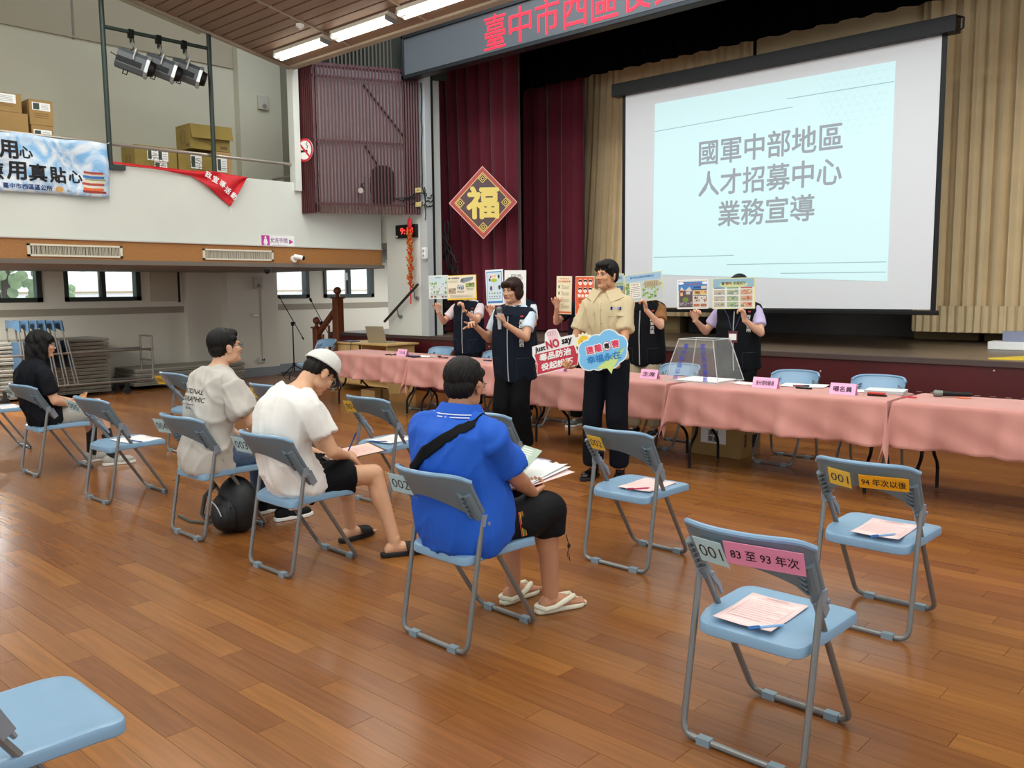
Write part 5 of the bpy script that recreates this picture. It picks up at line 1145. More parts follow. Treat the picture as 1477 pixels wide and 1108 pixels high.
def face_parts(B, t, lip='#a8574f', glasses=None, brow='#1b1512', s=1.0, mouth=True):
    M = B.HM; c = B.H; at = lambda *p: c+M @ (V(*p)*s)
    for q in (-1, 1): g = G(); g.ell(at(q*.030, .0795, .0025), V(.0135, .0065, .0058)*s, M @ rot_z(-q*.25), 12, 8); obj('eye', g, mat('eye white', '#e5ded8', .3), t)
    for q in (-1, 1): g = G(); g.ell(at(q*.030, .0845, .0025), V(.0056, .0030, .0056)*s, M, 10, 8); obj('iris', g, mat('dark iris', '#150d09', .2), t)
    for q in (-1, 1): g = G(); g.tube([at(q*.015, .0850, .0075), at(q*.030, .0868, .0105), at(q*.045, .0800, .0065)], .0016*s, 5); obj('eyelid', g, mat('eyelid line', '#4a2c20', .7), t)
    for q in (-1, 1): g = G(); g.tube([at(q*.012, .0905, .021), at(q*.030, .0905, .0265), at(q*.050, .0765, .0205)], [.0028*s, .0034*s, .0016*s], 6); obj('eyebrow', g, mat('brow '+brow, brow, .8), t)
    if mouth:
        g = G(); g.ell(at(0, .0935, -.0485), V(.0215, .0055, .0042)*s, M, 14, 8); g.ell(at(0, .0925, -.0565), V(.018, .006, .0052)*s, M, 14, 8); obj('mouth', g, mat('lips '+lip, lip, .5), t)
    if glasses:
        g = G()
        for q in (-1, 1):
            g.tube([at(q*.032+.023*math.cos(a), .099-.010*abs(math.cos(a)+q*.0)*.5, .0+.017*math.sin(a)) for a in np.linspace(0, 6.283, 18, endpoint=False)], .0016*s, 6, closed=True)
            g.tube([at(q*.055, .094, .004), at(q*.074, .07, .006), at(q*.080, .0, .006), at(q*.078, -.03, -.006)], .0017*s, 6)
        g.tube([at(-.009, .099, .002), at(0, .102, .004), at(.009, .099, .002)], .0016*s, 6)
        gl = obj('glasses', g, mat(*glasses), t)
        g = G(); [g.flat([(.022*math.cos(a), .016*math.sin(a)) for a in np.linspace(0, 6.283, 16, endpoint=False)], at(q*.032, .098, 0), M @ V(1, 0, 0)*s, M @ V(0, 0, 1)*s) for q in (-1, 1)]
        obj('lens', g, mat('clear lens', '#dfe6ea', .05, alpha=.15), gl, smooth=False)
def hair(B, t, style, color, s=1.0, seed=0):
    M = B.HM; c = B.H; g = G()
    def e(p, r, rx=0, rz=0): g.ell(c+M @ (V(*p)*s), V(*r)*s, M @ rot_z(rz) @ rot_x(rx), 20, 14)
    if style in ('short', 'crop', 'cap'):
        k = {'short': 1.0, 'crop': .965, 'cap': .955}[style]
        e((0, -.022, .045), (.0835*k, .097*k, .0855*k)); e((0, -.052, -.002), (.072*k, .058*k, .066*k))
        if style == 'short': e((0, .050, .083), (.062, .036, .030), rx=-.5); e((0, .064, .070), (.052, .016, .016), rx=-.3)
        if style == 'crop': e((0, .035, .085), (.058, .040, .028), rx=-.5)
        for q in (-1, 1): e((q*.071, .010, .018), (.008, .018, .034)); e((q*.060, .030, .052), (.018, .03, .024))
    elif style == 'bob':
        e((0, -.016, .040), (.089, .097, .090)); e((0, -.050, -.018), (.080, .058, .072))
        for q in (-1, 1): e((q*.072, -.002, -.018), (.020, .044, .068)); e((q*.045, .056, .055), (.038, .030, .036), rz=q*.3)
        e((0, .064, .064), (.055, .024, .028))
    elif style == 'long':
        e((0, -.018, .040), (.094, .104, .092)); e((0, -.062, -.05), (.092, .066, .12)); e((0, -.075, -.13), (.085, .055, .075))
        for q in (-1, 1): e((q*.078, .002, -.03), (.022, .052, .085)); e((q*.074, .0, -.10), (.026, .045, .065)); e((q*.045, .060, .052), (.04, .032, .036), rz=q*.4)
    elif style == 'fullback':
        e((0, -.018, .040), (.088, .098, .088)); e((0, -.055, -.06), (.082, .052, .12)); e((0, -.06, -.15), (.075, .045, .08))
        for q in (-1, 1): e((q*.074, .002, -.05), (.02, .044, .1)); e((q*.07, .005, -.14), (.022, .035, .08))
    v, f, nn = remesh(g, .0045, 3)
    loc_ = (v-c) @ M; a = np.arctan2(loc_[:, 0], -loc_[:, 1]); r = np.random.RandomState(seed)
    w_ = np.sin(a*38+3*np.sin(loc_[:, 2]*60)+r.uniform(0, 6))*.0012+np.sin(a*17+loc_[:, 2]*40)*.0016
    if style in ('long', 'fullback'): w_ += np.sin(a*9+loc_[:, 2]*55)*.005
    v = v+nn*w_[:, None]; g2 = G(); g2.add(v, f)
    return obj('hair', g2, mat('hair '+color, color, .5, bump=.6, bscale=90, stretch=(1, 1, .12), spec=.22), t, ang=3.2)
def cloth_obj(name, prims, B, t, m, vox=.011, it=4, amp=.004, fr=26, seed=0, label=None):
    v, f, nn = remesh(prims, vox, it); v = wrinkle(v, nn, amp, fr, seed); g = G(); g.add(v, f); return obj(name, g, m, t, ang=3.2, label=label)
def person(label, loc, rz, P, C_, N_, H, hyaw=0, hpitch=0, hroll=0, hands=None, knees=None, ankles=None, toes=((0, 1), (0, 1)), w=1.0, sw=.19, belly=0, twist=0, skin='#d9a27f', hs=1.0, ls=1.0, poles=None, hdirs=None, hpn=None, curls=(.5, .5), bare=True, pts=(False, False), limb=1.0, kp=None, drop_=.028):
    t = thing('person', label, 'person', loc, rz); B = Body(); B.t = t
    B.P, B.C, B.N, B.H = V(*P), V(*C_), V(*N_), V(*H); B.w, B.belly, B.twist = w, belly, twist
    B.HM = rot_z(hyaw) @ rot_x(hpitch) @ rot_y(hroll); Ri = rot_z(-rz)
    def loc_of(p): return Ri @ (V(*p)-V(*loc))
    g = G(); tor_loft(g, B, -.17, 1.1, 0)
    c, r, f, hw, hd, d = torso(B, .93); dn_ = d*drop_; B.S = [c-r*sw-dn_, c+r*sw-dn_]; B.R, B.F = r, f
    for k in (0, 1): g.cap(c+d*.012, B.S[k], .046*w, .044*w); g.cap(surf(B, .7, (math.pi/2)*(2*k-1)*.9, -.03), B.S[k]-d*.02, .045, .045)
    nk0 = torso(B, 1.0)[0]; nb = B.H+B.HM @ V(0, -.035, -.07); B.nk0, B.nb = nk0, nb; g.cap(nk0-d*.02, nb, .058*hs, .054*hs)
    c0, r0, f0, *_ = torso(B, 0); B.hip = [c0-r0*.09*w-V(0, 0, .03), c0+r0*.09*w-V(0, 0, .03)]
    B.K, B.A, B.E, B.W = [0, 0], [0, 0], [0, 0], [0, 0]
    for k in (0, 1):
        q = 2*k-1
        an = V(*ankles[k]); kp_ = V(*(kp[k] if kp else (B.hip[k][0]*1.4, B.hip[k][1]+1.5, B.hip[k][2]+.3)))
        kn, an2 = ik(B.hip[k], an, .43*ls, .42*ls, kp_); an = an2; B.K[k], B.A[k] = kn, an
        g.cap(B.hip[k], kn, .080*w*limb, .055*limb); g.cap(kn, an, .052*limb, .036*limb); mid = kn*.68+an*.32; fw = nrm(np.cross(nrm(an-kn), r0)); 
        cd = nrm((kn+an)/2-(B.hip[k]+an)/2-1e-6); g.ell(mid-nrm(V(toes[k][0], toes[k][1], 0))*.018, (.043*limb, .046*limb, .11*ls), basis_rot(an-kn), 14, 10)
        wr = loc_of(hands[k]) if hands[k] is not None else B.S[k]+V(q*.06, .05, -.5)
        pl = V(*(poles[k] if poles else (q*.5, -.3, .3)))
        el, wr = ik(B.S[k], wr, .275*ls, .245*ls, B.S[k]+pl); B.E[k], B.W[k] = el, wr
        g.cap(B.S[k], el, .047*w*limb, .037*limb); g.cap(el, wr, .038*limb, .025*limb); g.ell(el*.72+wr*.28, (.039*limb, .039*limb, .07), basis_rot(wr-el), 12, 8)
    v, f_, nn = remesh(g, .010, 6); out = G(); out.add(v, f_)
    hg = G(); head_geo(hg, B, hs); hg.cap(nb+V(0, 0, 0), B.H+B.HM @ V(0, -.02, -.03), .052*hs, .05*hs)
    v, f_, nn = remesh(hg, .0048, 3); out.add(v, f_)
    for k in (0, 1):
        hgm = G(); dd = V(*hdirs[k]) if hdirs else nrm(B.W[k]-B.E[k]); pn = V(*hpn[k]) if hpn else V(0, 0, -1)
        side = 1 if k == 0 else -1
        hand(hgm, B.W[k], dd, pn, side, curls[k] if hasattr(curls, '__len__') else curls, point=pts[k]); v, f_, nn = remesh(hgm, .0034, 2); out.add(v, f_)
        if bare: B_SIDE[0] = -1 if k == 0 else 1; fg = G(); foot(fg, B.A[k], toes[k]); v, f_, nn = remesh(fg, .0045, 3); out.add(v, f_)
        B.hd = getattr(B, 'hd', [0, 0]); B.hd[k] = (dd, pn)
    obj('body', out, mat('skin '+skin, skin, .5, noise=.05, nscale=7, sss=.08), t, ang=3.2)
    return B
def basis_rot(d):
    a, b, d = basis(d); return np.array([a, b, d]).T
def tee(B, t, m, infl=.014, t0=-.2, t1=1.02, sl=.62, sr=(.066, .062), name='shirt', amp=.007, seed=0, flare=.0, vox=.011, box=False):
    g = G(); tor_loft(g, B, t0, t1, infl, flare=flare, box=box)
    c, r, f, hw, hd, d = torso(B, .93)
    for k in (0, 1):
        g.cap(c+d*.035, B.S[k], .062*B.w, .056*B.w); g.cap(surf(B, .68, (math.pi/2)*(2*k-1)*.9, -.03), B.S[k]-d*.02, .056, .054)
        if sl > 0:
            e = B.S[k]+(B.E[k]-B.S[k])*sl; g.cyl(B.S[k], e, sr[0]*B.w*.92, sr[1]*.95, 18)
    o = cloth_obj(name, g, B, t, m, vox, 3, amp, 24, seed); B.bvh = BVHTree.FromPolygons([v.co for v in o.data.vertices], [p.vertices for p in o.data.polygons]); return o
def trousers(B, t, m, frac=1.0, r=(.098, .075, .062), name='trousers', t1=.12, amp=.005, seed=3, seat=True, infl=.016, vox=.011):
    g = G(); tor_loft(g, B, -.19, t1, infl)
    for k in (0, 1):
        h, kn, an = B.hip[k], B.K[k], B.A[k]
        if frac <= 1: e = h+(kn-h)*frac; g.cap(h, h+(kn-h)*.3, r[0]*B.w, r[0]*.97); g.cyl(h+(kn-h)*.1, e, r[0]*B.w, r[1], 18)
        else:
            g.cap(h, kn, r[0]*B.w, r[1]); e = kn+(an-kn)*(frac-1); g.cap(kn, kn+(e-kn)*.5, r[1], (r[1]+r[2])/2); g.cyl(kn, e, r[1], r[2], 18)
    return cloth_obj(name, g, B, t, m, vox, 3, amp, 22, seed)
def shoe(B, t, k, toe, m, ms, L=.27, style='shoe', name='shoe', label=None):
    td = nrm(V(toe[0], toe[1], 0)); sd = V(td[1], -td[0], 0); b_ = V(B.A[k][0], B.A[k][1], 0)
    def sole(y): return np.interp(y, [-.08, -.06, -.02, .05, .12, .16, .19], [.018, .032, .036, .036, .048, .046, .022])
    ys = np.linspace(-.085, .20, 14); poly = [(-sole(y), y) for y in ys]+[(sole(y), y) for y in ys[::-1]]
    g = G(); g.prism(poly, b_, sd, td, .024 if style != 'slide' else .028)
    if np.cross(sd, td)[2] < 0: g.v = [(x, y, z+.026 if z < -.001 else z) for x, y, z in g.v]; g.v = [(x, y, abs(z)) for x, y, z in g.v]
    zs = np.array(g.v)[:, 2]; g.v = [(x, y, (z-zs.min())*1.0+.001) for x, y, z in g.v]
    if style == 'shoe':
        u = G(); u.ell(b_+td*.10+UZ*.035, (.046, .095, .040), rot_z(math.atan2(td[1], td[0])-math.pi/2), 20, 12); u.ell(b_-td*.02+UZ*.05, (.036, .062, .052), rot_z(math.atan2(td[1], td[0])-math.pi/2), 20, 12)
        u.cyl(b_-td*.008+UZ*.03, b_-td*.008+UZ*.092, .04, .036, 16); v, f, nn = remesh(u, .006, 3); v[:, 2] = np.maximum(v[:, 2], .02)
        u2 = G(); u2.add(v, f); s_ = obj(name, u2, m, t, label=label); obj('sole', g, ms, s_, bevel=.004)
        l = G()
        for q in range(4): l.tube([b_+td*(.045+.022*q)-sd*.02+UZ*(.076-.006*q), b_+td*(.052+.022*q)+UZ*(.081-.006*q), b_+td*(.045+.022*q)+sd*.02+UZ*(.076-.006*q)], .003, 5)
        obj('lace', l, ms, s_)
    elif style == 'slide':
        s_ = obj(name, g, ms, t, bevel=.006, label=label)
        u = G(); n = 12
        for (y0_, y1_) in ((.06, .15),):
            gr = lambda uu, vv: tuple(b_+sd*(.052*math.cos(math.pi*uu))+td*(y0_+(y1_-y0_)*vv)+UZ*(.022+.052*math.sin(math.pi*uu)*(1-.28*vv)))
            u.grid(gr, 14, 6)
        o = obj('strap', u, m, s_); so = o.modifiers.new('s', 'SOLIDIFY'); so.thickness = .006
    elif style == 'flip':
        s_ = obj(name, g, ms, t, bevel=.008, label=label)
        u = G()
        for q in (-1, 1):
            u.tube([b_+td*.152-sd*.008*0+UZ*.03, b_+td*.12+sd*q*.02+UZ*.062, b_+td*.06+sd*q*.042+UZ*.055, b_-td*.0+sd*q*.044+UZ*.035, b_-td*.055+sd*q*.036+UZ*.03], [.008, .013, .014, .012, .012], 8)
        u.tube([b_-td*.05-sd*.038+UZ*.03, b_-td*.082+UZ*.042, b_-td*.05+sd*.038+UZ*.03], .012, 8); u.cyl(b_+td*.152+UZ*.02, b_+td*.152+UZ*.045, .008)
        obj('strap', u, m, s_)
    return s_
def ribbon(B, t, name, pts, wid, m, infl):
    """flat band lying on the torso through (t, angle) points"""
    g = G(); P_ = [surf_on(B, a, b, .006) for a, b in pts]; n = len(P_)
    def fn(u, v):
        s_ = u*(n-1); i = min(int(s_), n-2); f = s_-i; p = P_[i]*(1-f)+P_[i+1]*f; tt = pts[i][0]*(1-f)+pts[i+1][0]*f; aa = pts[i][1]*(1-f)+pts[i+1][1]*f
        tan = nrm(P_[min(i+1, n-1)]-P_[max(i-1, 0)] if i else P_[1]-P_[0]); c = torso(B, min(tt, 1.1))[0]; nn = nrm(p-c); s2 = nrm(np.cross(nn, tan)); x_ = Vector(p+s2*(v-.5)*wid); h = B.bvh.find_nearest(x_); return tuple(h[0]+h[1]*.005) if h[0] else tuple(x_)
    g.grid(fn, n*6, 6); o = obj(name, g, m, t); s = o.modifiers.new('s', 'SOLIDIFY'); s.thickness = .004; s.offset = 0; return o
def surf_text(B, t, s_, t0, a0, h, w_, m, infl, name='lettering', rot=False, bold=.02):
    tg = text_geo(s_, bold); g = G(); c, r, f, hw, hd, d = torso(B, t0); L = np.linalg.norm(B.N-B.P)
    vs = []
    for v in tg.v:
        x = v[0]/tg.size[0]*w_; y = v[1]/max(tg.size[1], 1e-3)*h
        rr = (hw+hd)/2+infl; vs.append(surf_on(B, t0+y/L, a0+(x/rr)*SGN[0], .003))
    g.add(vs, tg.f); return obj(name, g, m, t, smooth=False)
SGN = [1]
def vest(B, t, m, t0=-.32, letters=('區公所',), badge=True, seed=5, parent=None, la=-.62):
    v = tee(B, t, m, infl=.031, t0=t0, t1=1.0, sl=0, name='vest', amp=.004, seed=seed, flare=.012, box=True)
    g = G(); g.tube([surf_on(B, a, .0, .002) for a in np.linspace(t0+.03, .8, 30)], .005, 6); obj('zip', g, mat('zip grey', '#b9bcbc', .4), t)
    g = G(); P_ = [surf(B, .88, a, .0)+V(0, 0, .0) for a in (.35, .9, 1.5, 2.3, 3.14, -2.3, -1.5, -.9, -.35)]
    cc = torso(B, 1.04)[0]; P_ = [cc+(p-cc)*V(.62, .62, .25)+V(0, 0, .0) for p in P_]; g.tube([surf(B, .8, .12, .028)]+P_+[surf(B, .8, -.12, .028)], .018, 8); obj('collar', g, m, t)
    g = G()
    for q in (-1, 1):
        g.tube([surf_on(B, .02, q*x_, .001) for x_ in (.35, .55, .75, 1.0)], .003, 5); g.tube([surf_on(B, x_, q*.35, .001) for x_ in (.02, -.08, -.16, t0+.08)], .002, 5)
    obj('pocket_seam', g, mat('seam navy', '#1d2735', .7), t)
    wm = mat('white lettering', '#e8e8e4', .7)
    for q, ch in enumerate(letters):
        col_, row_ = divmod(q, 6); surf_text(B, t, ch, .70-.085*row_, -la if False else la-.16*col_, .034, .034, wm, .038)
    if badge: surf_text(B, t, '●', .80, la, .014, .03, mat('emblem red', '#c23a3a', .6), .038, 'emblem')
    return v
PI = math.pi
# --- seated man in the blue polo shirt
o = (-2.75, 2.67, 0)
W_ = lambda x, y, z: (o[0]+x, o[1]+y, z)
B = person('person in a blue polo shirt sitting with a black strap across the back', o, 0, (0, -.04, .52), (0, -.085, .77), (0, -.045, .985), (0, -.01, 1.13), hyaw=.36, hpitch=-.06, w=1.13, belly=.07, sw=.205,
    hands=[W_(-.10, .30, .60), W_(.12, .31, .60)], poles=[(-.6, -.35, -.6), (.6, -.25, -.7)], hpn=[(.3, 0, .9), (-.5, -.2, .8)], hdirs=[(.4, .8, .05), (-.35, .85, 0)], curls=(.7, .6),
    ankles=[(-.10, .40, .085), (.13, .42, .085)], toes=((-.05, 1), (.32, 1)), kp=[(-.18, 2.5, .9), (.26, 2.5, .9)], skin='#b98262', hs=1.03, limb=1.12)
t = B.t; blue = mat('royal blue cotton', '#0a55c0', .75, bump=.1, bscale=14)
tee(B, t, blue, infl=.026, t0=-.16, t1=.975, sl=.76, sr=(.074, .076), amp=.008, seed=2, flare=.03)
ca_ = nrm(B.nb-B.nk0); cx_ = V(1, 0, 0); cy_ = nrm(np.cross(ca_, cx_)); c0_ = B.nk0+ca_*.018
def crg(r_, h, n=26): return [c0_+ca_*(h-.012*math.cos(a))+(cx_*math.sin(a)*1.06+cy_*math.cos(a))*r_ for a in np.linspace(0, 2*PI, n, endpoint=False)]
g = G(); g.loft([crg(.128, -.035), crg(.118, -.004), crg(.098, .030), crg(.084, .052), crg(.076, .052), crg(.074, .0)], caps=False); col_ = obj('collar', g, blue, t)
for h_, r_ in ((-.004, .1205), (.008, .1135)): g = G(); g.tube(crg(r_, h_), .0026, 5, closed=True); obj('collar_stripe', g, mat('white stripe', '#e9eef5', .7), col_)
trousers(B, t, mat('black sport fabric', '#131417', .7, bump=.15, bscale=16, spec=.15), frac=1.28, r=(.098, .092, .080), seed=4, infl=.004, amp=.007, name='cropped_trousers')
ribbon(B, t, 'shoulder_strap', [(1.0, .75), (1.02, 1.6), (.96, 2.1), (.84, 2.6), (.7, 3.0), (.56, 3.45), (.42, 3.95), (.28, 4.5), (.2, 5.1)], .05, mat('black webbing', '#0c0d0e', .7, spec=.15), .044)
hair(B, t, 'crop', '#14110f', 1.03, 1); face_parts(B, t, glasses=('dark metal frame', '#2a2a2c', .4), s=1.03)
shoe(B, t, 0, (-.05, 1), mat('ivory rubber', '#ded9c2', .6), mat('ivory rubber', '#ded9c2', .6), style='flip', name='sandal'); shoe(B, t, 1, (.32, 1), mat('ivory rubber', '#ded9c2', .6), mat('ivory rubber', '#ded9c2', .6), style='flip', name='sandal')
g = G(); kk = B.K[1]; p = kk+(B.A[1]-kk)*.28+V(.07, .05, 0); g.tube([p, p+V(.012, .01, -.06), p+V(.006, .0, -.1), p+V(.016, .01, -.13), p+V(.012, .005, -.09)], .0022, 5); g.ell(p+V(.011, .008, -.055), (.008, .008, .012)); obj('drawcord', g, black_rub, t)
g = G(); p = V(.20, .12, .56); [g.tube([p+V(0, .008*k, 0), p+V(.01, .008*k, -.05), p+V(.012, .01*k+.01, -.11)], .003, 5, mi=k) for k in range(4)]; obj('tassel', g, [mat('tassel %d' % i, c, .7) for i, c in enumerate(('#c8412f', '#e0a83a', '#3f8a4a', '#d9722b'))], t)
# papers in his hands
tp = thing('paper', 'papers with a green printed leaflet held by the man in the blue shirt', 'paper', W_(.0, .46, .645), .0); tp.rotation_euler = (.22, .0, -.2)
for k, (dx, dz, r_, m_) in enumerate(((0, 0, 0, white_p), (.03, -.006, -.25, pink_paper), (-.02, .004, .12, white_p))):
    g = G(); g.grid(lambda u, v: ((u-.5)*.21*math.cos(r_)-(v-.5)*.297*math.sin(r_)+dx, (u-.5)*.21*math.sin(r_)+(v-.5)*.297*math.cos(r_), dz+.01*(2*u-1)**2), 8, 6); oo = obj('sheet', g, m_, tp); s = oo.modifiers.new('s', 'SOLIDIFY'); s.thickness = .001
tp = thing('leaflet', 'greenish printed leaflet on top of the papers of the man in the blue shirt', 'leaflet', W_(-.05, .40, .70), 0); tp.rotation_euler = (.75, 0, -.35)
g = G(); g.b2((-.09, -.09, 0), (.09, .11, .002)); obj('sheet', g, mat('pale green print', '#b8ccb6', .7), tp, smooth=False)
g = G(); random.seed(8)
for k in range(26): x, y = random.uniform(-.08, .05), random.uniform(-.075, .04); g.rect(x, y, x+random.uniform(.01, .035), y+random.uniform(.005, .02), (0, 0, .0026+.00002*k), UX, UY, k % 4)
for k in range(5): g.rect(-.075, .09-.012*k, .02+.01*(k % 3), .095-.012*k, (0, 0, .0026), UX, UY, 4)
obj('leaflet_print', g, [mat('leaf print a', '#6f9a5e', .7), mat('leaf print b', '#8fb0b8', .7), mat('leaf print c', '#c9b35a', .7), mat('leaf print d', '#5b7f74', .7), white_p], tp, smooth=False)

# --- seated man in the white cap
o = (-4.175, 2.74, 0)
B = person('person in a white t-shirt and white cap, sitting and writing on a sheet', o, 0, (0, -.05, .515), (0, -.115, .76), (0, .0, .975), (0, .145, 1.085), hyaw=-.05, hpitch=-.78, w=1.0, sw=.19, twist=0,
    hands=[W_(-.06, .22, .565), W_(.13, .22, .605)], poles=[(-.6, -.3, -.5), (.6, -.35, -.55)], hpn=[(.2, 0, -.95), (-.5, .1, -.8)], hdirs=[(.5, .8, -.1), (-.35, .9, -.15)], curls=(.3, .85),
    ankles=[(-.16, .44, .085), (.30, .42, .085)], toes=((-.12, 1), (.42, 1)), kp=[(-.15, 2.5, .9), (.55, 2.4, .9)], skin='#d3a17e', hs=1.0, limb=1.04)
t = B.t
tee(B, t, mat('white cotton', '#e6e3dd', .8, bump=.12, bscale=12), infl=.024, t0=-.16, t1=.99, sl=.64, sr=(.072, .08), amp=.009, seed=6, flare=.02)
trousers(B, t, mat('black shorts cloth', '#101114', .8, spec=.15), frac=.66, r=(.096, .100), name='shorts', seed=7, infl=.004, amp=.007)
hair(B, t, 'cap', '#15120f', 1.0, 2); face_parts(B, t, glasses=('gold metal frame', '#9c8a5a', .3))
M = B.HM; c = B.H; g = G(); n = 30
def capf(u, v):
    a = 2*PI*u; ph = v*PI/2; rx_, ry_, rz_ = .092, .107, .098; x = rx_*math.cos(ph)*math.sin(a); y = ry_*math.cos(ph)*math.cos(a)-.016; z = .040+.15*y+(rz_+.004)*math.sin(ph)
    return tuple(c+M @ V(x, y, z))
g.grid(capf, n, 12); cap_ = obj('cap', g, mat('white mesh cap', '#e7e6e0', .8, bump=.6, bscale=400), t); s = cap_.modifiers.new('s', 'SOLIDIFY'); s.thickness = .004
g = G()
for k in range(6): g.tube([c+M @ V(.0935*math.cos(ph)*math.sin(k*PI/3+.2), .1085*math.cos(ph)*math.cos(k*PI/3+.2)-.016, .040+.15*(.1085*math.cos(ph)*math.cos(k*PI/3+.2)-.016)+.103*math.sin(ph)) for ph in np.linspace(0, PI/2, 12)], .0014, 5)
g.tube([c+M @ V(.0925*math.sin(a), .1075*math.cos(a)-.016, .046+.15*(.1075*math.cos(a)-.016)) for a in np.linspace(0, 2*PI, 30, endpoint=False)], .006, 6, closed=True); g.ell(c+M @ V(0, -.016, .141), (.008, .008, .005), M); obj('cap_seam', g, mat('cap seam', '#d3d0c6', .8), cap_)
g = G(); g.grid(lambda u, v: tuple(c+M @ V((u-.5)*.17*(1-.22*v*v), .080+.085*v*math.sqrt(max(0, 1-(2*u-1)**2*.75))+.0, .054-.03*(2*u-1)**2-.02*v)), 16, 8); br = obj('brim', g, mat('slate brim', '#2a2f3a', .6), cap_); s = br.modifiers.new('s', 'SOLIDIFY'); s.thickness = .004
shoe(B, t, 0, (-.12, 1), black_m, black_rub, style='slide', name='slider'); shoe(B, t, 1, (.42, 1), black_m, black_rub, style='slide', name='slider')
tp = thing('clipboard', 'dark clipboard with a pink form on the lap of the man in the white cap', 'clipboard', W_(.02, .33, .598), .0); tp.rotation_euler = (.10, .05, -.25)
g = G(); g.b2((-.13, -.17, -.004), (.13, .18, 0)); obj('board', g, mat('dark brown board', '#4a3a2c', .6), tp, bevel=.002); g = G(); g.b2((-.105, -.15, .0005), (.125, .16, .002)); obj('sheet', g, mat('pink form paper', '#f0bfb4', .8), tp, smooth=False)
g = G()
for k in range(8): g.rect(-.06, .12-.016*k, .07-.03*(k % 3 == 2), .123-.016*k, (0, 0, .0026), UX, UY)
obj('form_print', g, mat('form lines dark', '#9c7f80', .8), tp, smooth=False)
t2 = thing('pen', 'blue ballpoint pen in the hand of the man in the white cap', 'pen', W_(.07, .30, .655), 0); t2.rotation_euler = (-.35, .25, 0); g = G(); g.cyl((0, 0, -.07), (0, 0, .06), .0045, n=8); obj('barrel', g, mat('pen navy', '#2d4f8e', .4), t2); g = G(); g.cyl((0, 0, .03), (0, 0, .075), .0052, n=8); obj('cap', g, mat('pen cap navy', '#232a78', .4), t2)

# --- seated man in the pale grey shirt
o = (-5.19, 2.77, 0)
B = person('seated person in a pale grey t-shirt with lettering on the back', o, 0, (0, -.06, .52), (0, -.035, .79), (0, .04, 1.03), (0, .095, 1.195), hyaw=-.10, hpitch=.10, w=1.05, sw=.195,
    hands=[W_(-.14, .26, .56), W_(.19, .20, .56)], poles=[(-.6, -.1, -.6), (.6, .05, -.6)], hpn=[(0, 0, -1), (0, 0, -1)], hdirs=[(.3, .9, -.2), (-.1, .95, -.2)], curls=(.35, .3),
    ankles=[(-.15, .42, .085), (.12, .42, .085)], toes=((-.1, 1), (.1, 1)), skin='#d3a383', limb=1.0, bare=False)
t = B.t; gt = mat('pale grey cotton', '#bdb8b0', .85, bump=.12, bscale=12)
tee(B, t, gt, infl=.024, t0=-.17, t1=.99, sl=.76, sr=(.082, .09), amp=.011, seed=9, flare=.02)
jm = mat('mid blue denim', '#4a5f7c', .85, noise=.12, nscale=7)
trousers(B, t, jm, frac=1.93, r=(.096, .078, .07), seed=10, name='jeans', infl=.004)
SGN[0] = -1
for s_, t0, w_, h_ in (('NATIONAL', .70, .21, .030), ('GEOGRAPHIC', .615, .26, .030), ('an organization', .55, .11, .010), ('EST 1888', .51, .06, .012)): surf_text(B, t, s_, t0, PI, h_, w_, mat('charcoal lettering', '#3d3a38', .8), .046, bold=.012)
hair(B, t, 'short', '#14110f', 1.0, 3); face_parts(B, t, glasses=('black plastic frame', '#131313', .35))
shoe(B, t, 0, (-.1, 1), mat('dark trainer', '#1a1c20', .7, spec=.15), white_p, name='shoe'); shoe(B, t, 1, (.1, 1), mat('dark trainer', '#1a1c20', .7, spec=.15), white_p, name='shoe')
sheet(-5.10, 3.12, .632, .21, .28, -.3, 'white sheet on the lap of the man in the pale grey shirt', white_p, curl=.0)

# --- seated youth with long hair
o = (-8.05, 2.79, 0)
B = person('seated person with long black hair, black t-shirt and grey shorts', o, 0, (0, -.07, .515), (0, -.145, .74), (0, -.13, .955), (0, -.065, 1.11), hyaw=-.30, hpitch=-.04, w=.97, sw=.18,
    hands=[W_(-.06, .16, .60), W_(.10, .10, .585)], poles=[(-.6, -.3, -.6), (.6, -.15, -.7)], hpn=[(0, 0, 1), (0, 0, -1)], hdirs=[(.35, .9, .1), (-.25, .95, 0)], curls=(.35, .5),
    ankles=[(-.17, .36, .085), (.13, .42, .085)], toes=((-.1, 1), (.12, 1)), skin='#d6a685', bare=False)
t = B.t
tee(B, t, mat('black cotton', '#14161c', .8, bump=.1, bscale=12, spec=.15), infl=.022, t0=-.16, t1=1.0, sl=.76, sr=(.07, .078), amp=.009, seed=12, flare=.02)
trousers(B, t, mat('grey marl shorts', '#a7a59d', .85), frac=.88, r=(.092, .092), name='shorts', seed=13, infl=.004, amp=.007)
g = G(); [g.cap(B.K[k]+(B.A[k]-B.K[k])*.42, B.A[k], .047, .042) for k in (0, 1)]; obj('sock', g, mat('charcoal sock', '#222326', .9), t)
hair(B, t, 'long', '#0e0d0d', 1.0, 4); face_parts(B, t, glasses=('thin silver frame', '#8d8f92', .3), lip='#b0615a')
for k, td in ((0, (-.1, 1)), (1, (.12, 1))): shoe(B, t, k, td, mat('grey knit trainer', '#a9a79f', .8), mat('white sole', '#dedcd4', .7))
sheet(-8.0, 3.02, .60, .21, .28, -.3, 'pale orange form on the lap of the long-haired youth', mat('pale orange paper', '#f3c9a8', .8), lines=True, curl=0)
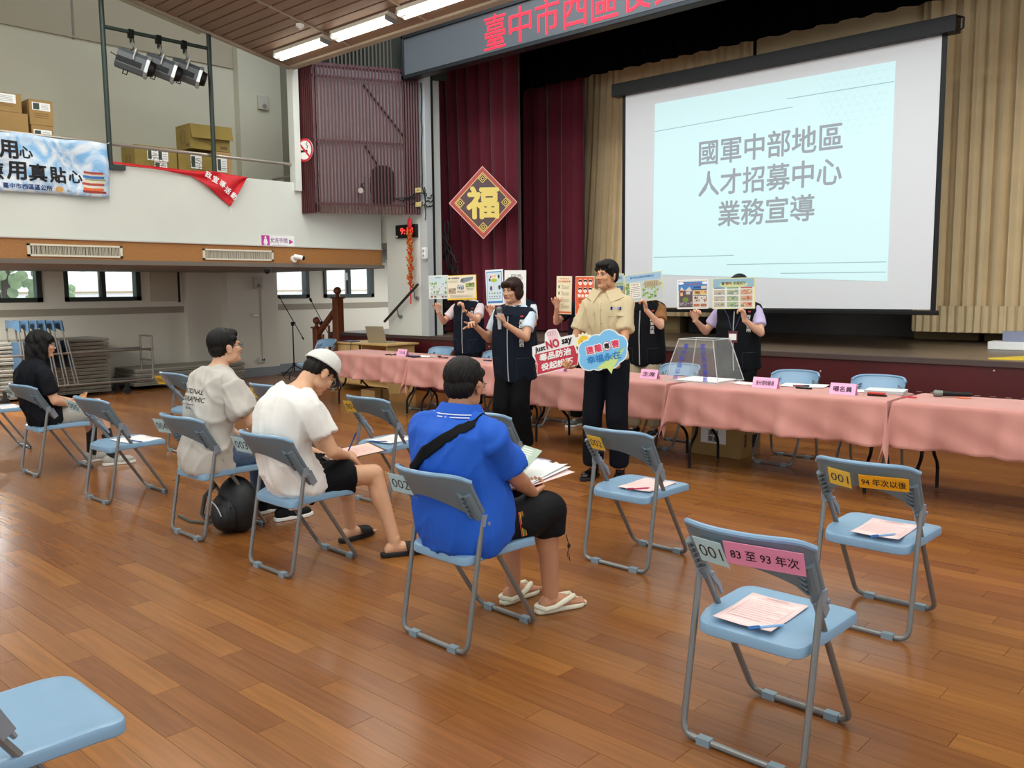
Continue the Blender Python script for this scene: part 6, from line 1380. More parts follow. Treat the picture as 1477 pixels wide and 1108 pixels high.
t2 = thing('pen', 'orange pen in the hands of the long-haired youth', 'pen', (-8.02, 3.0, .635), .5); g = G(); g.cyl((-.07, 0, 0), (.06, 0, 0), .005, n=8); obj('barrel', g, mat('pen orange', '#e39a3a', .4), t2); g = G(); g.cyl((.03, 0, 0), (.07, 0, 0), .0056, n=8); obj('cap', g, orange_c, t2)

# --- standing woman with the microphone
def standing(label, loc, rz, h=1.0, hands=None, feet=.10, **k):
    return person(label, loc, rz, (0, 0, .95*h), (0, .01, 1.19*h), (0, -.005, 1.425*h), k.pop('H', (0, .03, 1.575*h)), hands=hands,
        ankles=[(-feet, -.01, .085), (feet, .03, .085)], toes=k.pop('toes', ((-.15, 1), (.2, 1))), kp=[(-.12, 3, .5), (.12, 3, .5)], ls=k.pop('ls', 1.0)*h, bare=False, **k)
navy = mat('dark navy vest cloth', '#131b28', .8, bump=.1, bscale=12, spec=.15)
lo_ = (-5.43, 5.9, 0); rz = R(200)
def ofs(loc, *d): return tuple(V(*loc)+V(*d))
B = standing('standing person in a dark vest over pale blue, speaking into a microphone', lo_, rz, .975, hands=[(-5.28, 5.62, 1.235), (-5.68, 5.64, 1.20)][::-1], w=.93, sw=.172, hyaw=-.45, hpitch=-.06, skin='#cd9a7c',
    poles=[(-.35, -.12, -.8), (.35, -.12, -.9)][::1], hdirs=None, hpn=[(0, 0, -1), (0, 0, 1)], curls=(.9, .45), pts=(False, True)) if False else None
# right hand (k=1) gestures at the left of the picture, left hand (k=0) holds the microphone
B = standing('standing person in a dark vest over pale blue, speaking into a microphone', lo_, rz, .975, hands=[(-5.29, 5.63, 1.245), (-5.67, 5.64, 1.215)], w=.96, sw=.160, hyaw=-.32, hpitch=-.05, skin='#cd9a7c',
    poles=[(-.45, .05, -.9), (.35, -.2, -.9)], hdirs=[(.25, .15, .95), (.1, .85, .4)], hpn=[(.8, .2, -.3), (-.3, .2, -.9)], curls=(1.05, .55), pts=(False, True), feet=.09)
t = B.t
tee(B, t, mat('pale blue cotton', '#c7d6e4', .8, bump=.1, bscale=12), infl=.012, t0=.1, t1=1.0, sl=.66, sr=(.06, .066), seed=21, amp=.003)
SGN[0] = -1
vest(B, t, navy, t0=-.42, letters='里長辦公處西區', seed=22)
trousers(B, t, mat('black trousers cloth', '#0b0c0e', .85, spec=.15), frac=1.93, r=(.10, .088, .09), seed=23, t1=.0, infl=.004)
hair(B, t, 'bob', '#2a150d', 1.0, 5); face_parts(B, t, lip='#b2504c', brow='#3a261c')
for k, td in ((0, (-.15, 1)), (1, (.2, 1))): shoe(B, t, k, td, black_m, black_rub)
mp_ = thing('microphone', 'silver wireless microphone held to the mouth of the standing woman', 'microphone', (-5.305, 5.575, 1.29)); mp_.rotation_euler = (.12, .1, 0)
g = G(); g.cyl((0, 0, -.09), (0, 0, .06), .016, .021, 14); obj('body', g, mat('silver mic body', '#c9cccf', .35, metal=.2), mp_); g = G(); g.cyl((0, 0, .06), (0, 0, .085), .025, .027, 16); g.ell((0, 0, .09), (.027, .027, .024)); obj('grille', g, mat('mic mesh', '#6f716f', .45, metal=.4), mp_); g = G(); g.cyl((0, 0, -.115), (0, 0, -.09), .0165, n=14); obj('end_ring', g, black_m, mp_)

# --- standing man with the two signs
lm = (-4.2, 5.68, 0); rz = R(197)
B = standing('person standing in a beige short-sleeved uniform shirt holding two cut-out signs', lm, rz, 1.05, hands=[(-3.965, 5.46, .875), (-4.44, 5.44, .885)], w=.98, sw=.168, hyaw=-.30, hpitch=.02, skin='#c9956f',
    poles=[(-.6, -.5, -.5), (.6, -.5, -.5)], hdirs=[(.2, .95, .1), (-.25, .95, .1)], hpn=[(.4, 0, .9), (-.4, 0, .9)], curls=(.9, .9), toes=((-.25, 1), (.1, 1)), feet=.11)
t = B.t; bg_ = mat('beige uniform cloth', '#cdbb96', .8, bump=.1, bscale=12)
tee(B, t, bg_, infl=.016, t0=-.02, t1=1.0, sl=.80, sr=(.064, .068), amp=.008, seed=31)
navyt = mat('navy trousers', '#0e121b', .8, spec=.15)
trousers(B, t, navyt, frac=1.94, r=(.10, .085, .08), seed=32, t1=.04)
g = G(); 
for q in (-1, 1):
    a, b_, c_, d_ = surf(B, .99, q*.15, .03)+V(0, 0, .02), surf(B, 1.0, q*1.2, .01)+V(0, 0, .05), surf(B, .95, q*1.1, .03), surf(B, .86, q*.38, .034)
    g.add([a, b_, c_, d_, a+V(0, .006, .006), b_+V(0, .006, .008), c_+V(0, .004, .008), d_+V(0, .008, .004)], [(0, 1, 2, 3), (7, 6, 5, 4), (0, 4, 5, 1), (1, 5, 6, 2), (2, 6, 7, 3), (3, 7, 4, 0)])
g.tube([torso(B, 1.05)[0]+V(.066*math.sin(a), .06*math.cos(a)+.005, .02-.02*math.cos(a)) for a in np.linspace(.3, 2*PI-.3, 20)], .014, 8); obj('collar', g, bg_, t)
g = G()
for q in (-1, 1):
    P4 = [surf_on(B, tt, q*aa, .005) for tt, aa in ((.72, .28), (.72, .85), (.66, .85), (.66, .28))]; P5 = [surf_on(B, tt, q*aa, .003) for tt, aa in ((.72, .28), (.72, .85), (.50, .85), (.50, .28))]
    for PP in (P4, P5): g.add(PP+[p+V(0, .004, 0) for p in PP], [(0, 1, 2, 3), (7, 6, 5, 4), (0, 4, 5, 1), (1, 5, 6, 2), (2, 6, 7, 3), (3, 7, 4, 0)])
obj('chest_pocket', g, mat('beige pocket', '#c7b48e', .8), t)
g = G(); [g.ell(surf_on(B, tt, 0, .003), (.006, .003, .006)) for tt in (.15, .35, .55, .75)]; g.tube([surf_on(B, a, .03, .0) for a in np.linspace(.02, .86, 20)], .0025, 5); obj('button_placket', g, mat('beige button', '#b7a377', .6), t)
PP = [surf_on(B, tt, -aa, .004) for tt, aa in ((.80, .36), (.80, .82), (.755, .82), (.755, .36))]; g = G(); g.add(PP+[p+V(0, .005, 0) for p in PP], [(0, 1, 2, 3), (7, 6, 5, 4), (0, 4, 5, 1), (1, 5, 6, 2), (2, 6, 7, 3), (3, 7, 4, 0)]); pt = obj('name_patch', g, mat('navy patch', '#242a55', .7, spec=.15), t, smooth=False)
surf_text(B, t, '陸軍', .778, -.59, .022, .06, mat('patch thread', '#9aa0d8', .7), .042, 'patch_text')
hair(B, t, 'short', '#100f10', 1.03, 6); face_parts(B, t, s=1.0, lip='#a65f55')
for k, td in ((0, (-.25, 1)), (1, (.1, 1))): shoe(B, t, k, td, mat('polished black leather', '#0c0c0d', .2), black_rub)

# --- four people and one more holding posters behind the tables
def holder(label, loc, rz, hl, hr, shirt, vestm, trou, h=.985, seed=40, hairs='short', hc='#12100f', letters='西區區公所', skin='#d8a78a', w=1.0, sm=.7, lan=False):
    B = standing(label, loc, rz, h, hands=[hl, hr], w=w, sw=.165, hyaw=0, hpitch=-.05, skin=skin, poles=[(-.5, -.1, -.9), (.5, -.1, -.9)], hdirs=[(.12, .15, .98), (-.12, .15, .98)], hpn=[(.6, .6, .2), (-.6, .6, .2)], curls=(.75, .75))
    t = B.t; tee(B, t, shirt, infl=.014, t0=.0, t1=1.0, sl=sm, sr=(.062, .066), seed=seed, amp=.003 if vestm else .007); SGN[0] = -1
    if vestm: vest(B, t, vestm, t0=-.34, letters=letters, seed=seed+1)
    trousers(B, t, trou, frac=1.93, r=(.10, .082, .072), seed=seed+2, t1=.05, infl=.004)
    hair(B, t, hairs, hc, 1.0, seed); face_parts(B, t)
    for k, td in ((0, (-.15, 1)), (1, (.2, 1))): shoe(B, t, k, td, mat('grey canvas trainer', '#5b605e', .8) if seed in (60, 80) else black_m, white_p)
    if lan:
        g = G(); g.tube([surf_on(B, a_, b_, .004) for a_, b_ in ((.96, .8), (.85, .45), (.7, .25), (.5, .1), (.42, 0), (.5, -.1), (.7, -.25), (.85, -.45), (.96, -.8))], .005, 6); l_ = obj('lanyard', g, mat('lanyard navy', '#2c3050', .7), t)
        g = G(); g.box(surf_on(B, .32, .0, .012), (.09, .006, .11)); obj('name_badge', g, mat('maroon badge', '#5b2330', .5), l_, bevel=.002); g = G(); g.box(surf_on(B, .32, .0, .016), (.07, .004, .06)); obj('badge_card', g, white_p, l_, smooth=False)
    return B
blk = mat('black trousers cloth', '#0b0c0e', .85, spec=.15)
B = holder('person in a pale pink shirt, dark vest and wristwatch holding two landscape posters', (-7.86, 7.7, 0), R(192), (-7.60, 7.36, 1.30), (-8.03, 7.33, 1.29), mat('pale pink shirt', '#e6d6d8', .8), navy, blk, seed=40)
w_ = B.W[0]*.85+B.E[0]*.15; d_ = nrm(B.W[0]-B.E[0]); g = G(); a_, b_, _ = basis(d_); g.tube([w_+(a_*math.cos(q)+b_*math.sin(q))*.031 for q in np.linspace(0, 6.283, 16, endpoint=False)], .007, 6, closed=True); g.cyl(w_+V(0, .028, 0), w_+V(0, .042, 0), .02, n=16); obj('watch', g, black_m, B.t)
holder('person in a white shirt holding two upright posters, half hidden behind the standing woman', (-6.97, 7.68, 0), R(192), (-6.72, 7.40, 1.29), (-7.14, 7.36, 1.27), mat('white shirt', '#dfe3e6', .8), navy, blk, seed=50, hairs='bob')
holder('person holding a cream and an orange poster, hidden behind the man in beige', (-6.0, 7.72, 0), R(192), (-5.78, 7.42, 1.25), (-6.13, 7.36, 1.36), mat('black shirt', '#1a1c20', .8, spec=.15), navy, blk, seed=60)
holder('person in a brown t-shirt, black vest and khaki trousers holding two posters', (-5.14, 7.62, 0), R(192), (-4.94, 7.33, 1.335), (-5.36, 7.33, 1.31), mat('brown cotton', '#8a5a2e', .8), mat('black vest cloth', '#0f1216', .8, spec=.15), mat('khaki cotton', '#a89a7c', .85), seed=70, hairs='fullback', letters='里幹事西區')
holder('person in a lavender shirt, black vest and lanyard holding two posters', (-4.08, 7.64, 0), R(192), (-3.88, 7.37, 1.25), (-4.38, 7.34, 1.24), mat('lavender shirt', '#c3b6dc', .8), mat('black vest cloth', '#0f1216', .8, spec=.15), blk, seed=80, lan=True, hairs='short', letters='西區公所', w=1.05)
# ---------------------------------------------------------------- posters and signs in people's hands
def poster(label, q, base, edge, art, seed=0):
    TL, TR, BR, BL = [V(*p) for p in q]; c = (TL+TR+BR+BL)/4
    t = thing('poster', label, 'poster', tuple(c)); ax = nrm(((TR+BR)-(TL+BL))/2); up = nrm(((TL+TR)-(BL+BR))/2); up = nrm(up-ax*np.dot(up, ax)); W = np.linalg.norm(((TR+BR)-(TL+BL))/2); Hh = np.linalg.norm(((TL+TR)-(BL+BR))/2); nn = nrm(np.cross(ax, up))
    g = G(); g.prism([(-W/2, -Hh/2), (W/2, -Hh/2), (W/2, Hh/2), (-W/2, Hh/2)], -nn*.005, ax, up, .005); obj('board', g, edge, t, smooth=False)
    mats = []; g = G(); idx = {}
    def mi(col):
        if col not in idx: idx[col] = len(mats); mats.append(mat('print '+col, col, .6))
        return idx[col]
    z = [.0006]
    def rc(x0, y0, x1, y1, col): z[0] += .00002; g.rect((x0-.5)*W, (y0-.5)*Hh, (x1-.5)*W, (y1-.5)*Hh, nn*z[0], ax, up, mi(col))
    def pl(pts, col): z[0] += .00002; g.flat([((x-.5)*W, (y-.5)*Hh) for x, y in pts], nn*z[0], ax, up, mi(col))
    def ci(x, y, r, col, sy=1.0): z[0] += .00002; g.flat([((x-.5)*W+r*W*math.cos(a), (y-.5)*Hh+r*W*sy*math.sin(a)) for a in np.linspace(0, 6.283, 14, endpoint=False)], nn*z[0], ax, up, mi(col))
    def tx(s, x, y, h, w_, col, bold=.02): z[0] += .00002; put_text(g, s, nn*(z[0])+ax*(x-.5)*W+up*(y-.5)*Hh, ax, up, height=h*Hh, width=w_*W, mi=mi(col), bold=bold)
    def lines(x0, x1, y, n, dy, col, th=.008):
        for k in range(n): rc(x0, y-dy*k, x1-(.1*(x1-x0) if k % 2 else 0), y-dy*k+th, col)
    rc(.02, .02, .98, .98, base); rnd = random.Random(seed)
    def photo(x0, y0, x1, y1, cols, n=14):
        rc(x0, y0, x1, y1, cols[0])
        for k in range(n):
            a, b = rnd.uniform(x0, x1-.02), rnd.uniform(y0, y1-.02); rc(a, b, min(a+rnd.uniform(.02, .35)*(x1-x0), x1), min(b+rnd.uniform(.05, .4)*(y1-y0), y1), cols[1+k % (len(cols)-1)])
    art(rc, pl, ci, tx, lines, photo, rnd); obj('artwork', g, mats, t, smooth=False); return t
def a1(rc, pl, ci, tx, lines, photo, rnd):
    rc(.03, .55, .97, .95, '#cfe3e8'); tx('都市更新', .5, .9, .045, .3, '#55707a')
    for k in range(40): ci(rnd.uniform(.08, .92), rnd.uniform(.25, .72), rnd.uniform(.02, .06), rnd.choice(['#7c9f58', '#9dbb6a', '#6f8f68', '#b9c98a', '#8aa86a']))
    for x, h in ((.18, .18), (.3, .28), (.42, .33), (.55, .3), (.66, .26), (.76, .2)):
        rc(x, .32, x+.09, .32+h, '#dfe6ea')
        for q in range(5): rc(x+.01, .34+q*h/6, x+.08, .345+q*h/6, '#8f9fac')
    lines(.08, .92, .2, 3, .04, '#8a8f8a', .012)
    for x in (.1, .28, .66, .82): rc(x, .05, x+.11, .13, rnd.choice(['#b08a6a', '#7a8f9a', '#9a6a5a']))
poster('poster with white buildings among green trees, leftmost of the raised posters', [(-8.237, 7.343, 1.73), (-7.926, 7.398, 1.733), (-7.901, 7.403, 1.442), (-8.19, 7.352, 1.443)], '#dfe9e6', white_p, a1, 1)
def a1b(rc, pl, ci, tx, lines, photo, rnd):
    tx('臺中捷運藍線', .24, .88, .07, .38, '#4a4d55', .03); lines(.05, .4, .78, 3, .035, '#9a8f78', .01); rc(0.02, .02, .98, .07, '#e8c84a')
    ci(.66, .80, .2, '#b9c4cc', .28); pl([(.44, .72), (.52, .88), (.9, .92), (.9, .82), (.58, .68)], '#7f8e99'); rc(.5, .75, .56, .84, '#3e4a55')
    photo(.64, .5, .94, .68, ['#9fb06a', '#4f6f3a', '#8f7a4a', '#6f8a4a']); photo(.34, .4, .58, .62, ['#cfd4d8', '#7f8a94', '#9aa0a8', '#5f6a74']); photo(.05, .25, .3, .48, ['#bfa890', '#8a6f60', '#6f7f6a', '#a89a84'])
    lines(.34, .6, .34, 2, .05, '#6f6a60', .02); lines(.66, .92, .44, 2, .05, '#6f6a60', .02); lines(.1, .9, .18, 3, .04, '#8a8272', .014)
poster('cream landscape poster with a train and building pictures, held by the leftmost vested person', [(-7.928, 7.388, 1.725), (-7.504, 7.463, 1.734), (-7.468, 7.469, 1.433), (-7.913, 7.391, 1.425)], '#efe6cf', yellow_c, a1b, 2)
def a2(rc, pl, ci, tx, lines, photo, rnd):
    rc(.06, .06, .94, .95, '#5f93c8'); rc(.09, .12, .91, .92, '#cfe4f0')
    ci(.48, .76, .2, '#e8ecd8'); ci(.48, .70, .18, '#b8c832', .5); ci(.42, .82, .05, '#f0c8a8'); ci(.54, .82, .05, '#e8b0a0'); ci(.3, .8, .05, '#c8543f'); ci(.76, .8, .06, '#3a4654', 1.6); ci(.24, .72, .05, '#3a4654', 1.6); ci(.3, .48, .07, '#4a5a6a', 1.6); ci(.78, .5, .07, '#2f3a48', 1.6)
    rc(.36, .42, .62, .58, '#e6eaf2'); [rc(.36+.07*k, .42, .375+.07*k, .58, '#9ab0c8') for k in range(4)]
    [ci(x, .34, .04, c) for x, c in ((.2, '#7f9a6a'), (.36, '#9aa85a'), (.5, '#6f8f5f'), (.66, '#88a070'), (.8, '#6f90a0'))]; [ci(x, .25, .035, '#6f7f88') for x in (.2, .34, .48, .62, .78)]
    lines(.14, .86, .19, 1, .03, '#7f8f98', .012); rc(.09, .08, .91, .11, '#2f6fc0')
poster('upright pale blue poster with round cartoon-like shapes, left of the standing woman', [(-7.238, 7.361, 1.778), (-6.987, 7.405, 1.789), (-6.973, 7.408, 1.37), (-7.205, 7.367, 1.362)], '#e8f0f6', white_p, a2, 3)
def a2b(rc, pl, ci, tx, lines, photo, rnd):
    tx('西區', .55, .86, .06, .5, '#6f757a'); lines(.14, .86, .74, 12, .05, '#b9bcc0', .012); photo(.15, .76, .85, .82, ['#d8d4cc', '#9a8a7a', '#b06a5a'], 6); ci(.3, .1, .12, '#e8c84a')
poster('upright white poster behind the head of the standing woman', [(-6.973, 7.402, 1.764), (-6.683, 7.454, 1.775), (-6.659, 7.458, 1.339), (-6.949, 7.407, 1.362)], '#f0f1f0', white_p, a2b, 4)
def a3(rc, pl, ci, tx, lines, photo, rnd):
    tx('全民國防教育', .5, .93, .035, .62, '#d8663a'); tx('防災避難宣導', .5, .86, .05, .8, '#d8663a', .03)
    for k in range(4):
        y = .76-.17*k; rc(.12, y-.08, .22, y, '#6f7a6a'); ci(.38, y, .03, '#4a4a44'); lines(.34, .86, y-.03, 4, .022, '#8a8470', .007)
    rc(.02, .02, .98, .07, '#e0703a')
poster('narrow cream poster with an orange foot, held at the left of the man in beige', [(-6.178, 7.406, 1.695), (-6.033, 7.445, 1.685), (-5.962, 7.464, 1.276), (-6.172, 7.408, 1.275)], '#ece2bf', mat('cream edge', '#efe6cf', .7), a3, 5)
def a3b(rc, pl, ci, tx, lines, photo, rnd):
    for k in range(6): x, y = .25+.27*(k % 3), .85-.2*(k//3); ci(x, y, .11, '#f6f2ee', 1.3); ci(x, y+.02, .1, '#2a1a18', .8); ci(x, y-.02, .07, '#f3dcd0', 1.0)
    tx('緊急電話', .5, .5, .08, .75, '#fdf6f0', .04); lines(.16, .8, .4, 2, .05, '#7a2a18', .02); tx('專線服務', .5, .26, .05, .6, '#fdf0e6', .02); lines(.2, .8, .18, 2, .05, '#f8d0c0', .012)
poster('orange poster with white faces, partly behind the head of the man in beige', [(-5.903, 7.415, 1.683), (-5.695, 7.451, 1.687), (-5.678, 7.454, 1.258), (-5.92, 7.412, 1.27)], '#e4633a', mat('cream edge', '#efe6cf', .7), a3b, 6)
def a4(rc, pl, ci, tx, lines, photo, rnd):
    rc(.03, .7, .97, .97, '#a9c0cc'); tx('西區建設', .5, .85, .1, .8, '#4f6f9a', .03); pl([(.03, .45), (.5, .6), (.97, .55), (.97, .3), (.03, .3)], '#4f6f98'); photo(.05, .55, .95, .68, ['#9ab080', '#6f8f5a', '#b0b8a0'], 10); photo(.05, .3, .95, .4, ['#c8b078', '#a89060', '#8f9a6a'], 8); rc(.4, .06, .95, .27, '#dfe4e6'); lines(.45, .9, .22, 4, .045, '#5f6a74', .014)
poster('landscape poster with a blue road picture, right of the head of the man in beige', [(-5.464, 7.339, 1.696), (-5.261, 7.375, 1.7), (-5.228, 7.38, 1.423), (-5.416, 7.347, 1.409)], '#c3cfc8', mat('pale yellow edge', '#e0dc9a', .7), a4, 7)
def a4b(rc, pl, ci, tx, lines, photo, rnd):
    rc(.03, .74, .97, .97, '#9fc0d8'); tx('臺中車站周邊環境整體改造', .48, .87, .075, .62, '#2f5f98', .02)
    for k in range(70): ci(rnd.uniform(.45, .96), rnd.uniform(.1, .6), rnd.uniform(.012, .035), rnd.choice(['#6f9a4a', '#8fb05a', '#a8b87a', '#5f8448', '#c8c89a']))
    pl([(.5, .58), (.55, .72), (.9, .7), (.92, .5), (.6, .45)], '#b9ab86'); [rc(.54+.05*k, .5, .56+.05*k, .66, '#8a8468') for k in range(7)]; pl([(.8, .06), (.97, .06), (.97, .6), (.9, .4)], '#c2cad2')
    for k in range(24): ci(rnd.uniform(.04, .12), rnd.uniform(.08, .68), .025, rnd.choice(['#6f9a4a', '#8fa04a']))
    rc(.14, .14, .42, .68, '#ebe7da'); tx('計畫內容', .28, .62, .05, .2, '#a87f3a', .02)
    for k in range(6): ci(.17, .53-.065*k, .012, '#c86a3a' if k == 0 else '#3a4a5a'); lines(.2, .4, .525-.065*k, 1, .02, '#6a7074', .018)
poster('landscape poster with a green park and bridge picture, held by the person in brown', [(-5.23, 7.332, 1.685), (-4.826, 7.44, 1.72), (-4.809, 7.445, 1.444), (-5.185, 7.344, 1.395)], '#bccbcf', mat('pale yellow edge', '#e0dc9a', .7), a4b, 8)
def a5(rc, pl, ci, tx, lines, photo, rnd):
    rc(.04, .6, .96, .93, '#3f7fc0'); ci(.12, .88, .1, '#e8eef4', .4); ci(.9, .88, .1, '#e8eef4', .4); tx('西區社會福利服務', .5, .84, .05, .5, '#b05548', .03)
    rc(.06, .06, .5, .66, '#5b4a50'); pl([(.07, .6), (.14, .76), (.24, .62)], '#d8d2cc'); pl([(.24, .62), (.4, .76), (.49, .6)], '#cfc8c4'); rc(.1, .45, .18, .56, '#d8b888'); rc(.28, .5, .42, .6, '#c8c0bc'); rc(.09, .58, .2, .64, '#8f4a40'); ci(.27, .32, .1, '#6f8a2f', .7); [ci(rnd.uniform(.1, .48), rnd.uniform(.1, .22), .025, rnd.choice(['#8f8a9a', '#a89a98', '#6a7088'])) for k in range(18)]
    rc(.53, .7, .76, .76, '#2a4a80'); rc(.78, .68, .95, .78, '#d8c8b0'); photo(.53, .48, .95, .64, ['#d8b878', '#a8703a', '#e0c080', '#7a5a3a']); photo(.53, .22, .72, .42, ['#d8ccc0', '#8a5a40', '#4a3a38', '#b88a60']); photo(.76, .22, .95, .42, ['#e0d8d0', '#6a4030', '#a87050', '#3a3a3a']); rc(.53, .65, .95, .67, '#1f2f4a'); rc(.53, .44, .95, .46, '#3a4858'); rc(.53, .08, .73, .17, '#b06a48'); rc(.76, .08, .95, .17, '#b06a48')
poster('poster with a brick red building picture, held by the person in lavender', [(-4.603, 7.332, 1.627), (-4.285, 7.388, 1.629), (-4.26, 7.392, 1.352), (-4.558, 7.34, 1.344)], '#d6d8d2', white_p, a5, 9)
def a5b(rc, pl, ci, tx, lines, photo, rnd):
    rc(.02, .7, .98, .98, '#8fb4c4'); ci(.5, .78, .34, '#c8cf9a', .2); tx('臺中7年 幸福前行', .5, .83, .1, .56, '#4f5a3a', .03); ci(.36, .83, .035, '#d8553a')
    for i, (a, b, cs) in enumerate(((.04, .3, ['#b9b0a0', '#7f8478', '#9aa0a4', '#c8b088']), (.35, .62, ['#9fb08a', '#5f7f4a', '#7f8f9a', '#c8c8b0']), (.67, .94, ['#c89a80', '#b0503f', '#6f8a5a', '#d8c8a0']))):
        rc(a, .66, b, .7, ('#5f7f9a', '#5f9a7a', '#c0604a')[i])
        for k in range(3): photo(a, .46-.2*k, b, .62-.2*k, cs, 10)
poster('poster with a grid of nine small pictures, held by the person in lavender', [(-4.217, 7.347, 1.635), (-3.813, 7.418, 1.641), (-3.794, 7.422, 1.355), (-4.192, 7.351, 1.347)], '#dcdfd8', mat('pale yellow edge', '#e0dc9a', .7), a5b, 10)
# cut-out signs held by the man in beige
def frame_(o_, a, tilt):
    ax = V(-math.cos(a), -math.sin(a), 0); ax, ay = ax*math.cos(tilt)+UZ*math.sin(tilt), UZ*math.cos(tilt)-ax*math.sin(tilt); return ax, ay
a_ = R(200); ax0 = V(.94, .34, 0)
def fr(tilt): return ax0*math.cos(tilt)+UZ*math.sin(tilt), UZ*math.cos(tilt)-ax0*math.sin(tilt)
t = thing('cutout_sign', 'red cut-out sign reading just NO say in the right hand of the man in beige', 'sign', (-4.47, 5.36, 1.02)); ax, ay = fr(.24); nn = nrm(np.cross(ax, ay)); A0 = V(0, 0, 0)
g = G()
white_o = [(-.205, .04), (-.19, .112), (-.075, .118), (-.055, .19), (-.02, .215), (.05, .205), (.06, .17), (.068, .132), (.185, .13), (.2, .06), (.175, .03), (.19, -.03), (.158, -.118), (-.205, -.128), (-.18, -.03)]
g.prism(white_o, A0-nn*.006, ax, ay, .006); obj('board', g, white_p, t, smooth=False)
g = G(); g.flat([(-.185, .045), (.165, .045), (.17, -.025), (-.18, -.03)][::-1], nn*.001, ax, ay, 0); g.flat([(-.175, -.03), (.185, -.025), (.155, -.11), (-.2, -.12)][::-1], nn*.0012, ax, ay, 0)
ring2 = [(-.03, .125), (-.045, .19), (-.015, .21), (.045, .2), (.055, .16), (.045, .12)]; g.flat(ring2[::-1], nn*.001, ax, ay, 1)
for q in range(3): g.add(*(lambda c_: ([A0+nn*.0015+ax*(c_+.014*math.cos(k))+ay*(.178+.016*math.sin(k)) for k in np.linspace(0, 6.28, 12, endpoint=False)]+[A0+nn*.0015+ax*(c_+.0125*math.cos(k))+ay*(.178+.0145*math.sin(k)) for k in np.linspace(0, 6.28, 12, endpoint=False)], [(k, (k+1) % 12, 12+(k+1) % 12, 12+k) for k in range(12)]))(-.02+.022*q), 2)
put_text(g, 'just', nn*.002-ax*.125+ay*.075, ax, ay, height=.05, width=.095, mi=2, bold=.05, shear=.2); put_text(g, 'NO', nn*.002-ax*.01+ay*.095, ax, ay, height=.065, width=.11, mi=0, bold=.06); put_text(g, 'say', nn*.002+ax*.115+ay*.085, ax, ay, height=.05, width=.09, mi=2, bold=.05, shear=.2)
put_text(g, '毒品防治', nn*.002-ax*.01+ay*.008, ax, ay, height=.055, width=.28, mi=3, bold=.05, shear=.2); put_text(g, '役起說不', nn*.002-ax*.01-ay*.07, ax, ay, height=.055, width=.28, mi=3, bold=.05, shear=.2)
obj('sign_print', g, [mat('sign crimson', '#c8344a', .6), mat('pale pink print', '#f3cfd6', .7), ink, white_p], t, smooth=False)
t = thing('cutout_sign', 'blue cloud-shaped sign with a yellow sun in the left hand of the man in beige', 'sign', (-3.985, 5.34, 1.07)); ax, ay = fr(.2); nn = nrm(np.cross(ax, ay))
lob = [(-.12, .03, .075), (-.045, .06, .075), (.06, .075, .08), (.13, .035, .065), (.10, -.02, .08), (-.13, -.045, .075), (.0, -.03, .09), (-.06, -.07, .06), (.05, -.075, .06)]
def cloud(gr):
    P_ = []
    for k in range(72):
        a = 2*PI*k/72; d = V(math.cos(a), math.sin(a)); best = 0
        for x, y, r in lob:
            r = r+gr; b = d[0]*x+d[1]*y; q = b*b-(x*x+y*y-r*r)
            if q >= 0: best = max(best, b+math.sqrt(q))
        P_.append((d[0]*best, d[1]*best))
    return P_
g = G(); g.prism(cloud(.008), -nn*.006, ax, ay, .006); obj('board', g, white_p, t, smooth=False)
g = G(); sun = [((.078 if k % 2 else .062)*math.cos(2*PI*k/28)-.14, (.078 if k % 2 else .062)*math.sin(2*PI*k/28)+.10) for k in range(28)]; g.prism(sun, -nn*.014, ax, ay, .006); obj('sun_board', g, mat('pale cream', '#f4efcf', .7), t, smooth=False)
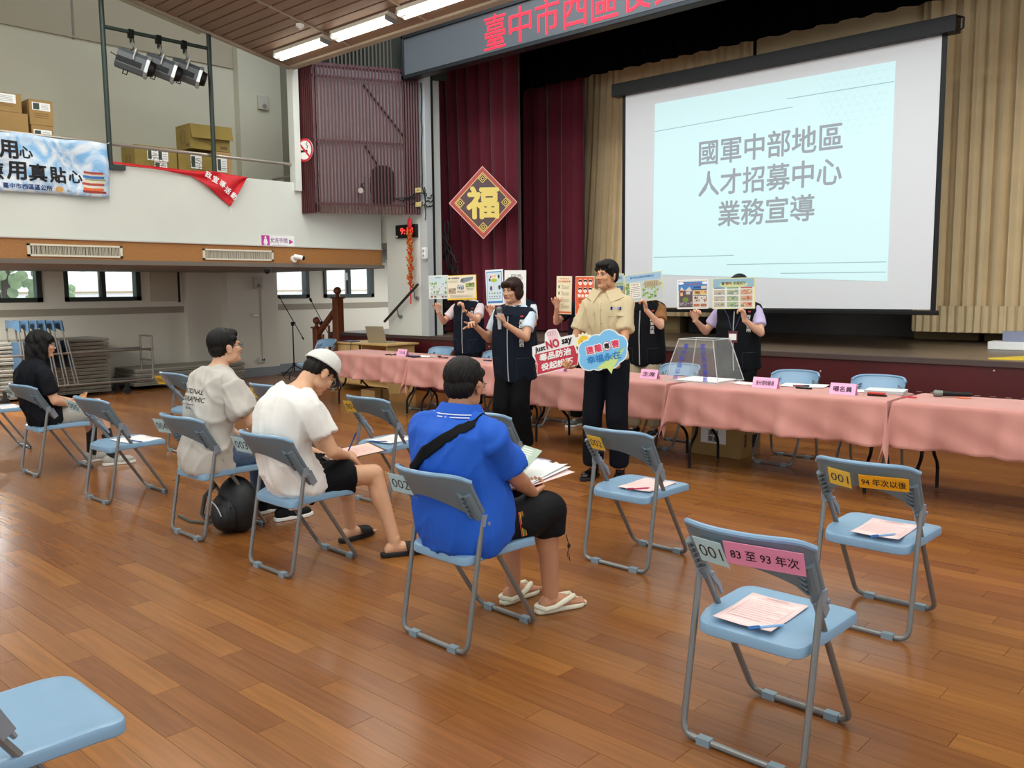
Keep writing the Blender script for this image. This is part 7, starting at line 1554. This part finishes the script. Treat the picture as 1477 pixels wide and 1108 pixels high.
g = G(); g.flat([(.05*math.cos(k)-.14, .05*math.sin(k)+.10) for k in np.linspace(0, 6.28, 20, endpoint=False)], -nn*.0075, ax, ay, 0); [g.flat([(.005*math.cos(k)+x, .006*math.sin(k)+.108) for k in np.linspace(0, 6.28, 10, endpoint=False)], -nn*.0072, ax, ay, 1) for x in (-.158, -.125)]; obj('sun_face', g, [mat('sun yellow', '#f2c531', .6), mat('print brown', '#5a3a1a', .7)], t, smooth=False)
g = G(); cl_ = cloud(0); g.flat(cl_, nn*.0006, ax, ay, 0)
g.flat([(-.08, -.118), (-.03, -.13), (.06, -.132), (.12, -.06), (.175, .0), (.05, -.062), (-.03, -.09)], nn*.0012, ax, ay, 1); g.flat([(-.05, -.10), (.08, -.055), (.16, .0), (.172, .015), (.05, -.045)], nn*.001, ax, ay, 4)
g.flat([(.0, -.12), (.045, -.09), (.07, -.10), (.03, -.18)][::-1], nn*.0014, ax, ay, 1)
for q, ch in enumerate('遠離毒害'):
    p = nn*.003+ax*(-.105+.07*q)+ay*(.03+.004*q)
    if q == 2:
        g.flat([(.034*math.cos(k)+.035, .036*math.sin(k)+.038) for k in np.linspace(0, 6.28, 20, endpoint=False)], nn*.002, ax, ay, 3); g.add([nn*.0026+ax*(.035+r_*math.cos(k))+ay*(.038+r_*1.06*math.sin(k)) for r_ in (.034, .030) for k in np.linspace(0, 6.28, 20, endpoint=False)], [(k, (k+1) % 20, 20+(k+1) % 20, 20+k) for k in range(20)], 2)
        put_text(g, ch, p, ax, ay, height=.042, mi=5, bold=.04)
    else: put_text(g, ch, p-nn*.0008, ax, ay, height=.064, mi=3, bold=.09); put_text(g, ch, p, ax, ay, height=.056, mi=2, bold=.05)
put_text(g, '幸福永在', nn*.003-ax*.005-ay*.045, ax, ay, height=.056, width=.27, mi=6, bold=.04)
obj('sign_print', g, [mat('cloud blue', '#7cc4f2', .6), mat('meadow green', '#cfe68a', .6), mat('sign rose', '#e2405f', .6), white_p, mat('hill green', '#8fc7a0', .6), ink, mat('sign blue text', '#2f86c8', .6)], t, smooth=False)
bpy.data.scenes.remove(TMPS)
